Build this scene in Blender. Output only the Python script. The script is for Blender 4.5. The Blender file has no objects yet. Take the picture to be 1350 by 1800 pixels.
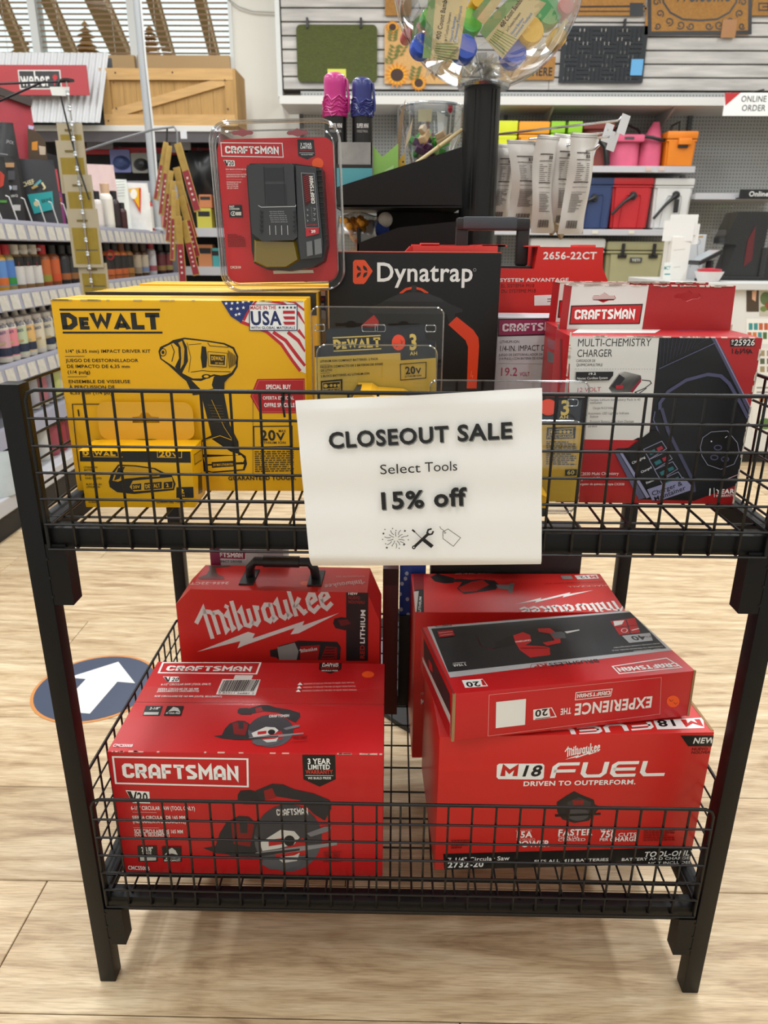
import bpy, bmesh, math, random
from mathutils import Vector, Matrix, Euler
from mathutils.geometry import tessellate_polygon
random.seed(7)
sc = bpy.context.scene
COL = sc.collection
R = math.radians
# ------------------------------------------------------------------ camera
FPX, PITCH, YAW, ROLL = 1282.86, 19.808, 0.7926, 0.3681
CAM = Vector((-0.0148, 0.0, 1.1))
def cam_axes():
    p, y, r = R(PITCH), R(YAW), R(ROLL)
    f = Vector((-math.sin(y)*math.cos(p), math.cos(y)*math.cos(p), -math.sin(p)))
    rt = Vector((math.cos(y), math.sin(y), 0)); up = rt.cross(f)
    return (math.cos(r)*rt+math.sin(r)*up, -math.sin(r)*rt+math.cos(r)*up, f)
CR, CU, CF = cam_axes()
cd = bpy.data.cameras.new('camera'); cam = bpy.data.objects.new('camera', cd); COL.objects.link(cam)
cam.matrix_world = Matrix(((CR.x, CU.x, -CF.x, CAM.x), (CR.y, CU.y, -CF.y, CAM.y), (CR.z, CU.z, -CF.z, CAM.z), (0, 0, 0, 1)))
cd.sensor_fit = 'VERTICAL'; cd.sensor_height = 24.0; cd.lens = FPX/1800*24.0
cd.clip_start = 0.02; cd.clip_end = 200
cd.dof.use_dof = True; cd.dof.focus_distance = 1.0; cd.dof.aperture_fstop = 6.3
sc.camera = cam
# ------------------------------------------------------------------ world, lights, exposure
sc.view_settings.view_transform = 'Standard'; sc.view_settings.look = 'None'
sc.view_settings.gamma = 1.0; sc.view_settings.use_curve_mapping = False
sc.view_settings.exposure = 0.20
wd = bpy.data.worlds.new('store_daylight'); sc.world = wd; wd.use_nodes = True
bgn = wd.node_tree.nodes['Background']; bgn.inputs[0].default_value = (0.93, 0.98, 1.0, 1); bgn.inputs[1].default_value = 1.35
LP = 1.0
def area(name, loc, sx, sy, power, rot=(0, 0, 0), col=(.96, .98, 1.0)):
    l = bpy.data.lights.new(name, 'AREA'); l.shape = 'RECTANGLE'; l.size = sx; l.size_y = sy; l.energy = power; l.color = col
    o = bpy.data.objects.new(name, l); COL.objects.link(o); o.location = loc; o.rotation_euler = rot; return o
for lx in (-3.4, -1.2, 1.0, 3.2):
    for ly, pw in ((-3.0, 9), (-0.6, 25), (1.9, 45), (4.6, 43)):
        area('ceiling_strip_light', (lx, ly, 3.72), 0.3, 2.0, pw*LP)

def ray(u, v): return CF + CR*((u-675)/FPX) + CU*((900-v)/FPX)
def at(u, v, y=None, x=None, z=None):
    d = ray(u, v)
    t = (y-CAM.y)/d.y if y is not None else (x-CAM.x)/d.x if x is not None else (z-CAM.z)/d.z
    return CAM + d*t
# ------------------------------------------------------------------ materials
def lin(h):
    if isinstance(h, (tuple, list)): return tuple(h[:3])+(1,)
    h = h.lstrip('#'); o = []
    for i in (0, 2, 4):
        c = int(h[i:i+2], 16)/255; o.append(c/12.92 if c <= .04045 else ((c+.055)/1.055)**2.4)
    return tuple(o)+(1,)
_M = {}
def mat(key, col='808080', rough=.5, metal=0, spec=.5, var=0, scale=20, bump=0, bscale=150, stretch=None, emit=None, est=1, coat=0):
    if key in _M: return _M[key]
    m = bpy.data.materials.new(key); m.use_nodes = True; nt = m.node_tree; b = nt.nodes['Principled BSDF']
    b.inputs['Base Color'].default_value = lin(col); b.inputs['Roughness'].default_value = rough; b.inputs['Metallic'].default_value = metal
    b.inputs['Specular IOR Level'].default_value = spec; b.inputs['Coat Weight'].default_value = coat
    if emit: b.inputs['Emission Color'].default_value = lin(emit); b.inputs['Emission Strength'].default_value = est
    if var or bump:
        tc = nt.nodes.new('ShaderNodeTexCoord'); mp = nt.nodes.new('ShaderNodeMapping'); nt.links.new(tc.outputs['Object'], mp.inputs[0])
        if stretch: mp.inputs['Scale'].default_value = stretch
    if var:
        n = nt.nodes.new('ShaderNodeTexNoise'); n.inputs['Scale'].default_value = scale; n.inputs['Detail'].default_value = 5
        nt.links.new(mp.outputs[0], n.inputs['Vector'])
        cr = nt.nodes.new('ShaderNodeValToRGB'); c = lin(col)
        cr.color_ramp.elements[0].position = .3; cr.color_ramp.elements[1].position = .7
        cr.color_ramp.elements[0].color = tuple(max(0, x*(1-var)) for x in c[:3])+(1,)
        cr.color_ramp.elements[1].color = tuple(min(1, x*(1+var*.8)) for x in c[:3])+(1,)
        nt.links.new(n.outputs[0], cr.inputs[0]); nt.links.new(cr.outputs[0], b.inputs['Base Color'])
    if bump:
        n2 = nt.nodes.new('ShaderNodeTexNoise'); n2.inputs['Scale'].default_value = bscale; n2.inputs['Detail'].default_value = 3
        nt.links.new(mp.outputs[0], n2.inputs['Vector'])
        bp = nt.nodes.new('ShaderNodeBump'); bp.inputs['Strength'].default_value = bump; bp.inputs['Distance'].default_value = .002
        nt.links.new(n2.outputs[0], bp.inputs['Height']); nt.links.new(bp.outputs[0], b.inputs['Normal'])
    _M[key] = m; return m
def ink(col, rough=.38): return mat('ink_%s_%d' % (col, rough*100), col, rough, spec=.4)
def clear(key, tint='ffffff', refl=.10, rough=.03):
    """thin clear plastic: mostly see-through film with a mirror-like surface at grazing angles"""
    if key in _M: return _M[key]
    m = bpy.data.materials.new(key); m.use_nodes = True; nt = m.node_tree; nt.nodes.clear()
    o = nt.nodes.new('ShaderNodeOutputMaterial'); mx = nt.nodes.new('ShaderNodeMixShader')
    t = nt.nodes.new('ShaderNodeBsdfTransparent'); g = nt.nodes.new('ShaderNodeBsdfGlossy'); lw = nt.nodes.new('ShaderNodeLayerWeight')
    t.inputs[0].default_value = lin(tint); g.inputs['Roughness'].default_value = rough; lw.inputs['Blend'].default_value = .35
    mr = nt.nodes.new('ShaderNodeMapRange'); mr.inputs['To Min'].default_value = refl*.45; mr.inputs['To Max'].default_value = min(1, refl*5)
    nt.links.new(lw.outputs['Facing'], mr.inputs['Value']); nt.links.new(mr.outputs[0], mx.inputs[0])
    nt.links.new(t.outputs[0], mx.inputs[1]); nt.links.new(g.outputs[0], mx.inputs[2]); nt.links.new(mx.outputs[0], o.inputs[0])
    _M[key] = m; return m
# ------------------------------------------------------------------ mesh builder
class MB:
    def __init__(s): s.v = []; s.f = []; s.m = []
    def add(s, vs, fs, m=0):
        o = len(s.v); s.v += [tuple(p) for p in vs]; s.f += [tuple(i+o for i in f) for f in fs]; s.m += [m]*len(fs); return s
    def box(s, x0, x1, y0, y1, z0, z1, m=0, M=None):
        vs = [Vector((x, y, z)) for z in (z0, z1) for y in (y0, y1) for x in (x0, x1)]
        if M: vs = [M @ p for p in vs]
        return s.add(vs, [(0, 2, 3, 1), (4, 5, 7, 6), (0, 1, 5, 4), (2, 6, 7, 3), (0, 4, 6, 2), (1, 3, 7, 5)], m)
    def bbox(s, x0, x1, y0, y1, z0, z1, bev=.002, seg=2, m=0, M=None):
        bm = bmesh.new(); bmesh.ops.create_cube(bm, size=1)
        for v in bm.verts: v.co = Vector((x0+(v.co.x+.5)*(x1-x0), y0+(v.co.y+.5)*(y1-y0), z0+(v.co.z+.5)*(z1-z0)))
        bmesh.ops.bevel(bm, geom=bm.edges[:], offset=bev, segments=seg, affect='EDGES', profile=.6)
        bm.verts.index_update()
        vs = [(M @ v.co if M else v.co.copy()) for v in bm.verts]; fs = [[v.index for v in f.verts] for f in bm.faces]; bm.free()
        return s.add(vs, fs, m)
    def tube(s, pts, r, n=6, m=0, closed=False, caps=True):
        pts = [Vector(p) for p in pts]; N = len(pts); rings = []
        rr = r if isinstance(r, (list, tuple)) else [r]*N
        prev = None
        for i, p in enumerate(pts):
            a = pts[i-1] if (i > 0 or closed) else p; b = pts[(i+1) % N] if (i < N-1 or closed) else p
            d = (b-a); d = d.normalized() if d.length > 1e-9 else Vector((0, 0, 1))
            if prev is None:
                q = Vector((0, 0, 1)) if abs(d.z) < .9 else Vector((1, 0, 0)); e = d.cross(q).normalized()
            else:
                e = prev - d*prev.dot(d); e = e.normalized() if e.length > 1e-9 else d.orthogonal().normalized()
            prev = e; g = d.cross(e)
            rings.append([p + (e*math.cos(2*math.pi*k/n)+g*math.sin(2*math.pi*k/n))*rr[i] for k in range(n)])
        vs = [q for ring in rings for q in ring]; fs = []
        L = N if closed else N-1
        for i in range(L):
            for k in range(n):
                j = (i+1) % N
                fs.append((i*n+k, i*n+(k+1) % n, j*n+(k+1) % n, j*n+k))
        if caps and not closed: fs += [tuple(range(n-1, -1, -1)), tuple((N-1)*n+k for k in range(n))]
        return s.add(vs, fs, m)
    def lathe(s, prof, n=20, c=(0, 0, 0), m=0, sx=1, sy=1, M=None):
        c = Vector(c); vs = []; fs = []
        for (r, z) in prof:
            for k in range(n):
                a = 2*math.pi*k/n; p = c+Vector((r*math.cos(a)*sx, r*math.sin(a)*sy, z)); vs.append(M @ p if M else p)
        for i in range(len(prof)-1):
            for k in range(n): fs.append((i*n+k, i*n+(k+1) % n, (i+1)*n+(k+1) % n, (i+1)*n+k))
        if prof[0][0] > 1e-6: fs.append(tuple(range(n-1, -1, -1)))
        if prof[-1][0] > 1e-6: fs.append(tuple((len(prof)-1)*n+k for k in range(n)))
        return s.add(vs, fs, m)
    def prism(s, poly, lo, hi, ax='y', m=0, M=None):
        """2D polygon extruded along an axis: ax y -> (x,z), ax z -> (x,y), ax x -> (y,z)"""
        def P(a, b, h): return Vector((a, h, b)) if ax == 'y' else Vector((a, b, h)) if ax == 'z' else Vector((h, a, b))
        n = len(poly); vs = [P(a, b, lo) for a, b in poly]+[P(a, b, hi) for a, b in poly]
        if M: vs = [M @ p for p in vs]
        tri = tessellate_polygon([[Vector((a, b, 0)) for a, b in poly]])
        fs = [tuple(t) for t in tri]+[tuple(i+n for i in reversed(t)) for t in tri]
        fs += [(i, (i+1) % n, (i+1) % n+n, i+n) for i in range(n)]
        return s.add(vs, fs, m)
    def sheet(s, P, nu, nv, m=0):
        """P(a,b) -> point, a,b in 0..1"""
        vs = [P(i/nu, j/nv) for j in range(nv+1) for i in range(nu+1)]
        fs = [(j*(nu+1)+i, j*(nu+1)+i+1, (j+1)*(nu+1)+i+1, (j+1)*(nu+1)+i) for j in range(nv) for i in range(nu)]
        return s.add(vs, fs, m)
    def mesh(s, name, mats, smooth=None, fix=True):
        me = bpy.data.meshes.new(name); me.from_pydata(s.v, [], s.f)
        for mm in (mats if isinstance(mats, (list, tuple)) else [mats]): me.materials.append(mm)
        if any(s.m): me.polygons.foreach_set('material_index', s.m)
        if fix:
            bm = bmesh.new(); bm.from_mesh(me); bmesh.ops.recalc_face_normals(bm, faces=bm.faces); bm.to_mesh(me); bm.free()
        if smooth:
            me.polygons.foreach_set('use_smooth', [True]*len(me.polygons)); me.set_sharp_from_angle(angle=R(smooth))
        me.update(); return me
    def build(s, name, mats, parent=None, smooth=None, fix=True):
        return link(name, s.mesh(name, mats, smooth, fix), parent)
def link(name, me, parent=None):
    o = bpy.data.objects.new(name, me); COL.objects.link(o)
    if parent: o.parent = parent
    return o
def tag(o, label, cat, group=None, kind=None):
    if label: o['label'] = label
    if cat: o['category'] = cat
    if group: o['group'] = group
    if kind: o['kind'] = kind
    return o
def thing(name, label, cat, loc=(0, 0, 0), rot=(0, 0, 0), group=None, kind=None):
    o = bpy.data.objects.new(name, None); COL.objects.link(o); o.empty_display_size = .05
    o.location = loc; o.rotation_euler = rot
    o['_M'] = 0; del o['_M']
    return tag(o, label, cat, group, kind)
def mtx(o): return Matrix.Translation(o.location) @ o.rotation_euler.to_matrix().to_4x4()
def copy_tree(o, parent=None):
    kids = [c for c in KIDS(o)]
    c = o.copy(); COL.objects.link(c); c.parent = parent
    for k in kids: copy_tree(k, c)
    return c
def KIDS(o): return [x for x in bpy.data.objects if x.parent == o]
# ------------------------------------------------------------------ lettering
CHARS = sorted(set("ABCDEFGHIJKLMNOPQRSTUVWXYZabcdefghijklmnopqrstuvwxyz0123456789.,-/()%*&'\":®™ÀÉÍÚéíÑ+#"))
WTS = {'r': 0.0, 'b': 0.016, 'x': 0.03}
GL = {}
def make_glyphs():
    tmp = []
    def t(body, off):
        c = bpy.data.curves.new('t', 'FONT'); c.body = body; c.resolution_u = 3; c.offset = off; c.fill_mode = 'FRONT'
        o = bpy.data.objects.new('t', c); COL.objects.link(o); tmp.append(o); return o
    hh = t('HH', 0); H = t('H', 0)
    rec = []
    for c in CHARS:
        a = t('H'+c+'H', 0)
        for w, off in WTS.items(): rec.append((c, w, a, t(c, off)))
    bpy.context.view_layer.update(); dg = bpy.context.evaluated_depsgraph_get()
    def wid(o): me = o.evaluated_get(dg).to_mesh(); xs = [v.co.x for v in me.vertices]; return max(xs)-min(xs) if xs else 0
    w0 = wid(hh); me = H.evaluated_get(dg).to_mesh(); cap = max(v.co.y for v in me.vertices)
    adv = {}
    for c, w, a, o in rec:
        if c not in adv: adv[c] = wid(a)-w0
        me = o.evaluated_get(dg).to_mesh()
        GL[c, w] = ([(v.co.x/cap, v.co.y/cap) for v in me.vertices], [tuple(p.vertices) for p in me.polygons], (adv[c]+2*WTS[w]*.8)/cap)
    for o in tmp:
        c = o.data; bpy.data.objects.remove(o); bpy.data.curves.remove(c)
make_glyphs()
def ribbon(pts, w, closed=False):
    """thick mitred polyline -> list of quads (2D)"""
    n = len(pts); out = []; off = []
    for i in range(n):
        p = Vector(pts[i]); a = Vector(pts[i-1]) if (i > 0 or closed) else None; b = Vector(pts[(i+1) % n]) if (i < n-1 or closed) else None
        d1 = (p-a).normalized() if a is not None and (p-a).length > 1e-9 else None; d2 = (b-p).normalized() if b is not None and (b-p).length > 1e-9 else None
        d1 = d1 or d2; d2 = d2 or d1
        if d1 is None: return []
        n1 = Vector((-d1.y, d1.x)); n2 = Vector((-d2.y, d2.x)); m = n1+n2
        if m.length < 1e-6: m = n1
        m.normalize(); k = 1/max(.4, m.dot(n1)); off.append(m*k*w/2)
    L = n if closed else n-1
    for i in range(L):
        j = (i+1) % n; p, q = Vector(pts[i]), Vector(pts[j])
        out.append([tuple(p+off[i]), tuple(q+off[j]), tuple(q-off[j]), tuple(p-off[i])])
    return out
# chamfered block capitals (unit height), each a list of stroke centre lines and an advance
BLK = {
 'C': ([[(.57, .66), (.57, .80), (.47, .89), (.22, .89), (.11, .78), (.11, .22), (.22, .11), (.47, .11), (.57, .20), (.57, .34)]], .68),
 'R': ([[(.11, 0), (.11, .89), (.46, .89), (.56, .79), (.56, .56), (.46, .46), (.12, .46)], [(.36, .46), (.58, 0)]], .69),
 'A': ([[(.11, 0), (.11, .70), (.28, .89), (.42, .89), (.59, .70), (.59, 0)], [(.11, .32), (.59, .32)]], .70),
 'F': ([[(.11, 0), (.11, .89), (.6, .89)], [(.11, .47), (.52, .47)]], .63),
 'T': ([[(0, .89), (.62, .89)], [(.31, .89), (.31, 0)]], .62),
 'S': ([[(.6, .89), (.24, .89), (.12, .78), (.12, .68), (.54, .34), (.54, .22), (.43, .11), (.05, .11)]], .66),
 'M': ([[(.11, 0), (.11, .90), (.41, .42), (.71, .90), (.71, 0)]], .82),
 'N': ([[(.11, 0), (.11, .90), (.57, .10), (.57, 1)]], .68)}
# wide squared capitals
WID = {
 'F': ([[(.08, 0), (.08, .72), (.22, .91), (1.05, .91)], [(.08, .46), (.95, .46)]], 1.1),
 'U': ([[(.08, 1), (.08, .28), (.22, .09), (.8, .09), (.94, .28), (.94, 1)]], 1.1),
 'E': ([[(1.05, .91), (.22, .91), (.08, .76), (.08, .26), (.22, .09), (1.05, .09)], [(.08, .5), (.98, .5)]], 1.12),
 'L': ([[(.08, 1), (.08, .28), (.22, .09), (1.02, .09)]], 1.05)}
# very heavy plain capitals
HVY = {
 'D': ([[(.15, .0), (.15, .865), (.42, .865), (.66, .66), (.66, .34), (.42, .135), (.02, .135)]], .82),
 'E': ([[(.64, .865), (.15, .865), (.15, .135), (.64, .135)], [(.15, .5), (.58, .5)]], .68),
 'W': ([[(.10, 1), (.32, .10), (.54, .86), (.76, .10), (.98, 1)]], 1.06),
 'A': ([[(.08, 0), (.40, .90), (.72, 0)], [(.20, .24), (.60, .24)]], .80),
 'L': ([[(.15, 1), (.15, .135), (.64, .135)]], .66),
 'T': ([[(0, .865), (.70, .865)], [(.35, .865), (.35, 0)]], .70)}
# angular script (unit ascender), drawn with a broad stroke
SCR = {
 'M': ([[(-.32, .52), (.02, .86), (.10, .95), (.10, -.12)], [(.10, .86), (.30, .80), (.38, .72), (.38, -.02)], [(.38, .74), (.60, .74), (.68, .62), (.68, .04), (.80, .12)]], .86),
 'i': ([[(-.06, .52), (.08, .64), (.08, .06), (.20, .12)], [(.06, .80), (.14, .90)]], .26),
 'l': ([[(.08, 1.0), (.08, .06), (.20, .12)]], .26),
 'w': ([[(-.04, .54), (.08, .64), (.08, .10), (.22, .03), (.34, .14), (.34, .62)], [(.34, .14), (.48, .03), (.60, .14), (.60, .60), (.74, .56)]], .80),
 'a': ([[(.38, .58), (.20, .62), (.08, .50), (.08, .14), (.20, .03), (.36, .16)], [(.38, .64), (.38, .06), (.50, .12)]], .56),
 'u': ([[(-.04, .54), (.08, .64), (.08, .14), (.20, .03), (.36, .16)], [(.38, .64), (.38, .06), (.50, .12)]], .56),
 'k': ([[(.08, 1.0), (.08, .0)], [(.10, .30), (.36, .60)], [(.20, .38), (.38, .06), (.50, .12)]], .56),
 'e': ([[(.08, .30), (.36, .42), (.34, .58), (.20, .62), (.08, .48), (.08, .16), (.20, .03), (.44, .18)]], .48)}
def stroke_text(s, tab, w, track=0):
    polys = []; x = 0
    for ch in s:
        ls, a = tab[ch]
        for l in ls: polys += ribbon([(p[0]+x, p[1]) for p in l], w)
        x += a+track
    return polys, x-track
class Face:
    """a flat printed side of a thing: world frame o, ex (right), ey (up), n (out); a pixel of the photo is traced to a point on it"""
    def __init__(s, root, o, ex, ey, wh=None):
        s.root = root; M = mtx(root); s.M = M; s.o = M @ Vector(o); Rm = M.to_3x3()
        s.ex = (Rm @ Vector(ex)).normalized(); s.ey = (Rm @ Vector(ey)).normalized(); s.n = s.ex.cross(s.ey); s.lo = Vector(o); s.lex = Vector(ex).normalized(); s.ley = Vector(ey).normalized(); s.ln = s.lex.cross(s.ley); s.wh = wh
    def px(s, u, v):
        d = ray(u, v); t = (s.o-CAM).dot(s.n)/d.dot(s.n); q = CAM+d*t-s.o
        return (q.dot(s.ex), q.dot(s.ey))
    def p3(s, a, b, h):
        if s.wh: a = min(max(a, .0004), s.wh[0]-.0004); b = min(max(b, .0004), s.wh[1]-.0004)
        return s.lo+s.lex*a+s.ley*b+s.ln*h
class Art:
    """printed artwork on a face; coordinates are photo pixels unless raw=True (metres on the face)"""
    def __init__(s, face, name, raw=False, z=None, base=.00025, parent=None):
        s.F = face; s.name = name; s.raw = raw; s.mb = MB(); s.mats = []; s.h = base; s.z = z; s.parent = parent
    def L(s, p):
        if s.raw: return tuple(p)
        if s.z: p = (s.z[0]+p[0]/s.z[2], s.z[1]+p[1]/s.z[2])
        return s.F.px(*p)
    def mi(s, col):
        m = ink(col) if isinstance(col, str) else col
        if m not in s.mats: s.mats.append(m)
        return s.mats.index(m)
    def _poly(s, pts, mi):
        try: tri = tessellate_polygon([[Vector((a, b, 0)) for a, b in pts]])
        except Exception: return
        vs = [s.F.p3(a, b, s.h) for a, b in pts]; fs = []
        for t in tri:
            a, b, c = (Vector(pts[i]) for i in t)
            cr = (b.x-a.x)*(c.y-a.y)-(b.y-a.y)*(c.x-a.x)
            if abs(cr) < 1e-12: continue
            fs.append(tuple(t) if cr > 0 else tuple(reversed(t)))
        s.mb.add(vs, fs, mi)
    def up(s, k=1): s.h += .00006*k; return s
    def poly(s, pts, col): s.up(); s._poly([s.L(p) for p in pts], s.mi(col)); return s
    def polys(s, lst, col):
        s.up()
        for pts in lst: s._poly([s.L(p) for p in pts], s.mi(col))
        return s
    def rect(s, u0, v0, u1, v1, col): return s.poly([(u0, v0), (u1, v0), (u1, v1), (u0, v1)], col)
    def ell(s, c, rx, ry, col, n=24):
        return s.poly([(c[0]+rx*math.cos(2*math.pi*k/n), c[1]+ry*math.sin(2*math.pi*k/n)) for k in range(n)], col)
    def ring(s, c, rx, ry, w, col, n=28):
        return s.line([(c[0]+rx*math.cos(2*math.pi*k/n), c[1]+ry*math.sin(2*math.pi*k/n)) for k in range(n)], w, col, True)
    def scale(s, p):
        a = Vector(s.L(p)); b = Vector(s.L((p[0]+1, p[1]))); c = Vector(s.L((p[0], p[1]+1))); return ((b-a).length*(c-a).length)**.5
    def line(s, pts, w, col, closed=False):
        s.up(); k = s.scale(pts[0]); mi = s.mi(col)
        for q in ribbon([s.L(p) for p in pts], w*k, closed): s._poly(q, mi)
        return s
    def frame(s, pts, w, col): return s.line(pts, w, col, True)
    def _place(s, polys2, wid, p0, p1, cap, italic, col, fit=True):
        a = Vector(s.L(p0)); b = Vector(s.L(p1)); d = b-a; W = d.length; d.normalize(); up = Vector((-d.y, d.x))
        if s.raw: h = cap
        else:
            j1 = Vector(s.L((p0[0]+1, p0[1])))-a; j2 = Vector(s.L((p0[0], p0[1]+1)))-a; det = j1.x*j2.y-j2.x*j1.y
            h = abs(cap)/math.hypot((up.x*j2.y-j2.x*up.y)/det, (j1.x*up.y-up.x*j1.y)/det)
        kx = W/wid if fit else h; mi = s.mi(col); s.up()
        for vs, fs in polys2:
            P = [a+d*((x+y*italic*h/kx)*kx)+up*(y*h) for x, y in vs]
            s.mb.add([s.F.p3(q.x, q.y, s.h) for q in P], fs, mi)
        return s
    def text(s, st, p0, p1, cap, col='f0f0ee', wt='b', it=0):
        polys = []; x = 0
        for ch in st:
            if ch == ' ': x += .42; continue
            g = GL.get((ch, wt))
            if not g: continue
            polys.append(([(a+x, b) for a, b in g[0]], g[1])); x += g[2]
        return s._place(polys, max(x, .1), p0, p1, cap, it, col)
    def strokes(s, st, tab, w, p0, p1, cap, col, it=0, track=.08):
        q, wid = stroke_text(st, tab, w, track)
        return s._place([(p, [(0, 3, 2, 1)] if False else [(0, 1, 2, 3)]) for p in q], wid, p0, p1, cap, it, col)
    def done(s, label=None):
        if not s.mats: return None
        o = s.mb.build(s.name, s.mats, s.parent or s.F.root, fix=False)
        if label: o['label'] = label
        if s.name in SMALLPRINT: o['kind'] = 'stuff'
        return o
SMALLPRINT = {'product_text', 'card_text', 'lid_print', 'woven_openings', 'scrollwork', 'sunflower_print', 'white_print', 'box_text', 'sign_pictograms', 'dock_details', 'side_print', 'print', 'stripes'}
def craftsman(A, pts, col, bw=2.0, bg=None, frame=True, inset=.11):
    """framed block-letter wordmark; pts = TL,TR,BR,BL of the frame in photo pixels"""
    if bg: A.poly(pts, bg)
    if frame: A.frame(pts, bw, col)
    TL, TR, BR, BL = [Vector(p) for p in pts]
    def b(s, t): return (TL.lerp(TR, s)).lerp(BL.lerp(BR, s), t)
    p0, p1, q0 = b(inset*.55, .78), b(1-inset*.6, .78), b(inset*.55, .24)
    A.strokes('CRAFTSMAN', BLK, .23, tuple(p0), tuple(p1), p0.y-q0.y, col)
def bolt(A, p0, p1, th, col):
    """lightning stroke from p0 (left tip) to p1 (right tip)"""
    p0, p1 = Vector(p0), Vector(p1); d = p1-p0; n = Vector((-d.y, d.x)).normalized()*th
    def P(t, k): return tuple(p0+d*t+n*k)
    A.poly([P(0, 0), P(.40, -.55), P(.38, -.02), P(.75, -.62), P(.73, -.12), P(1, 0), P(.66, .55), P(.68, .08), P(.29, .62), P(.31, .2)], col)
def milwaukee(A, p0, p1, cap, col, it=.12, b0=None, b1=None, bt=10):
    A.strokes('Milwaukee', SCR, .15, p0, p1, cap, col, it=it, track=.0)
    if b0: bolt(A, b0, b1, bt, col)
def dewalt(A, p0, p1, cap, col, wt='x', bars=True, sh=1.0):
    """wordmark with large D, small E and bars above and below"""
    st = [('D', 1.0), ('E', .74), ('W', 1.0), ('A', 1.0), ('L', 1.0), ('T', 1.0)]; polys = []; x = 0
    for ch, k in st:
        q, a_ = stroke_text(ch, HVY, .27 if k == 1 else .30)
        for p in q: polys.append(([(min(max(a, -.02), a_+.04)*k+x, min(max(b, 0), 1)*k) for a, b in p], [(0, 1, 2, 3)]))
        x += (a_+.07)*k
    if bars:
        for y0, y1 in ((-.24, -.12), (1.12, 1.24)): polys.append(([(0, y0), (x, y0), (x, y1), (0, y1)], [(0, 1, 2, 3)]))
    A._place(polys, x, p0, p1, cap, 0, col)
def blurb(A, pts, n, col, seed=1, wpx=None):
    """rows of unreadably small print: short bars with word gaps; pts = TL,TR,BR,BL"""
    rnd = random.Random(seed); TL, TR, BR, BL = [Vector(p) for p in pts]; out = []
    for i in range(n):
        t0 = i/n; t1 = (i+.55)/n; s = 0; end = 1 if rnd.random() > .3 else rnd.uniform(.5, .95)
        while s < end:
            e = min(end, s+rnd.uniform(.05, .16))
            def b(a, t): return tuple(TL.lerp(TR, a).lerp(BL.lerp(BR, a), t))
            out.append([b(s, t0), b(e, t0), b(e, t1), b(s, t1)]); s = e+.025
    A.polys(out, col)
def plate(mb, outer, holes, lo, hi, ax='y', m=0):
    """flat plate with cut-out holes, extruded along an axis"""
    loops = [outer]+holes; flat = [p for l in loops for p in l]; n = len(flat)
    tri = tessellate_polygon([[Vector((a, b, 0)) for a, b in l] for l in loops])
    def P(a, b, h): return (a, h, b) if ax == 'y' else (a, b, h) if ax == 'z' else (h, a, b)
    vs = [P(a, b, lo) for a, b in flat]+[P(a, b, hi) for a, b in flat]; fs = [tuple(t) for t in tri]+[tuple(i+n for i in reversed(t)) for t in tri]; k = 0
    for l in loops:
        L = len(l); fs += [(k+i, k+(i+1) % L, k+(i+1) % L+n, k+i+n) for i in range(L)]; k += L
    return mb.add(vs, fs, m)
def rrect(x0, x1, y0, y1, r, n=5):
    out = []
    for cx, cy, a0 in ((x1-r, y1-r, 0), (x0+r, y1-r, 90), (x0+r, y0+r, 180), (x1-r, y0+r, 270)):
        out += [(cx+r*math.cos(R(a0+90*i/n)), cy+r*math.sin(R(a0+90*i/n))) for i in range(n+1)]
    return out
def hang_hole(cx, cy, w, h):
    return [(cx-w/2, cy-h*.1), (cx-w*.42, cy-h*.3), (cx-w*.22, cy-h*.32), (cx, cy-h*.55), (cx+w*.22, cy-h*.32), (cx+w*.42, cy-h*.3), (cx+w/2, cy-h*.1), (cx+w*.42, cy+h*.18), (cx+w*.18, cy+h*.2), (cx, cy+h*.5), (cx-w*.18, cy+h*.2), (cx-w*.42, cy+h*.18)]
def relief(face, pts, z, lo, hi, name, m, parent, taper=1.0, smooth=None, keep=0):
    """solid standing proud of a face: outline given in photo pixels, from height lo to hi, top scaled by taper"""
    A = Art(face, 'x', z=z); q = [A.L(p) for p in pts]; n = len(q); cx = sum(p[0] for p in q)/n; cy = sum(p[1] for p in q)/n
    tops = [(cx+(a-cx)*taper, cy+(b-cy)*taper) for a, b in q]; mb = MB()
    tri = tessellate_polygon([[Vector((a, b, 0)) for a, b in q]])
    vs = [face.p3(a, b, lo) for a, b in q]+[face.p3(a, b, hi) for a, b in tops]
    mb.add(vs, [tuple(t) for t in tri]+[tuple(i+n for i in t) for t in tri]+[(i, (i+1) % n, (i+1) % n+n, i+n) for i in range(n)])
    return mb.build(name, m, parent, smooth=smooth)
# ------------------------------------------------------------------ cartons
def carton(name, label, x, y, z, yaw, w, h, d, m, pitch=0, roll=0, group=None, bev=.0018, body='carton_body', cat='box'):
    r = thing(name, label, cat, (x, y, z), (0, 0, 0), group)
    r.rotation_euler = (Matrix.Rotation(R(yaw), 3, 'Z') @ Matrix.Rotation(R(pitch), 3, 'X') @ Matrix.Rotation(R(roll), 3, 'Y')).to_euler()
    if m: MB().bbox(0, w, 0, d, 0, h, bev).build(body, m, r, smooth=35)
    r_ = {'root': r, 'w': w, 'h': h, 'd': d}
    r_['F'] = Face(r, (0, 0, 0), (1, 0, 0), (0, 0, 1), (w, h)); r_['T'] = Face(r, (0, 0, h), (1, 0, 0), (0, 1, 0), (w, d))
    r_['L'] = Face(r, (0, d, 0), (0, -1, 0), (0, 0, 1), (d, h)); r_['R'] = Face(r, (w, 0, 0), (0, 1, 0), (0, 0, 1), (d, h)); return r_
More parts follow.
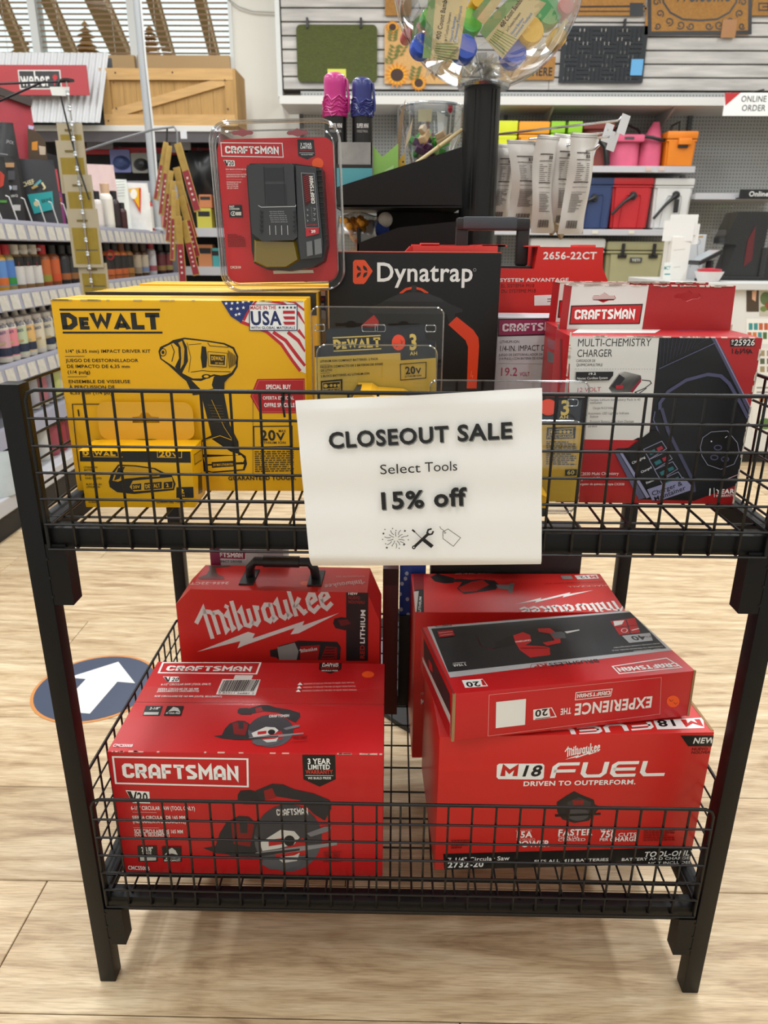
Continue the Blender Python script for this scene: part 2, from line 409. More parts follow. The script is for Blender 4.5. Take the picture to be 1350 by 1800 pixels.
# ================================================================== floor
def wood_mat():
    m = bpy.data.materials.new('oak_plank'); m.use_nodes = True; nt = m.node_tree; b = nt.nodes['Principled BSDF']; N = nt.nodes.new; Lk = nt.links.new
    tc = N('ShaderNodeTexCoord'); oi = N('ShaderNodeObjectInfo'); mp = N('ShaderNodeMapping'); va = N('ShaderNodeVectorMath'); va.operation = 'ADD'
    cx = N('ShaderNodeCombineXYZ'); mu = N('ShaderNodeMath'); mu.operation = 'MULTIPLY'; mu.inputs[1].default_value = 37
    Lk(oi.outputs['Random'], mu.inputs[0]); Lk(mu.outputs[0], cx.inputs[0]); Lk(mu.outputs[0], cx.inputs[1])
    Lk(tc.outputs['Object'], va.inputs[0]); Lk(cx.outputs[0], va.inputs[1]); Lk(va.outputs[0], mp.inputs[0])
    mp.inputs['Scale'].default_value = (1.3, 8, 1)
    n1 = N('ShaderNodeTexNoise'); n1.inputs['Scale'].default_value = 2.2; n1.inputs['Detail'].default_value = 9; n1.inputs['Roughness'].default_value = .62; n1.inputs['Distortion'].default_value = 1.6
    Lk(mp.outputs[0], n1.inputs['Vector'])
    mp2 = N('ShaderNodeMapping'); mp2.inputs['Scale'].default_value = (8, 130, 1); Lk(va.outputs[0], mp2.inputs[0])
    n2 = N('ShaderNodeTexNoise'); n2.inputs['Scale'].default_value = 2.5; n2.inputs['Detail'].default_value = 4; Lk(mp2.outputs[0], n2.inputs['Vector'])
    mp3 = N('ShaderNodeMapping'); mp3.inputs['Scale'].default_value = (1.1, 4.5, 1); Lk(va.outputs[0], mp3.inputs[0])
    wv = N('ShaderNodeTexWave'); wv.bands_direction = 'Y'; wv.inputs['Scale'].default_value = 1.5; wv.inputs['Distortion'].default_value = 9; wv.inputs['Detail'].default_value = 2.5; wv.inputs['Detail Scale'].default_value = 1.1
    Lk(mp3.outputs[0], wv.inputs['Vector'])
    r1 = N('ShaderNodeValToRGB'); e = r1.color_ramp.elements
    e[0].position = .30; e[0].color = lin('a68c6c'); e[1].position = .66; e[1].color = lin('dac7a6'); q = e.new(.46); q.color = lin('c8b08c')
    Lk(n1.outputs[0], r1.inputs[0])
    mx = N('ShaderNodeMix'); mx.data_type = 'RGBA'; mx.blend_type = 'MULTIPLY'; mx.inputs['Factor'].default_value = .34
    r2 = N('ShaderNodeValToRGB'); r2.color_ramp.elements[0].position = .36; r2.color_ramp.elements[0].color = lin('a08c78'); r2.color_ramp.elements[1].position = .56; r2.color_ramp.elements[1].color = (1, 1, 1, 1)
    Lk(n2.outputs[0], r2.inputs[0]); Lk(r1.outputs[0], mx.inputs['A']); Lk(r2.outputs[0], mx.inputs['B'])
    mx2 = N('ShaderNodeMix'); mx2.data_type = 'RGBA'; mx2.blend_type = 'MULTIPLY'; mx2.inputs['Factor'].default_value = .22
    r3 = N('ShaderNodeValToRGB'); r3.color_ramp.elements[0].position = .05; r3.color_ramp.elements[0].color = lin('a88c6a'); r3.color_ramp.elements[1].position = .5; r3.color_ramp.elements[1].color = (1, 1, 1, 1)
    Lk(wv.outputs[0], r3.inputs[0]); Lk(mx.outputs['Result'], mx2.inputs['A']); Lk(r3.outputs[0], mx2.inputs['B'])
    hs = N('ShaderNodeHueSaturation'); mr = N('ShaderNodeMapRange'); mr.inputs['To Min'].default_value = .93; mr.inputs['To Max'].default_value = 1.06
    Lk(oi.outputs['Random'], mr.inputs['Value']); Lk(mr.outputs[0], hs.inputs['Value']); Lk(mx2.outputs['Result'], hs.inputs['Color']); Lk(hs.outputs[0], b.inputs['Base Color'])
    b.inputs['Roughness'].default_value = .42; b.inputs['Specular IOR Level'].default_value = .45
    bp = N('ShaderNodeBump'); bp.inputs['Strength'].default_value = .12; bp.inputs['Distance'].default_value = .001; Lk(n2.outputs[0], bp.inputs['Height']); Lk(bp.outputs[0], b.inputs['Normal'])
    return m
WOOD = wood_mat()
fl = tag(MB().box(-6, 6, -2, 8.2, -.06, -.004).build('floor', mat('subfloor', '3a3028', .9)), 'pale oak plank floor of the shop', 'floor', kind='structure')
PW = .247; Y0 = 1.0277; PL = 1.52
plank_me = MB().bbox(0, PL-.0016, 0, PW-.0016, -.004, 0, .0012, 1).mesh('plank', WOOD)
for k in range(-6, 22):
    ys = Y0+PW*k
    off = -.645 if k == -1 else -.645+[.55, .2, .9, 1.2, .36, .74, 1.05][k % 7]
    i0 = int(math.floor((-3.4-off)/PL)) if ys > 1.5 else -2
    n = 6 if ys > 1.5 else 4
    for i in range(i0, i0+n):
        o = link('plank', plank_me, fl); o.location = (off+i*PL, ys, 0)
# ================================================================== wire basket rack
BLKM = mat('black_powder_coat', '070708', .45, spec=.28, bump=.05, bscale=600)
WIREM = mat('black_wire_coat', '0a0b0c', .4, spec=.4)
XO = .4737; PT = .0255; YF = .8324; YB = 1.405; DU = .777; DL = .178
rk = thing('basket_rack', 'black two-tier wire basket display rack holding the boxed tools', 'rack', (0, YF, 0))
def post(x0, y0, z0, z1, name='post', s=PT, nm=None):
    m = MB(); c = s*.16
    for (zz0, zz1) in ((z0, z1),): m.bbox(x0, x0+s, y0, y0+s, zz0, zz1, .0022, 2)
    return m.build(name, BLKM, rk, smooth=40)
for x in (-XO, XO-PT):
    post(x, 0, 0, .951); post(x, YB-YF-PT, 0, .951)
    # short sleeve under each basket, welded to the inner side of the post
    sx = -XO+PT if x < 0 else XO-2*PT
    for z0, z1 in ((.668, .752), (.080, .152)):
        for yy in (.001, YB-YF-PT-.001):
            m = MB(); s = PT; t = .0006
            m.prism([(sx+(.0 if x < 0 else t*1.0), z0), (sx+s-(t if x < 0 else 0), z0), (sx+s, z0+t*.9), (sx+s, z1), (sx, z1), (sx, z0+t*.9)], yy, yy+s, 'y')
            m.build('sleeve', BLKM, rk)
            for q in range(3):
                w = MB(); wx = sx if x < 0 else sx+s
                w.lathe([(.0001, -.0008), (.0022, -.0004), (.0022, .0006), (.0001, .0012)], 8, M=Matrix.Translation((wx, yy, z0+.012+.026*q)) @ Matrix.Rotation(R(90), 4, 'X'))
                if yy < .1: w.build('weld_spot', BLKM, rk, smooth=50)
D = YB-YF
for zd in (DU, DL):
    zr = zd-.004
    for nm, (x0, x1, y0, y1) in {'front_rail': (-XO+PT, XO-PT, .004, .029), 'back_rail': (-XO+PT, XO-PT, D-.029, D-.004), 'side_rail': (-XO+.002, -XO+.027, .026, D-.026)}.items():
        MB().bbox(x0, x1, y0, y1, zr-.026, zr, .002, 2).build(nm, BLKM, rk, smooth=40)
    MB().bbox(XO-.027, XO-.002, .026, D-.026, zr-.026, zr, .002, 2).build('side_rail', BLKM, rk, smooth=40)
    # deck of crossing wires
    m = MB(); x = -.44
    while x < .45: m.tube([(x, .012, zd-.002), (x, D-.012, zd-.002)], .0017, 6); x += .0328
    y = .045
    while y < D-.02: m.tube([(-XO+.01, y, zd-.0045), (XO-.01, y, zd-.0045)], .0017, 6); y += .0656
    m.build('wire_deck', WIREM, rk, smooth=60)
    # front, back and side wire panels
    top = .945 if zd == DU else .360; bot = top-6*.033
    def rndtop(x0, x1, y, z0, z1, r=.012):
        return [(x0, y, z0), (x0, y, z1-r), (x0+r*.3, y, z1-r*.3), (x0+r, y, z1), (x1-r, y, z1), (x1-r*.3, y, z1-r*.3), (x1, y, z1-r), (x1, y, z0)]
    for nm, yy, sg in (('front_wire_panel', .000, 1), ('back_wire_panel', D+.001, -1)):
        m = MB(); xa = -XO+PT+.006; xb = XO-PT-.006
        m.tube(rndtop(xa, xb, yy, bot, top), .0025, 8)
        for i in range(1, 7): m.tube([(xa, yy-.0025*sg, top-.033*i), (xb, yy-.0025*sg, top-.033*i)], .0017, 6)
        n = int((xb-xa)/.033); st = (xb-xa)/n
        for i in range(1, n): m.tube([(xa+st*i, yy, top), (xa+st*i, yy, bot+.004), (xa+st*i, yy+.004*sg, bot), (xa+st*i, yy+.024*sg, bot)], .0017, 6)
        m.build(nm, WIREM, rk, smooth=60)
    for sx in (-1, 1):
        m = MB(); X = sx*(XO-.004); ya, yb = PT+.004, D-PT-.004
        r = .012
        m.tube([(X, ya, bot), (X, ya, top-r), (X, ya+r*.3, top-r*.3), (X, ya+r, top), (X, yb-r, top), (X, yb-r*.3, top-r*.3), (X, yb, top-r), (X, yb, bot)], .0025, 8)
        for i in range(1, 7): m.tube([(X-sx*.003, ya, top-.033*i), (X-sx*.003, yb, top-.033*i)], .0017, 6)
        n = int((yb-ya)/.033); st = (yb-ya)/n
        for i in range(1, n): m.tube([(X, ya+st*i, top), (X, ya+st*i, bot)], .0017, 6)
        m.build('side_wire_panel', WIREM, rk, smooth=60)
# ================================================================== sale sign
PAPER = mat('white_paper', 'f3f2ef', .75, spec=.2, bump=.15, bscale=14)
sgn = thing('sale_sign', 'white paper sale sign hung on the front of the upper basket', 'sign', (0, YF-.0075, 0))
cTL, cTR = at(519, 704, y=YF-.0075), at(953, 682, y=YF-.0075); cBL, cBR = at(546, 1006, y=YF-.0075), at(952, 994, y=YF-.0075)
def paper(a, b):  # b: 0 bottom .. 1 top
    p = cBL.lerp(cBR, a).lerp(cTL.lerp(cTR, a), b); k = min(1, max(0, .7425-p.z)/.024)
    y = .026*k**1.5 - .0028*math.sin(math.pi*a)*(1-k)*max(0, b-.6)*2 + .0011*math.sin(b*17+a*1.2)*(b < .97)*min(1, max(0, b-.15)*4)
    if b > .93: y += (b-.93)*.03*math.sin(a*9)
    return (p.x, y, p.z)
sh = MB().sheet(paper, 24, 44).build('paper_sheet', PAPER, sgn, smooth=60)
FS = Face(sgn, (0, -.0046, 0), (1, 0, 0), (0, 0, 1))
Z5 = (450, 600, 3)
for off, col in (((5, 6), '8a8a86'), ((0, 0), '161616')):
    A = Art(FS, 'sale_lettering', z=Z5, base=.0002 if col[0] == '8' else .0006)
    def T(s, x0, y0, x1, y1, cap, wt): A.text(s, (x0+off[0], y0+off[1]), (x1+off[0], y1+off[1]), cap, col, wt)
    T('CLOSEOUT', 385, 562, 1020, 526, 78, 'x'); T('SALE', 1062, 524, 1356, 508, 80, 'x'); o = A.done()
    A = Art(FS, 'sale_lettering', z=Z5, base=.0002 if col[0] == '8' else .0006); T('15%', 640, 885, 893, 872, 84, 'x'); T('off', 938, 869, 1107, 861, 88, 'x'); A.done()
    A = Art(FS, 'sale_lettering', z=Z5, base=.0006)
    if col[0] == '1': T('Select', 653, 701, 868, 690, 50, 'r'); T('Tools', 890, 688, 1064, 680, 50, 'r')
    A.done()
A = Art(FS, 'sign_pictograms', z=Z5)
for k in range(14):
    a = 2*math.pi*k/14+.2; c = (738, 1040)
    r0, r1 = (14, 46) if k % 2 else (28, 62)
    A.line([(c[0]+math.cos(a)*r0, c[1]-math.sin(a)*r0*.8), (c[0]+math.cos(a+.12)*(r0+r1)/2, c[1]-math.sin(a+.12)*(r0+r1)/2*.8), (c[0]+math.cos(a+.05)*r1, c[1]-math.sin(a+.05)*r1*.8)], 3, '161616')
def star(A, c, r, col, rot=0):
    A.poly([(c[0]+math.sin(2*math.pi*k/10+rot)*(r if k % 2 == 0 else r*.42), c[1]-math.cos(2*math.pi*k/10+rot)*(r if k % 2 == 0 else r*.42)) for k in range(10)], col)
for c in ((672, 1012), (785, 998), (690, 1086), (780, 1070)): star(A, c, 8, '161616')
for c in ((680, 990), (720, 985), (738, 995), (668, 1042), (800, 1022), (803, 1044), (755, 1088), (718, 1075), (684, 1065)): A.ell(c, 3, 3, '161616', 8)
A.line([(823, 990), (838, 1003)], 9, '161616').line([(836, 1000), (872, 1036)], 3.5, '161616').line([(880, 1040), (930, 1080)], 20, '161616')
A.line([(832, 1083), (912, 1008)], 15, '161616').ell((832, 1083), 10, 10, '161616').ell((832, 1083), 4, 4, 'e9e7e1', 10)
A.line([(926, 985), (908, 990), (902, 1006), (912, 1016), (928, 1012), (935, 997)], 9, '161616')
A.frame([(985, 1000), (1012, 986), (1078, 1032), (1040, 1077), (985, 1036)], 3, '161616').ring((996, 1005), 4, 4, 2.4, '161616', 10).line([(995, 1003), (985, 990), (975, 985), (968, 972)], 2.6, '161616')
A.done()
zt = thing('zip_tie', 'black zip tie on the top wire beside the sale sign', 'cable tie', at(497, 700, y=YF-.004))
MB().tube([(0, -.003, .004), (0, .006, .003), (0, .006, -.004), (0, -.004, -.006), (0, -.004, .002)], .0016, 6).build('loop', BLKM, zt)
MB().tube([(0, -.005, -.002), (.002, -.009, -.012), (.003, -.010, -.020)], .0014, 5).build('tail', BLKM, zt)
# ================================================================== floor stickers
def sticker_arrow():
    t = thing('floor_sticker', 'round navy floor sticker with white arrow and orange rim', 'floor sticker', (-.80, 1.655, .0006))
    n = 48
    MB().lathe([(.160, 0), (.160, .0006)], n).build('orange_rim', mat('sticker_orange', 'c9874a', .4), t)
    MB().lathe([(.152, .0006), (.152, .0011)], n).build('navy_disc', mat('sticker_navy', '434c60', .4), t)
    a = [(.0, .125), (.095, .03), (.045, .03), (.045, -.115), (-.045, -.115), (-.045, .03), (-.095, .03)]
    q = [(x*math.cos(-.12)-y*math.sin(-.12), x*math.sin(-.12)+y*math.cos(-.12)) for x, y in a]
    MB().prism(q, .0011, .0016, 'z').build('arrow', mat('sticker_white', 'e6e4e0', .45), t)
sticker_arrow()
# ================================================================== lower basket
CRED = mat('red_carton', 'be181d', .36, spec=.45, var=.05, scale=9)
MRED = mat('orange_red_carton', 'c9241f', .38, spec=.45, var=.05, scale=9)
BRN = mat('raw_cardboard', '9b7a52', .8, var=.1)
KR = '161616'; WH = 'efefec'; ORG = 'f0561e'
DLs = DL+.001
# ---- circular saw carton
saw = carton('saw_carton', 'large red circular saw carton at the front left of the lower basket', -.4285, .8755, DLs, .45, .403, .2299, .2475, CRED)
ZS = (180, 1130, 2.596)
def saw_pic(A, P, s=1):
    """cordless circular saw drawing; P maps unit coordinates (0..1 wide, 0..0.63 down) to the artwork"""
    def q(l): return [P(x, y) for x, y in l]
    def arc(cx, cy, r, a0, a1, n=18): return [(cx+r*math.cos(R(a0+(a1-a0)*i/n)), cy-r*math.sin(R(a0+(a1-a0)*i/n))) for i in range(n+1)]
    A.poly(q([(.0, .47), (.09, .455), (.12, .36), (.17, .28), (.26, .235), (.33, .24), (.40, .30), (.40, .50), (.30, .53), (.10, .51)]), '26262a')
    A.poly(q([(.20, .28), (.31, .25), (.37, .30), (.34, .46), (.22, .44)]), '7d1418')
    A.poly(q([(.26, .25), (.32, .25), (.32, .36), (.27, .36)]), '2a2a2e')
    A.poly(q([(.25, .08), (.27, .05), (.34, .045), (.40, .06), (.42, .11), (.40, .15), (.29, .15), (.25, .12)]), '202024')
    A.poly(q([(.38, .05), (.50, .0), (.58, .005), (.66, .04), (.80, .07), (.92, .12), (.93, .18), (.88, .27), (.80, .22), (.70, .12), (.52, .09), (.42, .13)]), '26262a')
    A.poly(q([(.44, .05), (.50, .03), (.53, .10), (.45, .12)]), '8e161a')
    A.poly(q(arc(.615, .395, .245, 0, 360, 30)), '55555a')
    A.poly(q(arc(.615, .395, .245, -15, 175)+[(.40, .40)]), '3b3b40')
    A.poly(q(arc(.63, .47, .12, 200, 400)), 'b42024')
    A.poly(q([(.41, .43), (.56, .335), (.66, .345), (.70, .39), (.66, .44), (.55, .47), (.43, .49)]), 'cfcdc8')
    A.poly(q(arc(.625, .415, .04, 0, 360, 14)), '1c1c20')
    A.poly(q([(.475, .41), (.57, .395), (.57, .44), (.475, .455)]), 'b42024')
    A.poly(q([(.38, .50), (.70, .455), (.97, .425), (.97, .445), (.70, .49), (.39, .53)]), '8b8b8e')
    A.poly(q([(.16, .505), (.40, .505), (.70, .47), (.70, .485), (.40, .53), (.2, .525)]), '2d2d30')
    A.poly(q([(.75, .36), (.88, .31), (.93, .31), (.92, .34), (.78, .385)]), '77777b')
    A.poly(q([(.42, .58), (.44, .54), (.56, .53), (.74, .52), (.70, .59), (.60, .625), (.48, .62)]), '5a5a5e')
    A.poly(q([(.53, .535), (.66, .52), (.70, .50), (.68, .56), (.58, .575)]), 'c8c6c2')
    return q
def v20(A, P0, P1, cap, col=WH, blk=KR):
    """slanted V beside a boxed 20"""
    (x0, y0), (x1, y1) = P0, P1; w = x1-x0
    def p(a, b): return (x0+w*a, y0+(y1-y0)*a-cap*b)
    A.poly([p(0, 1.15), p(.98, 1.1), p(1.02, -.12), p(.30, -.15)], col)
    A.poly([p(.05, 1.05), p(.22, 1.05), p(.33, .35), p(.40, 1.05), p(.47, 1.05), p(.38, -.08), p(.28, -.08)], blk)
    A.text('20', p(.50, .05), p(.95, .05), cap*.88, blk, 'x')
A = Art(saw['F'], 'brand_logo', z=ZS); craftsman(A, [(48, 520), (662, 530), (664, 655), (62, 640)], WH, 8); A.done()
A = Art(saw['F'], 'warranty_badge', z=ZS)
A.poly([(912, 510), (1063, 511), (1065, 622), (992, 656), (917, 622)], KR)
A.text('3 YEAR', (936, 552), (1042, 552), 24, WH, 'x').text('LIMITED', (938, 576), (1040, 576), 20, WH, 'x').text('WARRANTY', (928, 597), (1052, 597), 18, 'd23a2c', 'b').line([(926, 604), (1054, 605)], 2, WH).text('WE BUILD PRIDE', (938, 621), (1044, 621), 10, WH, 'b').done()
A = Art(saw['F'], 'tool_picture', z=ZS)
saw_pic(A, lambda x, y: (460+630*x, 642+625*y)); A.strokes('CRAFTSMAN', BLK, .2, (797, 786), (940, 780), 30, 'dcdad6'); A.done()
A = Art(saw['F'], 'product_text', z=ZS)
v20(A, (106, 722), (216, 727), 44)
A.text('6-1/2" CIRCULAR SAW (TOOL ONLY)', (132, 761), (424, 763), 17, WH).line([(138, 771), (248, 773)], 2, 'e8b0ac').text('SIERRA CIRCULAR DE 165 MM', (138, 803), (380, 803), 15, WH).text('(HERRAMIENTA ÚNICAMENTE)', (140, 820), (382, 822), 16, WH).line([(142, 842), (260, 843)], 2, 'e8b0ac')
A.text('SCIE CIRCULAIRE DE 165 MM', (147, 865), (370, 868), 16, WH).text('(OUTIL SEULEMENT)', (148, 880), (308, 882), 14, WH).text('CMCS500B', (118, 1032), (217, 1036), 17, WH)
A.poly([(160, 925), (248, 925), (252, 995), (166, 996)], KR).text('2-1/8"', (180, 950), (234, 950), 20, WH, 'b').text('BLADE', (184, 962), (226, 962), 9, 'c8c8c4').poly([(172, 973), (246, 971), (246, 990), (174, 992)], 'b9b9b4')
A.poly([(272, 928), (360, 928), (362, 996), (280, 998)], KR).poly([(285, 965), (305, 940), (318, 932), (335, 945), (345, 965), (318, 958)], 'c8c8c4').text('50', (290, 982), (306, 982), 16, WH).text('TOOL-FREE', (310, 980), (358, 980), 9, WH).text('BEVEL CAPACITY', (284, 994), (358, 993), 8, WH)
A.line([(1008, 953), (1090, 951)], 3, '5c0c10').line([(1008, 995), (1090, 993)], 3, '5c0c10').text('TOOL ONLY', (1012, 975), (1086, 973), 14, '5c0c10').text('SOLO HERRAMIENTA', (1012, 988), (1086, 986), 9, '5c0c10'); A.done()
A = Art(saw['T'], 'brand_logo', z=ZS); craftsman(A, [(277, 91), (722, 90), (703, 142), (257, 137)], WH, 6); A.done()
A = Art(saw['T'], 'warranty_badge', z=ZS).poly([(992, 84), (1094, 84), (1090, 122), (1040, 141), (988, 122)], KR).text('3 YEAR', (1004, 97), (1078, 97), 12, WH, 'x').text('LIMITED', (1002, 109), (1078, 109), 10, WH, 'x').text('WARRANTY', (996, 119), (1082, 119), 8, 'd23a2c').text('WE BUILD PRIDE', (1000, 131), (1074, 131), 6, WH); A.done()
A = Art(saw['T'], 'tool_picture', z=ZS); saw_pic(A, lambda x, y: (512+424*x-12*y, 284+302*y)); A.strokes('CRAFTSMAN', BLK, .2, (760, 344), (852, 341), 12, 'dcdad6'); A.done()
A = Art(saw['T'], 'product_text', z=ZS)
v20(A, (276, 177), (350, 177), 20)
A.text('6-1/2" CIRCULAR SAW (TOOL ONLY)', (266, 195), (494, 193), 9, WH).text('SIERRA CIRCULAR DE 165 MM', (252, 216), (438, 215), 9, WH).text('(HERRAMIENTA ÚNICAMENTE)', (248, 226), (440, 225), 9, WH).text('SCIE CIRCULAIRE DE 165 MM (OUTIL SEULEMENT)', (236, 248), (545, 250), 8, WH)
A.poly([(198, 288), (276, 290), (262, 333), (184, 332)], KR).text('2-1/8"', (214, 306), (260, 306), 12, WH).poly([(192, 318), (258, 318), (254, 330), (188, 330)], 'b9b9b4')
A.poly([(296, 290), (372, 290), (358, 334), (280, 333)], KR).poly([(300, 316), (324, 294), (346, 300), (356, 318), (330, 312)], 'c8c8c4').text('50 TOOL-FREE', (288, 327), (354, 327), 8, WH).text('CMCS500B', (46, 476), (136, 478), 14, WH)
for k in range(3): A.poly([(890+4*k*-1, 195+16*k), (902-4*k, 183+16*k), (914-4*k, 195+16*k)], WH); A.text('WARNING TO REDUCE THE RISK OF INJURY READ MANUAL', (918-4*k, 194+16*k), (1150+6*k, 187+17*k), 7, 'f0b8b4', 'r')
A.line([(866, 432), (938, 428)], 2, '5c0c10').text('TOOL ONLY', (868, 444), (934, 441), 10, '5c0c10').line([(866, 456), (936, 452)], 2, '5c0c10'); A.done()
A = Art(saw['T'], 'barcode_sticker', z=ZS).poly([(548, 166), (722, 168), (698, 240), (518, 236)], 'e8e6e2').poly([(606, 148), (688, 149), (680, 168), (598, 166)], 'dcdad6')
bx = 0; rb = random.Random(3)
while bx < .93:
    w = rb.choice([.012, .02, .03]); a, b_ = bx+.03, bx+.03+w
    A.poly([(548+174*a, 172), (548+174*b_, 172), (524+170*b_, 224), (524+170*a, 224)], '1c1c1c'); bx += w+rb.choice([.012, .02])
A.text('8 85911 56881 2', (528, 236), (692, 239), 8, '1c1c1c', 'r').done()
A = Art(saw['T'], 'price_dot', z=ZS).ell((1212, 145), 28, 15, ORG); A.done()
# worn tape across the lid and bare edges
MB().box(.0, saw['w'], .118, .168, saw['h']+.0001, saw['h']+.00018).build('clear_tape', clear('clear_tape', 'fffdfc', .018, .2), saw['root'])
rb = random.Random(5); m = MB()
for k in range(26):
    x = rb.choice([rb.uniform(.0, .05), rb.uniform(0, .40), rb.uniform(.33, .4)]); w = rb.uniform(.002, .012); m.box(x, min(.401, x+w), -.0003, .0011+rb.uniform(0, .0012), saw['h']-.0009, saw['h']+.0003)
m.build('worn_edge', mat('bare_card', 'd9b0a4', .8), saw['root'])['kind'] = 'stuff'
MB().box(-.0002, saw['w']+.0002, saw['d']*.5-.0006, saw['d']*.5+.0006, saw['h']-.0005, saw['h']+.0002).build('flap_seam', mat('seam_red', '8a1114', .6), saw['root'])
# ---- M18 carton
m18 = carton('saw_carton', 'red carton with large white model lettering at the front right of the lower basket', .056, .893, DLs, 3.0, .409, .2507, .24, MRED)
ZM = (700, 980, 2.3276)
A = Art(m18['F'], 'brand_logo', z=ZM); milwaukee(A, (690, 812), (826, 790), 36, WH, b0=(682, 826), b1=(826, 790), bt=9); A.done()
A = Art(m18['F'], 'model_logo', z=ZM)
A.poly([(412, 843), (590, 843), (598, 850), (595, 901), (586, 908), (410, 906), (402, 898), (404, 850)], WH).strokes('M', BLK, .25, (418, 894), (486, 894), 42, 'c0201c', it=.06).text('18', (494, 894), (584, 893), 42, KR, 'x', .2)
A.strokes('FUEL', WID, .2, (622, 902), (1090, 892), 62, WH, it=.12, track=.1)
A.text('DRIVEN TO OUTPERFORM.', (510, 934), (972, 926), 18, WH, 'x').done()
A = Art(m18['F'], 'new_flash', z=ZM).poly([(1155, 728), (1310, 728), (1308, 772), (1186, 772)], KR).text('NEW', (1204, 760), (1292, 758), 22, WH, 'x', .12).text('NUEVO', (1200, 789), (1266, 788), 11, '5a0c0c', 'b').text('NOUVEAU', (1198, 803), (1290, 801), 11, '5a0c0c', 'b').done()
A = Art(m18['F'], 'tool_picture', z=ZM)
A.poly([(648, 1000), (690, 972), (720, 955), (745, 968), (800, 990), (805, 1010), (830, 1020), (800, 1050), (780, 1076), (720, 1086), (670, 1070), (650, 1040)], '231f20').poly([(690, 1000), (740, 980), (790, 1000), (780, 1040), (700, 1040)], '3a3638').poly([(712, 992), (760, 992), (758, 1010), (716, 1012)], '8a1c1c').ell((735, 1050), 45, 26, '4a4648').poly([(640, 1050), (828, 1044), (828, 1052), (642, 1060)], '111111').done()
A = Art(m18['F'], 'product_text', z=ZM)
A.text('GENERATES', (480, 1122), (546, 1121), 8, 'e8a8a0', 'r').text('15A', (478, 1146), (548, 1144), 24, WH, 'x').text('CORDED', (482, 1158), (560, 1157), 9, 'e8a8a0', 'r').text('POWER', (482, 1184), (618, 1181), 24, WH, 'x')
A.text('FASTER', (652, 1137), (794, 1134), 24, WH, 'x').text('THAN 15A', (652, 1150), (738, 1149), 11, WH, 'r').text('CORDED', (652, 1160), (766, 1158), 11, WH, 'r')
A.text('UP TO', (826, 1116), (880, 1115), 10, WH, 'b').text('750', (826, 1144), (888, 1142), 26, WH, 'x').text('CUTS', (898, 1140), (974, 1138), 14, WH, 'b').text('PER', (822, 1158), (858, 1157), 11, WH, 'b').text('CHARGE', (864, 1160), (978, 1157), 17, WH, 'x')
blurb(A, [(1005, 1103), (1132, 1103), (1130, 1160), (1003, 1162)], 6, '8a1412', 4); blurb(A, [(216, 1155), (290, 1154), (290, 1190), (216, 1193)], 4, '6a1010', 5)
A.done()
A = Art(m18['F'], 'black_band', z=ZM).poly([(184, 1212), (1246, 1183), (1240, 1250), (188, 1285)], '111012')
A.text('7-1/4" Circular Saw', (202, 1245), (455, 1237), 16, WH, 'b').text('2732-20', (202, 1268), (350, 1264), 22, WH, 'x').text('FITS ALL M18 BATTERIES', (555, 1248), (860, 1240), 11, WH, 'b').text('TOOL-ONLY', (1004, 1224), (1212, 1217), 20, WH, 'x', .15).text('BATTERY AND CHARGER', (912, 1240), (1206, 1233), 11, WH, 'b').text('NOT INCLUDED', (1020, 1256), (1204, 1250), 11, WH, 'b').done()
A = Art(m18['T'], 'model_logo', z=ZM).poly([(1248, 655), (1252, 698), (1060, 704), (1044, 668)], WH).strokes('M', BLK, .25, (1232, 662), (1156, 664), -32, 'c0201c', it=.06).text('18', (1138, 664), (1052, 668), -30, KR, 'x', .15)
A.strokes('FUEL', WID, .22, (1030, 672), (620, 704), -36, WH, it=.1, track=.1); A.done()
MB().box(m18['w']-.004, m18['w']+.0006, .004, .245, m18['h']-.004, m18['h']+.0004).build('raw_flap_edge', BRN, m18['root'])
# ---- reciprocating saw carton lying on top
rec = carton('saw_carton', 'flat red and black saw carton lying upside down on top of another', .0723, .8747, .4362, 10.86, .3708, .078, .2045, CRED, pitch=-1.5)
A = Art(rec['T'], 'black_panel', z=ZM)
A.poly([(118, 282), (958, 208), (1122, 380), (212, 492)], 'b4b6b8').poly([(135, 292), (975, 222), (1098, 372), (205, 470)], '26282b')
A.text('BRUSHLESS', (815, 416), (612, 434), -17, '2b2b2e', 'b').text('RP', (606, 435), (548, 441), -17, 'b02026', 'x').frame([(545, 438), (608, 432), (604, 448), (540, 456)], 1.5, 'b02026')
A.poly([(868, 262), (968, 248), (990, 308), (905, 318)], 'b01c20').poly([(880, 262), (925, 258), (915, 275), (885, 282)], 'd8d6d2').line([(884, 288), (980, 278)], 3, '26282b').line([(932, 256), (950, 312)], 3, '26282b').ring((925, 300), 12, 8, 2, 'd8d6d2').line([(955, 300), (985, 292)], 4, 'd8d6d2')
A.poly([(915, 322), (1030, 310), (1042, 342), (945, 352)], 'a7a9ab').text('40', (1000, 320), (945, 326), -24, '26282b', 'x').text('UP TO', (1036, 322), (1006, 324), -8, '26282b')
A.text('MORE CUTS PER CHARGE WITH BATTERY', (1068, 352), (878, 370), -5, 'dddddd', 'r').text('COMPARED TO PREVIOUS MODEL SOLD', (1080, 364), (872, 382), -5, 'dddddd', 'r').text('NOT INCLUDED', (1070, 374), (960, 385), -5, 'dddddd', 'r')
A.text('3 YEAR', (276, 436), (222, 441), -10, WH, 'b').text('WARRANTY', (276, 430), (222, 434), -4, WH, 'r').poly([(160, 304), (222, 298), (232, 322), (168, 330)], 'a41c20').line([(166, 312), (222, 306)], 2, 'e0b0ac').line([(172, 322), (222, 316)], 2, 'e0b0ac')
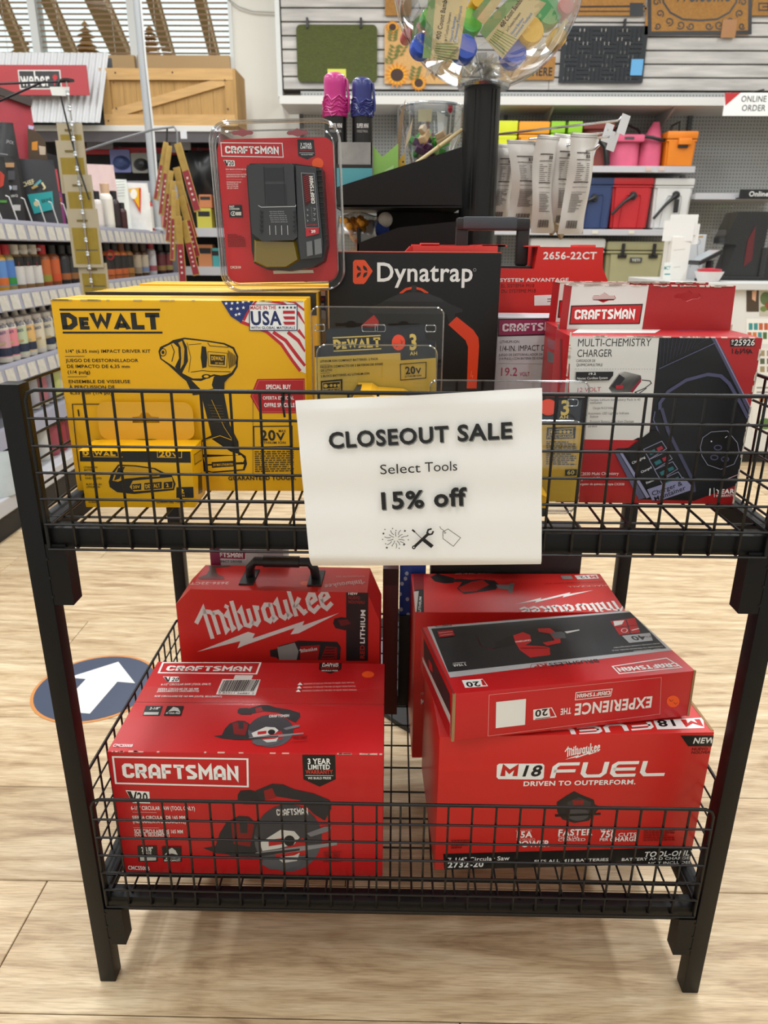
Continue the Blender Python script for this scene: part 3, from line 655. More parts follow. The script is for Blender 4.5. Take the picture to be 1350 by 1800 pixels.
A.frame([(150, 278), (210, 272), (218, 282), (156, 287)], 2, '222222').line([(180, 280), (206, 278)], 5, '222222'); A.text('LITHIUM ION BATTERY SOLD SEPARATELY', (600, 243), (420, 260), -4, '44464a', 'r'); A.done()
A = Art(rec['T'], 'tool_picture', z=ZM)
A.poly([(318, 308), (395, 302), (405, 345), (410, 372), (398, 380), (335, 372), (330, 340)], '141416').line([(322, 325), (340, 365), (385, 378), (402, 370)], 4, 'b42428')
A.poly([(395, 350), (440, 330), (470, 318), (500, 305), (520, 330), (500, 350), (450, 365), (400, 372)], '1b1b1e').poly([(470, 320), (510, 306), (540, 318), (545, 345), (520, 360), (600, 365), (620, 370), (622, 400), (540, 410), (498, 380), (480, 350)], 'c02226').text('CRAFTSMAN', (540, 336), (476, 344), -7, WH, 'b')
A.poly([(570, 292), (620, 290), (660, 320), (665, 350), (610, 362), (590, 350), (640, 340), (620, 312), (575, 305)], 'c02226').poly([(620, 310), (700, 300), (705, 330), (640, 334)], '56585c').poly([(635, 290), (690, 285), (712, 310), (715, 340), (690, 345), (680, 310)], '2c2e31').poly([(680, 305), (740, 296), (742, 300), (690, 312)], 'c9c9c6').line([(500, 372), (610, 372)], 2, '18181a'); A.done()
A = Art(rec['T'], 'brand_logo', z=ZM)
A.frame([(1098, 412), (1160, 450), (905, 476), (876, 446)], 4, WH); A.strokes('CRAFTSMAN', BLK, .23, (1136, 430), (892, 452), -22, WH)
A.done(); A = Art(rec['T'], 'voltage_logo', z=ZM).poly([(368, 527), (345, 497), (260, 503), (274, 534)], WH).text('20', (330, 508), (272, 512), -20, KR, 'x').poly([(362, 524), (346, 500), (338, 502), (345, 524)], 'b8181c'); A.done()
A = Art(rec['F'], 'side_print', z=ZM)
A.frame([(372, 562), (1076, 490), (1070, 640), (367, 730)], 1.6, 'e09a94')
A.text('EXPERIENCE', (1042, 568), (722, 600), -44, 'e6dedb', 'x').text('THE', (708, 614), (664, 619), -24, 'e6dedb', 'x')
A.frame([(875, 537), (868, 566), (724, 582), (727, 552)], 3, 'e6dedb'); A.strokes('CRAFTSMAN', BLK, .22, (868, 544), (732, 558), -16, 'e6dedb')
A.poly([(648, 652), (628, 612), (552, 622), (552, 664)], 'e6dedb').text('20', (612, 618), (558, 625), -26, KR, 'x').poly([(642, 648), (625, 615), (616, 617), (622, 650)], 'b8181c').line([(560, 660), (622, 652)], 3, KR)
A.poly([(400, 590), (522, 577), (518, 683), (398, 697)], 'e4e2de').done()
A = Art(rec['F'], 'price_dot', z=ZM).ell((1124, 588), 26, 24, ORG).line([(1108, 580), (1116, 588), (1124, 582)], 2, '7a2a10').line([(1128, 592), (1134, 600), (1142, 592)], 2, '7a2a10'); A.done()
A = Art(rec['L'], 'side_panel', z=ZM)
A.poly([(104, 330), (212, 560), (214, 650), (106, 410)], '2a2a2d').poly([(100, 405), (214, 645), (214, 735), (102, 470)], 'c8c6c4').poly([(101, 425), (213, 680), (213, 740), (102, 470)], 'b01c20').poly([(125, 415), (140, 440), (142, 470), (128, 455)], 'c02226').done()
MB().box(-.0006, .0035, -.0006, .0025, .0, rec['h']+.0003).box(rec['w']-.003, rec['w']+.0006, -.0006, .0025, 0, rec['h']+.0003).build('raw_corner_edge', BRN, rec['root'])
MB().box(.0, .0022, -.0004, rec['d'], rec['h']-.001, rec['h']+.0005).build('lid_edge', mat('seam_red', '8a1114', .6), rec['root'])
# ---- small recip saw carton behind
hk = carton('saw_carton', 'red carton printed with a black hand saw behind the flat carton', .0256, 1.162, DLs, 1.6, .3785, .3135, .165, MRED)
A = Art(hk['T'], 'brand_logo', z=ZM); milwaukee(A, (888, 182), (492, 205), -52, WH, it=.1); bolt(A, (800, 134), (478, 192), 13, WH); A.done()
A = Art(hk['T'], 'tool_picture', z=ZM)
A.poly([(132, 80), (160, 66), (230, 85), (226, 104), (190, 106), (150, 98)], '232021').poly([(215, 100), (262, 100), (240, 128), (270, 150), (400, 132), (410, 110), (395, 95), (330, 88), (300, 92), (262, 88), (230, 88)], '2b2728').poly([(245, 125), (300, 100), (345, 92), (372, 112), (320, 138), (262, 142)], 'a52420').poly([(400, 112), (462, 112), (470, 120), (462, 135), (410, 128)], '77787a').poly([(458, 104), (476, 106), (466, 148), (450, 142)], '6a6b6c').done()
A = Art(hk['T'], 'product_text', z=ZM).poly([(822, 86), (812, 70), (720, 74), (734, 90)], 'dcd6d2').strokes('M', BLK, .25, (806, 74), (780, 75), -12, 'c0201c').text('12', (774, 75), (738, 78), -12, '4a4a4a', 'x').poly([(716, 88), (706, 74), (664, 76), (674, 90)], '8c8480').text('2420-21', (808, 57), (712, 60), -8, WH, 'b').text('HACKZALL', (852, 112), (690, 118), -8, 'd8b0a8', 'r').text('RECIPROCATING SAW KIT', (838, 98), (596, 106), -5, '7a1412', 'r').text('CORDLESS - ONE ALL SAW', (382, 62), (232, 66), -5, 'e8c0b8', 'r').done()
A = Art(hk['F'], 'side_print', z=ZM).text('M12', (92, 598), (136, 596), 18, WH, 'x').text('CORDLESS', (92, 560), (128, 558), 8, 'd8b0a8').done()
A = Art(hk['T'], 'label_strip', z=ZM).poly([(62, 65), (104, 65), (106, 235), (64, 240)], '8a1a18').poly([(70, 132), (104, 130), (106, 228), (64, 234)], '1c1a1b').poly([(64, 140), (84, 138), (76, 232), (62, 234)], 'c9c5be').text('LITHIUM', (92, 226), (96, 160), 10, WH, 'b').done()
# ---- blue printed carton deep in the basket
dk_ = carton('tool_carton', 'plain black carton low at the back between the red cartons', .0, 1.335, DLs, 0, .055, .215, .056, mat('black_carton', '0d0c0d', .45), bev=.001)
mr_ = carton('tool_carton', 'narrow dark maroon carton deep behind the handled red carton', -.034, 1.30, DLs, 0, .031, .335, .08, mat('maroon_carton', '4a1014', .45), bev=.001)
MB().box(0, .031, -.0006, .0, .30, .335).build('lid_band', mat('maroon_dark', '2c0a0d', .5), mr_['root'])
MB().box(0, .055, .02, .036, .215, .2153).build('tape_strip', mat('grey_tape', '3a3838', .4), dk_['root'])
bl = carton('small_carton', 'narrow blue carton with white print standing between the red cartons', -.0005, 1.337, DLs+.2158, 0, .052, .125, .052, mat('blue_carton', '2146a8', .4), bev=.001)
A = Art(bl['F'], 'white_print'); rb = random.Random(9)
for k in range(9): A.ell((703+rb.uniform(0, 26), 1008+k*9), 3.2, 3.6, 'cfd8f0', 10)
A.done()
# ---- case-shaped carton with carry handle
mw = carton('driver_kit_carton', 'red carton with cut corners and black carry handle behind the saw carton', -.3895, 1.165, DLs, -.8, .334, .352, .105, None)
c = .02; w, h = mw['w'], mw['h']
MB().prism([(-.012, 0), (w+.018, 0), (w+.018, h-.055), (w-.004, h), (.016, h), (-.012, h-.03)], 0, mw['d'], 'y').build('carton_body', MRED, mw['root'])
MB().box(-.0125, w-.1, -.004, .0, .0, h*.25).build('front_flap', MRED, mw['root'])
hm = MB(); hx0, hx1 = .11, .235
hm.tube([(hx0, .06, h-.02), (hx0+.004, .05, h+.022), (hx0+.014, .046, h+.036), (hx1-.014, .046, h+.036), (hx1-.004, .05, h+.022), (hx1, .06, h-.02)], .0085, 8); hm.tube([(hx0+.03, .046, h+.036), (hx1-.03, .046, h+.036)], .0105, 10)
hm.build('carry_handle', mat('black_plastic', '151517', .45), mw['root'], smooth=50)
MB().bbox(hx0-.012, hx0+.014, .02, .085, h-.002, h+.003, .001).bbox(hx1-.014, hx1+.012, .02, .085, h-.002, h+.003, .001).build('handle_slot', mat('black_plastic', '151517', .45), mw['root'])
ZW = (300, 940, 2.9348)
A = Art(mw['F'], 'brand_logo', z=ZW); A.strokes('Milwaukee', SCR, .15, (198, 522), (845, 376), 150, 'd9d6d4', it=.06, track=-.01)
A.poly([(135, 604), (400, 500), (435, 510), (422, 534), (690, 444), (680, 468), (870, 402), (660, 508), (618, 514), (640, 480), (380, 570), (345, 585), (360, 548)], 'd9d6d4'); A.done()
A = Art(mw['F'], 'side_band', z=ZW).poly([(905, 273), (1020, 278), (1018, 650), (905, 650)], '231f20').text('NEW', (916, 309), (965, 309), 18, WH, 'x').text('NUEVO', (916, 331), (978, 333), 15, 'a02a24', 'b').text('NOUVEAU', (916, 353), (1002, 356), 15, 'a02a24', 'b').text('LITHIUM', (1000, 562), (1004, 384), -22, WH, 'x').text('RED', (1000, 640), (1000, 566), -22, 'a02a24', 'x').done()
A = Art(mw['F'], 'tool_picture', z=ZW)
A.poly([(512, 595), (545, 588), (560, 572), (640, 552), (660, 545), (860, 552), (878, 580), (874, 645), (560, 645), (545, 632), (515, 628)], '2a2728').poly([(550, 580), (640, 556), (660, 600), (650, 645), (560, 645)], '8c8a88').poly([(668, 575), (770, 568), (760, 645), (668, 645)], 'a02220').poly([(800, 575), (860, 580), (858, 640), (775, 640)], '8c1c1a')
for k in range(4): A.line([(800-6*k, 588+14*k), (846, 586+14*k)], 5, '231f20')
A.strokes('Milwaukee', SCR, .16, (672, 606), (758, 594), 18, 'd9d6d4'); A.poly([(838, 455), (845, 432), (880, 424), (940, 432), (958, 455), (950, 480), (900, 492), (850, 480)], '2a2020').poly([(862, 440), (910, 434), (930, 458), (880, 470)], '6a2020').done()
A = Art(mw['T'], 'lid_print', z=ZW)
A.text('2656-22CT', (302, 244), (102, 246), -12, 'e8b8b0', 'x').poly([(195, 160), (306, 158), (308, 166), (232, 172), (240, 205), (270, 214), (280, 232), (150, 232), (140, 222), (185, 205), (200, 180)], '57423c').poly([(140, 222), (270, 214), (280, 232), (150, 232)], '7a1a18'); milwaukee(A, (985, 234), (790, 258), -24, 'd9a8a4'); A.text('MILWAUKEE ELECTRIC TOOL', (1002, 212), (850, 214), -6, 'd9a8a4', 'r').done()
A = Art(mw['T'], 'price_dot', z=ZW).ell((695, 251), 27, 11, ORG); A.done()
# ---- driver cartons at the very back of the lower basket
DRV = mat('grey_driver_carton', 'b9b7bb', .5)
for i, (xx, yy, ww, lab) in enumerate(((-.365, 1.285, .14, 'pale carton with magenta name band at the back left of the lower basket'), (.062, 1.345, .30, 'dark carton at the back of the lower basket under the sign'))):
    g = carton('driver_carton', lab, xx, yy, DLs, 0, ww, .405 if i == 0 else .40, .07 if i == 0 else .05, DRV if i == 0 else mat('dark_carton', '1d1618', .5))
    if i == 0:
        A = Art(g['F'], 'name_band', z=ZW); craftsman(A, [(180, 78), (388, 82), (386, 128), (178, 122)], WH, 3, '8a2a52'); A.text('1/4-IN. IMPACT DRIVER', (182, 142), (370, 144), 11, '3a3a3e'); A.done()
        MB().box(-.001, .018, -.0008, 0, .2, .405).build('magenta_edge', mat('magenta_print', '7c2448', .5), g['root'])
# ================================================================== upper basket
DUs = DU+.001
YEL = mat('yellow_carton', 'e6ad0a', .42, spec=.4, var=.06, scale=7, bump=.06, bscale=60)
YK = '1c1a14'; YL = 'e6b014'
Z4 = (80, 480, 2.7)
kits = []
for i, (kx, ky, kh, lab) in enumerate(((-.4590, .9676, .2586, 'yellow driver kit carton with flag corner at the front left of the upper basket'), (-.4540, 1.0695, .262, 'yellow carton with black top edge directly behind the front yellow kit'), (-.450, 1.1715, .262, 'third yellow kit carton from the front in the upper basket row'), (-.446, 1.2735, .265, 'rearmost yellow kit carton in the upper basket row'))):
    k = carton('driver_kit_carton', lab, kx, ky, DUs, 1.6, .3262, kh, .098, YEL, group='yellow kit cartons in a row'); kits.append(k)
    MB().box(-.0003, .3265, .048, .0505, kh-.0005, kh+.0002).build('flap_seam', mat('yellow_seam', '8a6a10', .7), k['root'])
k = kits[0]; A = Art(k['F'], 'brand_logo', z=Z4); dewalt(A, (80, 268), (554, 268), 80, YK); A.done()
A = Art(k['F'], 'product_text', z=Z4)
for s, x0, y0, x1 in (('1/4" (6.35 mm) IMPACT DRIVER KIT', 93, 378, 500), ('JUEGO DE DESTORNILLADOR', 98, 422, 441), ('DE IMPACTO DE 6,35 mm', 102, 450, 403), ('(1/4 pulg)', 105, 477, 215), ('ENSEMBLE DE VISSEUSE', 110, 522, 404), ('À PERCUSSION DE', 114, 548, 331), ('6,35 mm (1/4 po)', 118, 575, 318)): A.text(s, (x0, y0), (x1, y0), 15, YK, 'b')
A.line([(93, 395), (186, 394)], 2.4, YK).line([(106, 492), (198, 491)], 2.4, YK).line([(490, 620), (128, 622), (150, 850), (168, 985)], 4, YK).text('1', (150, 678), (172, 678), 30, YK, 'x')
A.text('GUARANTEED TOUGH.', (868, 982), (1192, 980), 17, YK, 'x').line([(985, 600), (985, 960)], 2, YK); A.done()
A = Art(k['F'], 'voltage_box', z=Z4).frame([(988, 728), (1170, 726), (1172, 822), (990, 826)], 5, YK).text('20', (1020, 793), (1096, 793), 46, YK, 'x').text('V', (1098, 793), (1138, 793), 34, YK, 'x').text('MAX', (1106, 755), (1142, 755), 12, YK).text('LITHIUM ION', (1020, 810), (1142, 810), 11, YK); blurb(A, [(992, 845), (1178, 843), (1180, 945), (995, 948)], 10, '4a3c10', 11); A.done()
A = Art(k['F'], 'special_offer_flash', z=Z4).poly([(1005, 503), (1230, 500), (1232, 665), (1017, 665), (972, 585)], 'b01c22').frame([(1012, 510), (1226, 508), (1226, 658), (1022, 658), (982, 585)], 2, 'd86a60').text('SPECIAL BUY', (1047, 550), (1165, 550), 20, WH, 'x').rect(1038, 562, 1180, 573, WH).text('OFERTA ESPECIAL', (1032, 600), (1180, 600), 15, WH).text('OFFRE SPÉCIALE', (1038, 635), (1184, 635), 18, WH, 'x'); A.done()
A = Art(k['F'], 'flag_corner', z=Z4)
A.poly([(985, 121), (1232, 121), (1236, 476), (1205, 465), (1170, 420), (1120, 345), (1050, 285), (925, 236)], 'e9e4da')
for pts, w in (([(925, 230), (1050, 278), (1120, 338), (1172, 415), (1210, 465)], 15), ([(1080, 280), (1140, 320), (1200, 400), (1234, 440)], 17), ([(1150, 280), (1200, 320), (1236, 372)], 17), ([(1200, 270), (1236, 310)], 16), ([(1000, 122), (960, 180), (940, 225)], 14), ([(1020, 122), (1120, 140), (1200, 190), (1236, 240)], 15), ([(1120, 122), (1180, 135), (1236, 175)], 14)): A.line(pts, w, 'bf2430')
A.poly([(833, 122), (988, 121), (955, 185), (928, 236), (880, 205)], '20306e')
for c in ((858, 144), (886, 143), (912, 140), (938, 137), (965, 133), (882, 170), (912, 168), (940, 164), (920, 194), (905, 198)): star(A, c, 9, WH)
A.poly([(966, 150), (1196, 148), (1196, 273), (968, 273)], '1d2a5e').poly([(970, 153), (1192, 151), (1192, 269), (972, 269)], WH).text('MADE IN THE', (973, 172), (1096, 171), 16, 'b8202c', 'x').text('USA', (975, 245), (1122, 244), 62, '1d2a5e', 'x').text('WITH GLOBAL MATERIALS', (976, 265), (1186, 265), 12, '1d2a5e')
for q in range(5): star(A, (1112+18*q, 163), 8, '1d2a5e')
for y0 in (178, 205, 230): A.poly([(1128, y0), (1184, y0), (1184, y0+14), (1128+(8 if y0 > 180 else 0), y0+14)], 'b8202c')
A.done()
A = Art(k['F'], 'tool_picture', z=Z4)
A.poly([(536, 372), (545, 350), (585, 332), (605, 318), (660, 306), (760, 318), (850, 332), (895, 352), (915, 395), (912, 445), (890, 482), (850, 512), (848, 574), (875, 720), (916, 800), (920, 848), (950, 868), (957, 905), (945, 936), (800, 948), (742, 940), (735, 850), (742, 792), (788, 770), (768, 690), (738, 575), (700, 580), (668, 512), (640, 490), (585, 438), (545, 408)], YK)
A.poly([(545, 374), (560, 354), (602, 334), (660, 314), (760, 325), (846, 339), (888, 360), (907, 398), (903, 442), (882, 472), (845, 488), (800, 480), (740, 500), (700, 500), (655, 478), (598, 436), (552, 406)], YL)
A.poly([(608, 332), (652, 312), (672, 350), (677, 418), (648, 476), (614, 446), (634, 404), (630, 352)], YK).poly([(630, 330), (648, 322), (660, 360), (656, 430), (640, 455), (645, 405), (642, 352)], 'cf9c14').ring((558, 376), 15, 18, 4, YK, 16).ell((558, 376), 7, 9, YK, 12).line([(598, 338), (612, 372), (600, 420)], 4, YK)
A.poly([(742, 346), (762, 350), (768, 400), (764, 446), (745, 452), (737, 400)], YK).line([(680, 340), (740, 335)], 2.4, YK).line([(690, 470), (745, 462), (780, 466), (880, 468)], 3, YK).line([(672, 330), (690, 400), (680, 470)], 2.4, YK).line([(770, 330), (780, 345), (870, 352)], 3, YK)
A.poly([(694, 508), (738, 512), (800, 488), (840, 494), (842, 540), (742, 556)], YL).ell((764, 490), 22, 11, YK).ell((764, 490), 12, 6, YL, 12).poly([(800, 490), (884, 478), (850, 520), (846, 570), (806, 570), (790, 530)], YK)
for q in range(6): A.line([(868+7*q, 366+5*q), (874+6*q, 452-4*q)], 3.4, YK)
A.poly([(772, 372), (864, 380), (860, 446), (776, 440)], 'd9a818').frame([(772, 372), (864, 380), (860, 446), (776, 440)], 2.4, YK).poly([(782, 385), (854, 390), (852, 436), (784, 432)], YK).text('DEWALT', (788, 412), (850, 414), 18, YL, 'x').text('20V MAX', (806, 430), (846, 432), 8, YL)
for q in range(7): A.line([(772+5*q, 625+13*q), (838+3*q, 628+13*q)], 2, '6a5414')
A.line([(790, 600), (850, 730), (895, 800)], 2, YL).line([(748, 795), (830, 770), (890, 792)], 3, YL)
A.poly([(745, 800), (790, 785), (880, 845), (916, 856), (915, 862), (750, 858)], YL).poly([(750, 872), (930, 862), (945, 880), (940, 895), (760, 905)], YL).poly([(762, 912), (944, 905), (938, 928), (790, 940), (765, 932)], YL).poly([(790, 895), (898, 888), (898, 915), (792, 922)], YK).text('20V MAX LITHIUM ION', (797, 914), (892, 910), 11, YL).text('DEWALT', (902, 906), (934, 904), 10, YK, 'x'); A.done()
A = Art(k['T'], 'lid_print').line([(300, 522), (420, 521)], 1.2, '6a5414').line([(352, 518), (392, 517.5)], 3, '5a4812').line([(460, 520), (530, 519)], 1.5, '5a4812'); A.done()
k = kits[1]
MB().box(0, .3262, -.0006, .0, .262-.030, .2621).box(0, .3262, -.0006, .014, .262, .2625).build('black_top_band', mat('black_card', '1b1a17', .45), k['root'])
A = Art(k['T'], 'lid_print', base=.0008).text('DEWALT', (160, 510), (206, 509), 4, YL, 'x').text('20V MAX', (436, 508), (520, 507), 4, YL, 'x').line([(230, 509), (400, 508)], 1, '7a641a').done()
rb = random.Random(21); m = MB()
for q in range(20):
    x = rb.uniform(0, .31) if q > 5 else rb.uniform(0, .02); m.box(x, x+rb.uniform(.003, .02), -.0008, .0014, .2586-.0012, .2589)
m.build('worn_edge', mat('bare_yellow_card', 'c9b27a', .9), kits[0]['root'])['kind'] = 'stuff'
for kk, col in ((kits[2], 'b8202c'),):
    A = Art(kk['F'], 'flag_corner', base=.0004).poly([(545, 512), (576, 512), (578, 560), (546, 560)], 'e9e4da').line([(546, 520), (577, 528)], 4, 'bf2430').line([(546, 535), (577, 545)], 4, 'bf2430').rect(556, 520, 572, 545, '1d2a5e').rect(558, 524, 570, 528, 'b8202c').rect(558, 533, 570, 537, WH).done()
# ---- small battery carton with hang tab
bt = carton('battery_carton', 'small yellow and black battery carton with hang tab in front of the yellow kit', -.4195, .8985, DUs, 1.3, .1441, .0772, .0605, YEL)
m = MB(); plate(m, rrect(.008, .136, .0772, .128, .012), [[(x+.072, y+.104) for x, y in ((-.018, -.004), (-.018, .004), (-.008, .005), (-.005, .010), (.005, .010), (.008, .005), (.018, .004), (.018, -.004))]], .0585, .0600); m.build('hang_tab', mat('yellow_tab', 'd9a428', .5), bt['root'])
A = Art(bt['F'], 'black_band', z=Z4).poly([(158, 815), (690, 828), (690, 900), (164, 893)], YK); dewalt(A, (177, 866), (366, 868), 26, YL); A.frame([(530, 836), (646, 840), (646, 876), (532, 874)], 3, YL).text('20', (540, 870), (600, 871), 26, YL, 'x').text('V', (604, 871), (630, 871), 18, YL, 'x').done()
A = Art(bt['F'], 'product_text', z=Z4)
for s, x0, y0, x1 in (('LITHIUM ION', 182, 926, 248), ('BATTERY', 184, 939, 232), ('BATERÍA DE', 187, 963, 240), ('IONES DE LITIO', 189, 978, 268), ('BLOC-PILE AU', 194, 1006, 268), ('LITHIUM-ION', 196, 1019, 260)): A.text(s, (x0, y0), (x1, y0), 9, YK)
A.text('DCB203', (205, 1090), (248, 1090), 9, YK).text('GUARANTEED TOUGH.', (527, 1091), (666, 1091), 10, YK, 'x').poly([(622, 1016), (706, 1014), (704, 1066), (622, 1066)], YK).text('2', (636, 1044), (662, 1044), 20, YL, 'x').text('AH', (638, 1060), (662, 1060), 9, YL).done()
A = Art(bt['F'], 'battery_picture', z=Z4)
A.poly([(300, 990), (312, 950), (345, 908), (430, 912), (520, 925), (560, 945), (600, 960), (618, 1000), (610, 1030), (420, 1048), (340, 1040), (305, 1015)], YK).poly([(332, 940), (350, 915), (425, 918), (515, 930), (550, 950), (540, 965), (380, 975), (345, 990), (318, 985)], 'cf9c14').poly([(345, 925), (378, 918), (352, 975), (325, 985)], YK).poly([(415, 985), (600, 968), (608, 1000), (605, 1022), (420, 1036), (400, 1015)], 'cf9c14').poly([(410, 1002), (455, 998), (455, 1028), (412, 1030)], YK).text('20V', (416, 1022), (450, 1020), 14, YL).poly([(470, 996), (552, 990), (552, 1022), (470, 1028)], YK).text('DEWALT', (476, 1021), (546, 1015), 17, YL, 'x').poly([(562, 992), (604, 988), (602, 1018), (562, 1022)], YK).text('2', (574, 1014), (588, 1013), 16, YL, 'x').line([(330, 1005), (400, 975), (530, 960)], 2, YK).done()
A = Art(bt['T'], 'lid_print', z=Z4).poly([(215, 765), (680, 765), (688, 772), (206, 772)], YK).ell((480, 783), 75, 10, YK).ell((480, 783), 64, 7, 'cf9c14').line([(225, 780), (270, 781)], 3, '5a4812').line([(220, 790), (260, 791)], 3, '5a4812').text('20V', (610, 785), (660, 785), 8, 'a05018').done()
A = Art(bt['T'], 'price_dot', z=Z4, base=.0008).ell((624, 778), 33, 9, 'e2502c'); A.done()
A = Art(bt['R'], 'side_print', z=Z4).poly([(703, 860), (740, 835), (742, 890), (706, 915)], 'c99a1c').frame([(706, 862), (738, 840), (740, 886), (708, 908)], 2, YK).poly([(724, 960), (740, 945), (744, 1040), (726, 1050)], YK).done()
# ---- charger clamshell on the yellow cartons
SH = clear('clear_blister', 'fbfcfd', .035); RIM = clear('clear_rim', 'dfe4e8', .42, .12)
CH = mat('charger_grey', '33363b', .4); CHD = mat('charger_dark', '18191c', .38); CHG = mat('charger_gloss', '0e0e10', .12)
vc = thing('charger_pack', 'red carded tool charger in a clear blister standing on the yellow cartons', 'charger', (-.2605, 1.115, DUs+.2620), (0, R(-1.4), 0))
FV = Face(vc, (0, 0, 0), (1, 0, 0), (0, 0, 1)); ZV = (365, 215, 5.51)
A0 = Art(FV, 'x', z=ZV); co = [A0.L(p) for p in ((85, 165), (1195, 170), (1300, 1500), (190, 1490))]
xs0 = (co[0][0]+co[3][0])/2; xs1 = (co[1][0]+co[2][0])/2; zt0 = co[0][1]
MB().prism(rrect(xs0, xs1, .012, zt0, .016), .0002, .0012).build('backing_card', mat('red_card', 'c41c26', .4), vc)
MB().prism(rrect(xs0-.006, xs1+.008, .001, zt0+.020, .026, 8), -.012, .004).build('clear_shell', SH, vc)
m = MB()
for yy in (-.012, .004): m.tube([(a, yy, b) for a, b in rrect(xs0-.006, xs1+.008, .001, zt0+.020, .026, 8)], .0016, 6, closed=True)
m.tube([(a, -.012, b) for a, b in rrect(xs0+.001, xs1, .010, zt0+.008, .02, 8)], .0012, 6, closed=True)
m.build('shell_rim', RIM, vc, smooth=60)
relief(FV, [(402, 450), (440, 405), (880, 405), (1105, 440), (1135, 480), (1182, 1200), (1150, 1350), (1060, 1405), (820, 1445), (600, 1432), (480, 1375), (455, 1250), (440, 1000)], ZV, .001, .030, 'charger_body', CHD, vc, .97)
relief(FV, [(425, 440), (540, 425), (560, 430), (840, 425), (870, 445), (905, 1120), (870, 1150), (570, 1160), (475, 1085)], ZV, .030, .038, 'battery_dock', CH, vc, .985)
relief(FV, [(480, 1130), (890, 1140), (930, 1330), (800, 1410), (600, 1410), (480, 1350)], ZV, .029, .034, 'gloss_chin', mat('amber_reflection', '6a5a10', .08, spec=.9), vc, .86)  # black gloss chin; reflection of the yellow cartons painted in as amber
relief(FV, [(885, 440), (1075, 460), (1140, 1180), (1130, 1310), (930, 1330), (905, 1120)], ZV, .029, .036, 'label_side', CH, vc, .985)
m = MB()
for q in range(14):
    a = A0.L((1080+5.5*q, 480+50*q)); b = A0.L((1128+4.5*q, 490+50*q)); m.box(a[0], b[0], -.0365, -.029, b[1]-.0006, b[1]+.0006)
m.build('vent_slots', CHD, vc)
FV2 = Face(vc, (0, -.0382, 0), (1, 0, 0), (0, 0, 1)); FV3 = Face(vc, (0, -.0364, 0), (1, 0, 0), (0, 0, 1))
A = Art(FV2, 'dock_details', z=ZV)
A.poly([(540, 440), (730, 440), (742, 560), (555, 565)], '2b2e33').poly([(560, 600), (760, 598), (770, 800), (575, 802)], '2b2e33').line([(490, 805), (520, 822), (850, 815), (855, 800)], 6, 'b9bdc2').line([(550, 590), (750, 588)], 4, '565a60').line([(735, 430), (750, 800)], 5, '1c1e22').line([(545, 430), (560, 800)], 5, '1c1e22')
for q in range(4): A.line([(600+58*q, 1000), (604+58*q, 1090)], 5, 'c8ccd0')
for q, n in enumerate((3, 5, 5, 6, 6, 6)): A.text('READ MANUAL BEFORE USE', (600+6*q-14*(q > 1), 870+20*q), (740+4*q+16*(q > 1), 868+20*q), 9, 'a9adb2', 'r')
for q in range(5): A.poly([(505, 850+45*q), (545, 870+45*q), (520, 900+45*q)], '22252a').poly([(860, 850+45*q), (825, 870+45*q), (850, 900+45*q)], '22252a')
A.done()
A = Art(FV3, 'charger_label', z=ZV)
A.frame([(906, 490), (1030, 496), (1076, 1020), (950, 1022)], 3, 'a9adb2').poly([(918, 505), (975, 508), (1000, 770), (945, 820)], '3a1518')
for q in range(13): A.line([(925+2*q, 530+20*q), (978+1.6*q, 508+20*q)], 4, 'a8242c')
A.strokes('CRAFTSMAN', BLK, .2, (1042, 786), (1020, 520), 36, 'e6e4e0'); A.line([(1005, 820), (1015, 960)], 2, '8a8e93')
for q in range(3): A.line([(962, 840+52*q), (975, 850+52*q), (965, 858+52*q)], 4, 'a9adb2').line([(1022, 832+50*q), (1045, 836+50*q), (1030, 856+50*q)], 4, 'a9adb2')
A.text('BATTERY', (960, 1004), (1062, 1000), 14, 'b0303a').poly([(950, 1028), (1078, 1020), (1078, 1078), (955, 1108)], 'b02a36').text('20', (1005, 1070), (1048, 1066), 24, WH, 'x').text('V', (985, 1070), (1004, 1070), 24, KR, 'x').poly([(958, 1158), (1012, 1148), (1022, 1285), (965, 1298)], '6e7277').poly([(1034, 1138), (1100, 1122), (1110, 1268), (1042, 1285)], '6e7277').done()
A = Art(FV, 'brand_logo', z=ZV); craftsman(A, [(128, 198), (722, 204), (732, 338), (138, 328)], WH, 8); A.done()
A = Art(FV, 'warranty_badge', z=ZV).poly([(868, 165), (1028, 168), (1042, 325), (965, 360), (878, 325)], '26282c').text('3 YEAR', (898, 226), (1008, 226), 26, WH, 'x').text('LIMITED', (898, 256), (1012, 256), 24, WH, 'x').text('WARRANTY', (895, 282), (1018, 282), 18, 'a8242c').line([(888, 296), (1030, 298)], 3, WH).text('WE BUILD PRIDE', (905, 318), (1018, 318), 9, WH).done()
A = Art(FV, 'price_dot', z=ZV).ell((1066, 398), 56, 54, 'f05a28'); A.done()
A = Art(FV, 'card_text', z=ZV); v20(A, (152, 418), (262, 420), 46)
for s, y0, x1, x0 in (('20V MAX LITHIUM ION', 462, 395, 175), ('CARGADOR PARA BATERÍAS', 512, 395, 180), ('DE LITIO DE 20 V MAX', 532, 368, 182), ('CHARGEUR POUR', 586, 325, 184), ('BLOCS-PILES', 606, 298, 186), ('AU LITHIUM', 626, 298, 188), ('DE 20 V MAX', 646, 300, 190)): A.text(s, (x0, y0), (x1, y0), 13, 'f0dcd8')
A.line([(178, 480), (332, 481)], 2, 'e8b0ac').line([(182, 552), (338, 553)], 2, 'e8b0ac')
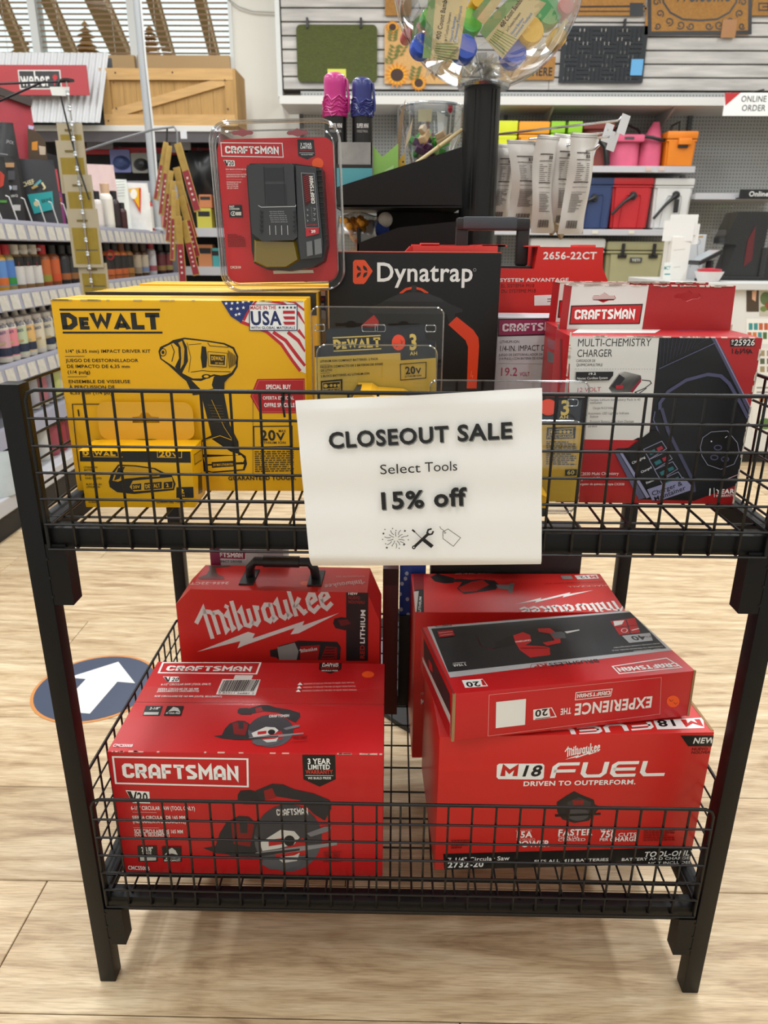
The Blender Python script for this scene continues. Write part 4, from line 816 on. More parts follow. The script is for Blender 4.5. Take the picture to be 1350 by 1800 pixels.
A.poly([(202, 800), (330, 800), (342, 920), (212, 920)], '26282c').text('FAST', (212, 826), (262, 826), 18, WH, 'x').text('CHARGER', (212, 846), (312, 846), 15, WH, 'x').ring((250, 884), 22, 20, 5, WH).line([(258, 868), (246, 884), (256, 884), (244, 902)], 5, WH)
for q in range(4): A.rect(278+13*q, 868, 288+13*q, 902, WH)
blurb(A, [(195, 1085), (365, 1085), (370, 1215), (200, 1215)], 9, '7a1218', 31); A.text('CMCB104', (222, 1416), (326, 1416), 24, WH, 'b').poly([(635, 1438), (1022, 1430), (1030, 1458), (640, 1468)], 'e2e0de').done()
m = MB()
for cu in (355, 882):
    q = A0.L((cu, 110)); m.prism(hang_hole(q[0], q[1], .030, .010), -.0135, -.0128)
m.build('hang_holes', mat('slot_red', '8d4a50', .6), vc)  # solid dull red shapes stand in for the holes showing red
# ---- bug trap carton
dy = carton('trap_carton', 'black carton with white name and orange arm picture behind the clear packs', -.114, 1.122, DUs, .4, .252, .3175, .125, mat('black_trap_carton', '0f0e0f', .42, spec=.35, var=.08, scale=12, bump=.08, bscale=40))
MB().box(.0, dy['w'], .0006, dy['d'], dy['h'], dy['h']+.0012).build('red_lid', mat('red_lid', 'b8402e', .5), dy['root'])
ZD = (540, 420, 3.75)
A = Art(dy['F'], 'brand_logo', z=ZD).poly([(302, 152), (314, 138), (374, 138), (386, 146), (432, 212), (386, 284), (372, 297), (314, 297), (302, 284)], 'd84a22')
for dx in (0, 42): A.poly([(328+dx, 172), (350+dx, 190), (356+dx, 212), (334+dx, 205), (326+dx, 190)], KR).poly([(328+dx, 258), (350+dx, 240), (356+dx, 218), (334+dx, 224), (326+dx, 240)], KR)
A.text('Dynatrap', (452, 279), (1096, 279), 120, 'e2e0de', 'b').ring((1104, 204), 9, 9, 2, 'b8b6b4').done()
A = Art(dy['F'], 'product_picture', z=ZD)
A.line([(612, 362), (650, 332), (700, 320), (752, 332), (796, 360)], 16, 'd0421c').poly([(690, 305), (718, 305), (722, 345), (686, 345)], '242426').poly([(480, 425), (520, 400), (600, 362), (700, 345), (800, 358), (880, 390), (925, 420), (950, 432), (1022, 462), (1024, 482), (975, 492), (970, 556), (935, 560), (920, 496), (420, 492), (405, 470), (440, 440)], '222224').poly([(500, 410), (600, 368), (700, 352), (800, 364), (880, 395), (900, 415)], '2e2e31')
A.poly([(930, 565), (985, 512), (1095, 600), (1128, 650), (1133, 705), (1116, 985), (1052, 985), (1060, 712), (1044, 668)], 'd23c1a').line([(1085, 870), (1078, 905), (1092, 900), (1088, 920)], 3, 'e87050').poly([(350, 575), (440, 500), (470, 540), (470, 580)], 'b02a2a').done()
# ---- handled kit carton at the back
hb = carton('driver_kit_carton', 'red carton with black carry handle and model number at the back of the upper basket', -.008, 1.268, DUs, 0, .330, .327, .115, None)
w, h = hb['w'], hb['h']; nx0, nx1 = .150, .224
MB().prism([(-.012, 0), (w+.014, 0), (w+.014, h-.055), (w+.002, h-.032), (w, h), (nx1, h), (nx1-.004, h-.034), (nx0-.04, h-.034), (nx0-.04, h), (.016, h), (-.012, h-.03)], 0, hb['d'], 'y').build('carton_body', mat('orange_red_carton'), hb['root'])
MB().box(.02, nx0+.008, -.003, .012, h-.037, h+.001).build('front_flap', mat('light_red_card', 'd8403a', .5), hb['root'])
rb = random.Random(8); m = MB()
for q in range(9): x = rb.uniform(0, .29); m.box(x, x+rb.uniform(.02, .06), .004, .06, h, h+rb.uniform(.001, .005))
m.build('torn_lid_edge', mat('light_red_card', 'd8403a', .5), hb['root'])['kind'] = 'stuff'
hx0, hx1 = .092, .214; zz = h+.045
m = MB(); m.bbox(hx0, hx0+.020, .03, .05, h-.03, zz, .004).bbox(hx1-.020, hx1, .03, .05, h-.03, zz, .004).bbox(hx0, hx1, .026, .054, zz-.020, zz, .006); m.build('carry_handle', mat('black_plastic', '151517', .45), hb['root'], smooth=40)
MB().bbox(hx0+.01, hx1-.022, .0245, .056, zz-.018, zz+.0015, .004).build('grip_pad', mat('grip_grey', '3a3f45', .45), hb['root'], smooth=40)
MB().bbox(nx0-.04, nx1-.004, .02, .09, h-.036, h-.030, .001).build('handle_slot', mat('black_plastic'), hb['root'])
ZH = (860, 370, 5.4545)
A = Art(hb['F'], 'model_number', z=ZH).text('2656-22CT', (516, 466), (1030, 466), 66, 'e8dcd8', 'x').done()
A = Art(hb['F'], 'product_text', z=ZH).text('SYSTEM ADVANTAGE', (100, 684), (762, 680), 33, 'e8d4d0', 'x').text('EL SISTEMA M18', (112, 738), (432, 735), 32, '5a1614', 'r').text('DU SYSTEME M18', (112, 790), (446, 785), 32, '5a1614', 'r').done()
A = Art(hb['F'], 'white_sticker', z=ZH).poly([(432, 814), (620, 808), (620, 908), (432, 912)], 'e8dcd8').line([(556, 850), (600, 848)], 9, '4a4446').line([(556, 872), (590, 870)], 7, '4a4446').done()
# ---- pale impact driver carton
gd = carton('driver_carton', 'pale grey driver carton with magenta name band between the black and charger cartons', .1415, 1.150, DUs, 0, .20, .2255, .085, DRV)
A = Art(gd['F'], 'name_band', z=ZH); A.poly([(84, 1038), (780, 1024), (780, 1190), (82, 1208)], '1c1a1c').poly([(94, 1050), (772, 1038), (772, 1178), (92, 1196)], '8a2a50')
A.strokes('CRAFTSMAN', BLK, .22, (126, 1160), (740, 1146), 74, 'd9cfd4'); A.done()
A = Art(gd['F'], 'product_text', z=ZH).text('LITHIUM-ION', (100, 1272), (288, 1270), 26, '3e3c42', 'r').text('1/4-IN. IMPACT DRIVER', (92, 1350), (690, 1338), 52, '2c2a30', 'r').text('JUEGO DE DESTORNILLADOR DE IMPACTO', (92, 1396), (640, 1388), 22, '4a484e', 'r').text('(1/4 PULG.) CON BATERÍA DE IONES DE LITIO', (92, 1432), (640, 1424), 22, '4a484e', 'r').line([(85, 1466), (540, 1472)], 2, '5a585e').text('19.2', (92, 1584), (270, 1582), 76, 'a83a5c', 'r').text('VOLT', (290, 1586), (386, 1584), 36, 'a83a5c', 'r').done()
A = Art(gd['T'], 'lid_print', z=ZH).text('1/4-IN. IMPACT DRIVER KIT', (90, 972), (590, 962), 16, 'b04868', 'b').done()
# ---- two multi-chemistry charger cartons
CHW = 'd9d6d1'; DRED = mat('deep_red_carton', 'a4161c', .4, var=.08, scale=14)
ZC = (960, 480, 3.4615)
chs = []
for i, (cx, cy, lab) in enumerate(((.2045, .9395, 'worn red and white charger carton with hang holes at the front right'), (.2110, 1.046, 'second charger carton mostly hidden behind the worn front one'))):
    g = carton('charger_carton', lab, cx, cy, DUs, -.4, .2395, .2208, .092, DRED); chs.append(g)
    w, h = g['w'], g['h']; m = MB()
    plate(m, [(.004, h), (w-.004, h), (w-.006, h+.058), (.006, h+.058)], [hang_hole(.060, h+.042, .033, .013), hang_hole(w-.068, h+.045, .036, .014)], .088, .0905)
    m.build('hang_header', DRED, g['root'])
    g['H'] = Face(g['root'], (0, .088, 0), (1, 0, 0), (0, 0, 1))
    A = Art(g['H'], 'white_panel', raw=True, base=.0002)
    hh = hang_hole(.060, h+.042, .033, .013); mb = MB()
    plate(mb, [(.014, h), (.116, h), (.118, h+.058), (.016, h+.058)], [hh], .0872, .0879); mb.build('white_panel', ink(CHW), g['root'])
    Face2 = Face(g['root'], (0, .0871, 0), (1, 0, 0), (0, 0, 1))
    A = Art(Face2, 'brand_logo', raw=True); A.poly([(.0165, h+.006), (.112, h+.0075), (.113, h+.034), (.0170, h+.031)], '1c1a1a').poly([(.018, h+.0075), (.1105, h+.009), (.1115, h+.0325), (.0185, h+.0295)], 'b81c22'); A.strokes('CRAFTSMAN', BLK, .23, (.023, h+.0130), (.104, h+.0145), .0125, WH); A.done()
    rb = random.Random(40+i); m = MB()
    for q in range(46):
        x = rb.uniform(.004, w-.02); m.box(x, x+rb.uniform(.003, .014), .0866, .0909, h+.058-rb.uniform(.0006, .0022), h+.0583)
    for q in range(34): z = rb.uniform(.0, h); m.box(w-rb.uniform(.0006, .0026), w+.0004, -.0006, .0012, z, z+rb.uniform(.003, .016))
    for q in range(34): z = rb.uniform(.08, h); m.box(-.0005, rb.uniform(.0006, .003), -.0006, .0012, z, z+rb.uniform(.003, .016))
    for q in range(26): x = rb.uniform(0, w-.02); m.box(x, x+rb.uniform(.004, .015), -.0006, rb.uniform(.001, .003), h-.001, h+.0004)
    m.build('worn_edge', mat('bare_white_card', 'd8cec0', .9), g['root'])['kind'] = 'stuff'
g = chs[0]
A = Art(g['F'], 'white_panel', z=ZC).poly([(140, 372), (690, 374), (622, 1018), (150, 1012), (140, 700)], CHW).poly([(120, 1010), (622, 1018), (618, 1062), (120, 1072)], 'b0181e')
A.text('MULTI-CHEMISTRY', (188, 446), (636, 444), 46, '2c2a2c', 'r').text('CHARGER', (186, 510), (400, 508), 44, '2c2a2c', 'r').text('CARGADOR DE', (182, 541), (298, 541), 16, '3c3a3c', 'r').text('QUÍMICAMULTIPLE', (182, 566), (342, 566), 16, '3c3a3c', 'r')
for q in range(30): A.ell((180+16*q, 583), 2.4, 2, '4a484a', 6)
A.poly([(178, 600), (406, 598), (404, 622), (380, 650), (178, 654)], '1c1a1c').text('19.2', (252, 618), (300, 617), 13, WH, 'b').text('Nextec Cordless System', (184, 646), (372, 642), 14, 'cfcdcb', 'b').text('12 VOLT', (180, 722), (330, 718), 26, 'b03040', 'r')
for s, y0, x0, x1 in (('Charges Lithium-Ion Battery Pack in 45', 776, 250, 570), ('minutes', 794, 262, 336), ('Charges Ni-Cd Voltage', 826, 280, 412), ('Automatic LED Light to Indicate', 858, 250, 500), ('Status', 878, 262, 314), ('Protects Battery Cells from Damage', 908, 262, 530), ('and abuse', 936, 250, 306)): A.text(s, (x0, y0), (x1, y0-2), 14, '3a383a', 'r')
A.done()
A = Art(g['F'], 'charger_picture', z=ZC)
A.poly([(690, 374), (1010, 376), (1050, 430), (1250, 830), (1235, 890), (1205, 1190), (1180, 1290), (900, 1385), (560, 1375), (410, 1080), (560, 1000), (625, 1015)], '141317')
A.line([(1015, 385), (1060, 470), (1130, 610), (1245, 845)], 26, '4a4a66').line([(1030, 400), (1240, 815)], 6, '8a8aa8')
for q in range(15): A.line([(700+24*q, 378), (690+20*q+12*(q > 6), 575-13*q)], 2.4, '3a3a50')
A.line([(684, 582), (1025, 425)], 5, '5a5a78').line([(690, 830), (690, 790), (740, 720), (850, 650), (980, 615), (1060, 625), (1110, 670), (1180, 790), (1225, 880)], 20, '4c4c6a').line([(700, 820), (740, 960), (800, 1080), (890, 1260), (900, 1330)], 20, '44445e').line([(660, 840), (650, 890), (700, 1010), (800, 1200), (850, 1300)], 7, '5c5c7c')
A.poly([(935, 1060), (950, 1000), (1000, 965), (1100, 958), (1160, 1030), (1172, 1090), (1140, 1160), (1060, 1192), (980, 1165), (945, 1110)], '0c0c0f').frame([(935, 1060), (950, 1000), (1000, 965), (1100, 958), (1160, 1030), (1172, 1090), (1140, 1160), (1060, 1192), (980, 1165), (945, 1110)], 3, '9a9aae')
for c in ((1042, 1060), (1020, 1120), (1085, 1130)): A.ring(c, 22, 14, 7, '4a4a66', 14)
A.ell((1002, 1022), 5, 5, 'd0d0d8', 8).line([(1085, 1000), (1098, 990)], 4, 'd0d0d8')
A.poly([(410, 1080), (430, 1075), (600, 1365), (560, 1375)], '55556f').poly([(440, 1085), (455, 1080), (628, 1360), (608, 1368)], '8a8aa8')
A.poly([(470, 1085), (640, 955), (680, 960), (820, 1230), (620, 1310)], '0e0d10')
for q in range(4):
    ox, oy = 33*q, 62*q; A.frame([(590+ox, 1090+oy-20), (700+ox, 1030+oy-10), (730+ox, 1085+oy-20), (625+ox, 1150+oy-20)], 4, '8c8ca6'); A.poly([(620+ox, 1105+oy-20), (655+ox, 1088+oy-20), (668+ox, 1108+oy-20), (632+ox, 1126+oy-20)], '2a6a70'); A.poly([(668+ox, 1082+oy-20), (700+ox, 1068+oy-20), (710+ox, 1086+oy-20), (678+ox, 1102+oy-20)], 'a02838' if q < 2 else '2a6a70')
for s, p, q_ in (('Charging', (520, 1160), (600, 1120)), ('Charged', (575, 1215), (640, 1182)), ('Standby', (605, 1280), (675, 1250))): A.text(s, p, q_, 13, 'd8d8dc')
A.poly([(610, 1312), (830, 1238), (880, 1290), (872, 1318), (700, 1376), (640, 1378)], '8484a6').text('Charger &', (642, 1352), (826, 1285), 26, '1c1c24', 'b').text('Maintainer', (656, 1384), (846, 1312), 26, '1c1c24', 'b').done()
A = Art(g['F'], 'box_text', z=ZC)
A.poly([(1120, 402), (1268, 402), (1268, 446), (1120, 448)], '1a1718').text('25926', (1142, 440), (1268, 440), 36, 'e4e0dc', 'b').text('9', (1124, 425), (1140, 425), 20, 'e4e0dc').line([(1126, 432), (1138, 432)], 3, 'e4e0dc').line([(1134, 458), (1134, 490)], 5, '1a1014').line([(1158, 462), (1152, 486), (1164, 490), (1170, 478), (1156, 476)], 5, '1a1014').line([(1184, 460), (1182, 488), (1192, 476), (1204, 460), (1210, 488)], 5, '1a1014').line([(1228, 462), (1218, 470), (1228, 488), (1240, 466), (1252, 486), (1238, 478)], 6, '1a1014')
A.text('1', (982, 1352), (1008, 1350), 40, WH, 'x').line([(1020, 1306), (1022, 1362)], 3, WH).text('YEAR', (1032, 1342), (1142, 1338), 26, WH, 'x').text('WARRANTY', (1030, 1362), (1140, 1358), 14, WH, 'b')
A.text('C2030 Multi Chemistry', (200, 1230), (440, 1226), 18, 'e8d8d4', 'r').text("Operator's Manual", (196, 1258), (372, 1256), 18, WH, 'b').text('Cargador de quimica multiple CX2030', (190, 1288), (474, 1290), 14, 'e8d8d4', 'r').line([(1090, 1255), (1190, 1222)], 5, 'c8a0a8').done()
A = Art(g['F'], 'charger_inset', z=ZC)
A.poly([(380, 700), (440, 610), (475, 598), (575, 622), (580, 645), (520, 725), (400, 728)], '121114').poly([(395, 690), (445, 615), (480, 640), (430, 705)], '29272b').poly([(510, 720), (575, 640), (578, 660), (525, 728)], '8a1c30').poly([(425, 682), (470, 680), (468, 702), (424, 704)], 'b02030').line([(580, 650), (630, 655), (640, 670), (600, 700), (540, 725), (560, 735), (610, 700)], 5, '1c1a1c').done()
A = Art(g['T'], 'lid_print', z=ZC).poly([(160, 320), (642, 325), (662, 366), (158, 366)], CHW).text('CRAFTSMAN', (180, 338), (640, 342), 10, 'b84850', 'x').line([(800, 352), (1220, 318)], 5, '7a5a86').done()
A = Art(chs[1]['L'], 'side_print', z=ZC).poly([(10, 395), (70, 420), (70, 480), (12, 455)], '8a4450').poly([(8, 470), (70, 500), (68, 560), (10, 540)], '5c5a5e').done()
A = Art(g['L'], 'side_stripe', z=ZC).poly([(85, 400), (98, 400), (96, 700), (84, 700)], '7a1016').done()
# ---- battery two-packs in clear shells
def battery(root, x, y, z, s=1.0, nm='battery'):
    """slide-on tool battery: yellow shell over a black base"""
    b = MB(); W, D_, H = .062*s, .055*s, .036*s
    b.prism([(x, z+H*.35), (x+W, z+H*.35), (x+W, z+H*.7), (x+W*.82, z+H*.86), (x+W*.45, z+H*.9), (x+W*.36, z+H), (x+W*.16, z+H), (x, z+H*.55)], y-D_, y, 'y')
    o = b.build(nm, mat('yellow_plastic', 'd8a012', .3), root)
    MB().bbox(x+.001, x+W-.001, y-D_+.001, y-.001, z, z+H*.36, .004*s).build('battery_base', mat('black_plastic'), o, smooth=40)
    MB().prism([(x-.0005, z+H*.55), (x+W*.15, z+H*1.0), (x+W*.22, z+H*1.01), (x+W*.10, z+H*.5)], y-D_*.82, y-D_*.2, 'y').build('release_button', mat('black_plastic'), o)
    return o
def twopack(label, x0, x1, Y, ztop, lean):
    t = thing('battery_pack', label, 'battery pack', (x0, Y, DUs), (R(lean), 0, 0)); W = x1-x0; H = ztop-DUs
    plate_m = MB(); plate(plate_m, rrect(0, W, 0, H, .010), [[(W*cx+a, H-.022+b) for a, b in ((-.02, -.002), (-.007, -.002), (-.003, -.005), (.003, -.005), (.007, -.002), (.02, -.002), (.02, .002), (.007, .002), (.003, .005), (-.003, .005), (-.007, .002), (-.02, .002))] for cx in (.3, .7)], -.0006, .0006)
    plate_m.build('clear_shell', SH, t)
    MB().prism(rrect(.008, W-.008, .004, H-.045, .012), -.020, -.001).build('clear_blister', SH, t)
    m = MB(); m.tube([(a, 0, b) for a, b in rrect(0, W, 0, H, .010)], .0011, 6, closed=True)
    m.tube([(a, -.020, b) for a, b in rrect(.008, W-.008, .004, H-.045, .012)], .0010, 6, closed=True)
    for cx in (.06, .42, .52, .9): m.tube([(a+W*cx-.006, -.002, b+H-.030) for a, b in rrect(0, .013 if cx != .42 else .02, 0, .008, .002, 2)], .0009, 5, closed=True)
    m.build('shell_rim', RIM, t, smooth=60)
    return t, W, H
t1, W1, H1 = twopack('clear battery two-pack with orange price dot standing behind the sale sign', -.123, .0465, .962, 1.0305, 0)
F1 = Face(t1, (0, .0006, 0), (1, 0, 0), (0, 0, 1), (W1, H1)); A = Art(F1, 'backing_card', z=ZD, base=.0)
zb = 2010
A.poly([(125, 592), (775, 562), (778, 655), (790, 666), (848, 668), (846, zb), (60, zb), (48, 705), (105, 700), (125, 680)], 'd4b04a').poly([(125, 592), (775, 562), (778, 655), (790, 666), (848, 668), (846, 784), (616, 800), (614, 750), (50, 780), (48, 705), (105, 700), (125, 680)], '22242a'); A.done()
A = Art(F1, 'brand_logo', z=ZD, base=.0004); dewalt(A, (174, 728), (488, 712), 64, 'd8bc62'); A.done()
A = Art(F1, 'card_text', z=ZD, base=.0004).text('3', (672, 730), (732, 728), 98, 'd8bc62', 'x').text('AH', (678, 766), (728, 764), 22, 'd8bc62', 'x')
for s, x0, y0, x1, y1 in (('LITHIUM ION COMPACT BATTERIES- 2 PACK', 86, 814, 468, 796), ('PAQUETE COMPACTO DE 2 BATERÍAS DE IONES', 87, 852, 500, 830), ('DE LITIO', 90, 874, 166, 870), ('2 BLOCS BATTERIES AU LITHIUM-ION', 90, 912, 412, 892)): A.text(s, (x0, y0), (x1, y1), 14, YK, 'b')
A.line([(86, 832), (150, 828)], 2, YK).line([(88, 886), (150, 882)], 2, YK).frame([(614, 825), (784, 812), (782, 916), (616, 930)], 5, YK).text('20', (648, 890), (716, 886), 46, YK, 'x').text('V', (718, 886), (752, 884), 34, YK, 'x').text('LITHIUM ION', (645, 912), (754, 904), 11, YK).poly([(90, 935), (232, 922), (232, 1004), (92, 1018)], YK).frame([(102, 948), (218, 938), (218, 980), (104, 990)], 4, 'd4b04a').text('FUEL GAUGE', (98, 1008), (226, 998), 14, 'd4b04a').ell((122, 968), 14, 12, 'd4b04a', 12)
for q in range(3): A.rect(152+24*q, 956, 166+24*q, 974, 'd4b04a')
A.line([(140, 966), (214, 962)], 4, 'd4b04a'); A.done()
A = Art(F1, 'price_dot', z=ZD, base=.0008).ell((602, 682), 44, 52, 'ee4a2a').line([(578, 688), (574, 706)], 3, '5a2018').line([(592, 690), (588, 712), (598, 704)], 3, '5a2018').line([(618, 664), (622, 690), (632, 670)], 3, '5a2018'); A.done()
battery(t1, .046, -.004, .105, 1.45); battery(t1, .046, -.004, .03, 1.45)
t2, W2, H2 = twopack('clear battery two-pack nearest the front wires right of the sale sign', .028, .2255, .905, .948, 0)
F2 = Face(t2, (0, .0006, 0), (1, 0, 0), (0, 0, 1), (W2, H2)); A = Art(F2, 'backing_card', z=ZC, base=0)
A.poly([(-560, 745), (252, 757), (196, 1390), (-520, 1390)], 'd2a52c').poly([(-560, 745), (252, 757), (238, 925), (-40, 922), (-45, 900), (-555, 880)], '26262a'); A.done()
A = Art(F2, 'card_text', z=ZC, base=.0004).text('3', (84, 862), (150, 860), 84, 'd8bc62', 'x').text('AH', (80, 886), (136, 885), 20, 'd8bc62', 'x').poly([(5, 938), (180, 934), (176, 1006), (0, 1010)], '26221a').frame([(18, 952), (160, 946), (158, 980), (18, 984)], 4, 'cfa83c').text('FUEL GAUGE', (6, 1003), (168, 1001), 14, 'cfa83c').ell((40, 966), 16, 11, 'cfa83c', 12).line([(60, 966), (158, 962)], 4, 'cfa83c')
for q in range(3): A.rect(80+24*q, 956, 94+24*q, 974, 'cfa83c')
blurb(A, [(0, 1022), (186, 1024), (180, 1172), (0, 1168)], 12, '3a2e12', 51); A.poly([(115, 1194), (188, 1192), (184, 1230), (115, 1232)], '26221a').text('60', (126, 1224), (172, 1223), 24, 'd8bc62', 'x').done()
A = Art(F2, 'price_dot', z=ZC, base=.0008).ell((12, 815), 54, 50, 'ee4a2a'); A.done()
battery(t2, .085, -.004, .012, 1.0); battery(t2, .02, -.004, .012, 1.0)
# ================================================================== shop shell
def rxz(u0, v0, u1, v1, Y):
    a = at((u0+u1)/2, v0, y=Y); b = at((u0+u1)/2, v1, y=Y); l = at(u0, (v0+v1)/2, y=Y); r = at(u1, (v0+v1)/2, y=Y)
    return l.x, r.x, b.z, a.z
def ypos(u, x, z):
    n = CR-CF*((u-675)/FPX); return -(n.x*(x-CAM.x)+n.z*(z-CAM.z))/n.y
WY = 6.75
CREAM = mat('cream_wall', 'd6d3c9', .85, var=.02, scale=2)
xw = at(405, 60, y=WY).x; zs = at(250, 100, y=WY).z
tag(MB().box(xw, 5.2, WY, WY+.15, 0, 4.2).build('wall_back', CREAM), 'cream rear wall of the shop beside the windows', 'wall', kind='structure')
tag(MB().box(-5.2, xw, WY, WY+.15, 0, zs-.1).build('wall_back', CREAM), 'low cream wall under the windows', 'wall', kind='structure')
tag(MB().box(-5.2, -5.05, -4.7, WY+.15, 0, 4.2).build('wall_left', CREAM), 'cream side wall far to the left', 'wall', kind='structure')
tag(MB().box(-5.2, 5.2, -4.75, -4.6, 0, 4.2).build('wall_front', CREAM), 'cream wall behind the viewpoint', 'wall', kind='structure')
tag(MB().box(-5.2, 5.2, -4.75, WY+.15, 4.2, 4.3).build('ceiling', mat('ceiling_white', 'd8d8d4', .9)), 'white shop ceiling above the frame', 'ceiling', kind='structure')
tag(MB().box(-12, 12, 8.2, 22, -.1, -.02).build('ground', mat('pavement', '8f8a80', .9, var=.1)), 'grey pavement outside the windows', 'ground', kind='structure')
tag(MB().box(5.05, 5.2, -4.7, WY+.15, 0, 4.2).build('wall_right', CREAM), 'cream side wall far to the right', 'wall', kind='structure')
# windows with slatted blinds
WFR = mat('window_white', 'c9cbc8', .5); GLS = clear('window_glass', 'eef4f2', .05); SLT = mat('blind_slat', '7a5a3c', .6); TAN = mat('tan_sill', 'a98a5e', .6)
um = [(-170, -150), (50, 74), (231, 246), (399, 407)]
for i in range(3):
    xa = at(um[i][1]-6, 50, y=WY).x; xb = at(um[i+1][0]+4, 50, y=WY).x; zt = 3.55
    wn = thing('window_%d' % (i+1), ['window with slatted blind behind the red grill sign', 'middle window with slatted blind', 'window with slatted blind behind the wooden crate'][i], 'window', ((xa+xb)/2, WY, zs), kind='structure')
    hw = (xb-xa)/2
    MB().box(-hw, hw, .05, .056, 0, zt-zs).build('pane', GLS, wn)
    MB().box(-hw-.06, -hw, -.02, .12, -.1, zt-zs+.1).build('frame_post', WFR, wn)
    if i == 2: MB().box(hw, hw+.03, -.02, .12, -.1, zt-zs+.1).build('frame_post', WFR, wn)
    MB().box(-hw, hw, -.06, .10, -.1, 0).build('window_sill', TAN, wn)
    MB().box(-hw, hw, -.02, .12, zt-zs, zt-zs+.1).build('frame_head', WFR, wn)
    sm = MB(); sm.add([(-hw+.01, .004, .012), (hw-.01, .004, .012), (hw-.01, .028, .018), (-hw+.01, .028, .018), (-hw+.01, .004, .0), (hw-.01, .004, .0), (hw-.01, .028, .005), (-hw+.01, .028, .005)], [(0, 1, 2, 3), (4, 7, 6, 5), (0, 4, 5, 1), (2, 6, 7, 3), (0, 3, 7, 4), (1, 5, 6, 2)])
    me = sm.mesh('blind_slat', SLT)
    for k in range(int((zt-zs)/.0385)):
        o = link('blind_slat', me, wn); o.location = (0, 0, .02+.0385*k)
    for fx in (-.6, .55): MB().tube([(hw*fx, .015, 0), (hw*fx, .015, zt-zs)], .002, 5).build('blind_cord', WFR, wn)
tag(MB().box(-5.2, xw, WY, WY+.15, 3.65, 4.2).build('wall_back', CREAM), 'cream wall above the windows', 'wall', kind='structure')
BEAM = mat('porch_beam', 'b08a58', .7, var=.12, scale=4)
for i, (u0, u1, wd_, lab) in enumerate(((-8, 42, .08, 'first brown porch rafter seen through the left window'), (74, 127, .09, 'brown porch rafter behind the middle of the left blinds'), (160, 214, .17, 'widest brown porch rafter seen through the middle window'), (262, 297, .09, 'brown porch rafter right of the grey pole outside'), (346, 376, .08, 'brown porch rafter nearest the cream wall outside'))):
    a = at(u0, -20, y=7.6); b = at(u1, 98, y=8.6); d = b-a; a2 = a-d*.5; b2 = b+d*.6
    t = thing('porch_rafter', lab, 'beam', a2); z = (b2-a2)
    M = Matrix.Translation((0, 0, 0)) @ z.to_track_quat('Y', 'Z').to_matrix().to_4x4()
    MB().box(-wd_/2, wd_/2, 0, z.length, -.05, .05, M=M).build('timber', BEAM, t); MB().box(-wd_/2-.01, wd_/2+.01, 0, z.length, .05, .07, M=M).build('top_board', BEAM, t)
TRM = mat('dry_foliage', '9a6c2c', .9, var=.3, scale=10)
for u, v, hh, lab in ((148, 36, .62, 'brown conifer shape outside the middle window'), (30, 40, .6, 'tan leafy tree outside the left window'), (262, 44, .55, 'small brown tree outside beside the grey pole')):
    p = at(u, v, y=9.6); t = thing('garden_tree', lab, 'tree', (p.x, p.y, -.02)); rb = random.Random(u); TH = p.z+.02; prof = [(.001, TH)]
    for k in range(18): f = (k+1)/18; prof += [(.26*f+rb.uniform(.02, .06), TH-hh*1.5*f), (.26*f-.01, TH-hh*1.5*f-.01)]
    MB().lathe(prof[::-1], 9).build('crown', TRM, t); MB().lathe([(.06, 0), (.05, TH-hh)], 8).build('trunk', BEAM, t)
# slat wall with door mats
SLW = mat('pale_slat_wood', 'b4b0ab', .7, var=.24, scale=3, stretch=(1, 1, 9))
GRV = mat('slat_groove', '3a332e', .8)
sx0, _, sz0, _ = rxz(500, 150, 700, 160, 6.62); sx1 = 4.2
slw = tag(MB().box(sx0-.01, sx1, 6.60, 6.74, sz0, 3.6).build('wall_slatwall', GRV), 'pale wood slat wall panel above the cooler shelves', 'wall panel', kind='structure')
PS = .0925
for k in range(int((3.6-sz0)/PS)):
    for j, (xa, xb) in enumerate(((sx0, 1.17), (1.173, sx1))):
        MB().bbox(xa, xb, 6.575, 6.602, sz0+PS*k+.004, sz0+PS*(k+1)-.006, .003, 1).build('slat', SLW, slw)
tag(MB().box(sx0-.045, sx0-.01, 6.56, 6.74, sz0-.05, 3.6).build('trim_1', WFR), 'white corner trim at the left end of the slat wall', 'trim', kind='structure')
MY = 6.565
def mat_thing(label, u0, v0, u1, v1, m, r=.02, hooks=(), name='door_mat', th=.012):
    x0, x1, z0, z1 = rxz(u0, v0, u1, v1, MY); t = thing(name, label, 'door mat', (x0, MY, z0), group=None)
    MB().prism(rrect(0, x1-x0, 0, z1-z0, r), -th, 0).build('mat_body', m, t)
    for f in hooks: MB().box((x1-x0)*f-.008, (x1-x0)*f+.008, -th-.012, .006, z1-z0-.025, z1-z0+.045).build('hook', mat('black_plastic'), t)
    return t, x1-x0, z1-z0, Face(t, (0, -th, 0), (1, 0, 0), (0, 0, 1))
COIR = mat('coir', '9a6f3a', .95, var=.15, scale=60, bump=.5, bscale=220); DARKR = mat('dark_rubber', '1f2226', .7)
t, w, h, F_ = mat_thing('olive green ribbed door mat hanging on the slat wall', 522, 44, 663, 145, mat('olive_pile', '4b5128', .95, var=.18, scale=50, bump=.6, bscale=260, stretch=(1, 1, 3)), .035, (.14, .80))
MB().box(w*.38, w*.61, -.016, -.0125, 0, .09).build('yellow_tag', ink('c8c850'), t)
t, w, h, F_ = mat_thing('tan door mat printed with sunflowers partly behind the plastic globe', 676, 44, 812, 148, mat('tan_coir', 'c49a62', .95, var=.1, scale=70), .008)
A = Art(F_, 'sunflower_print', base=.0008)
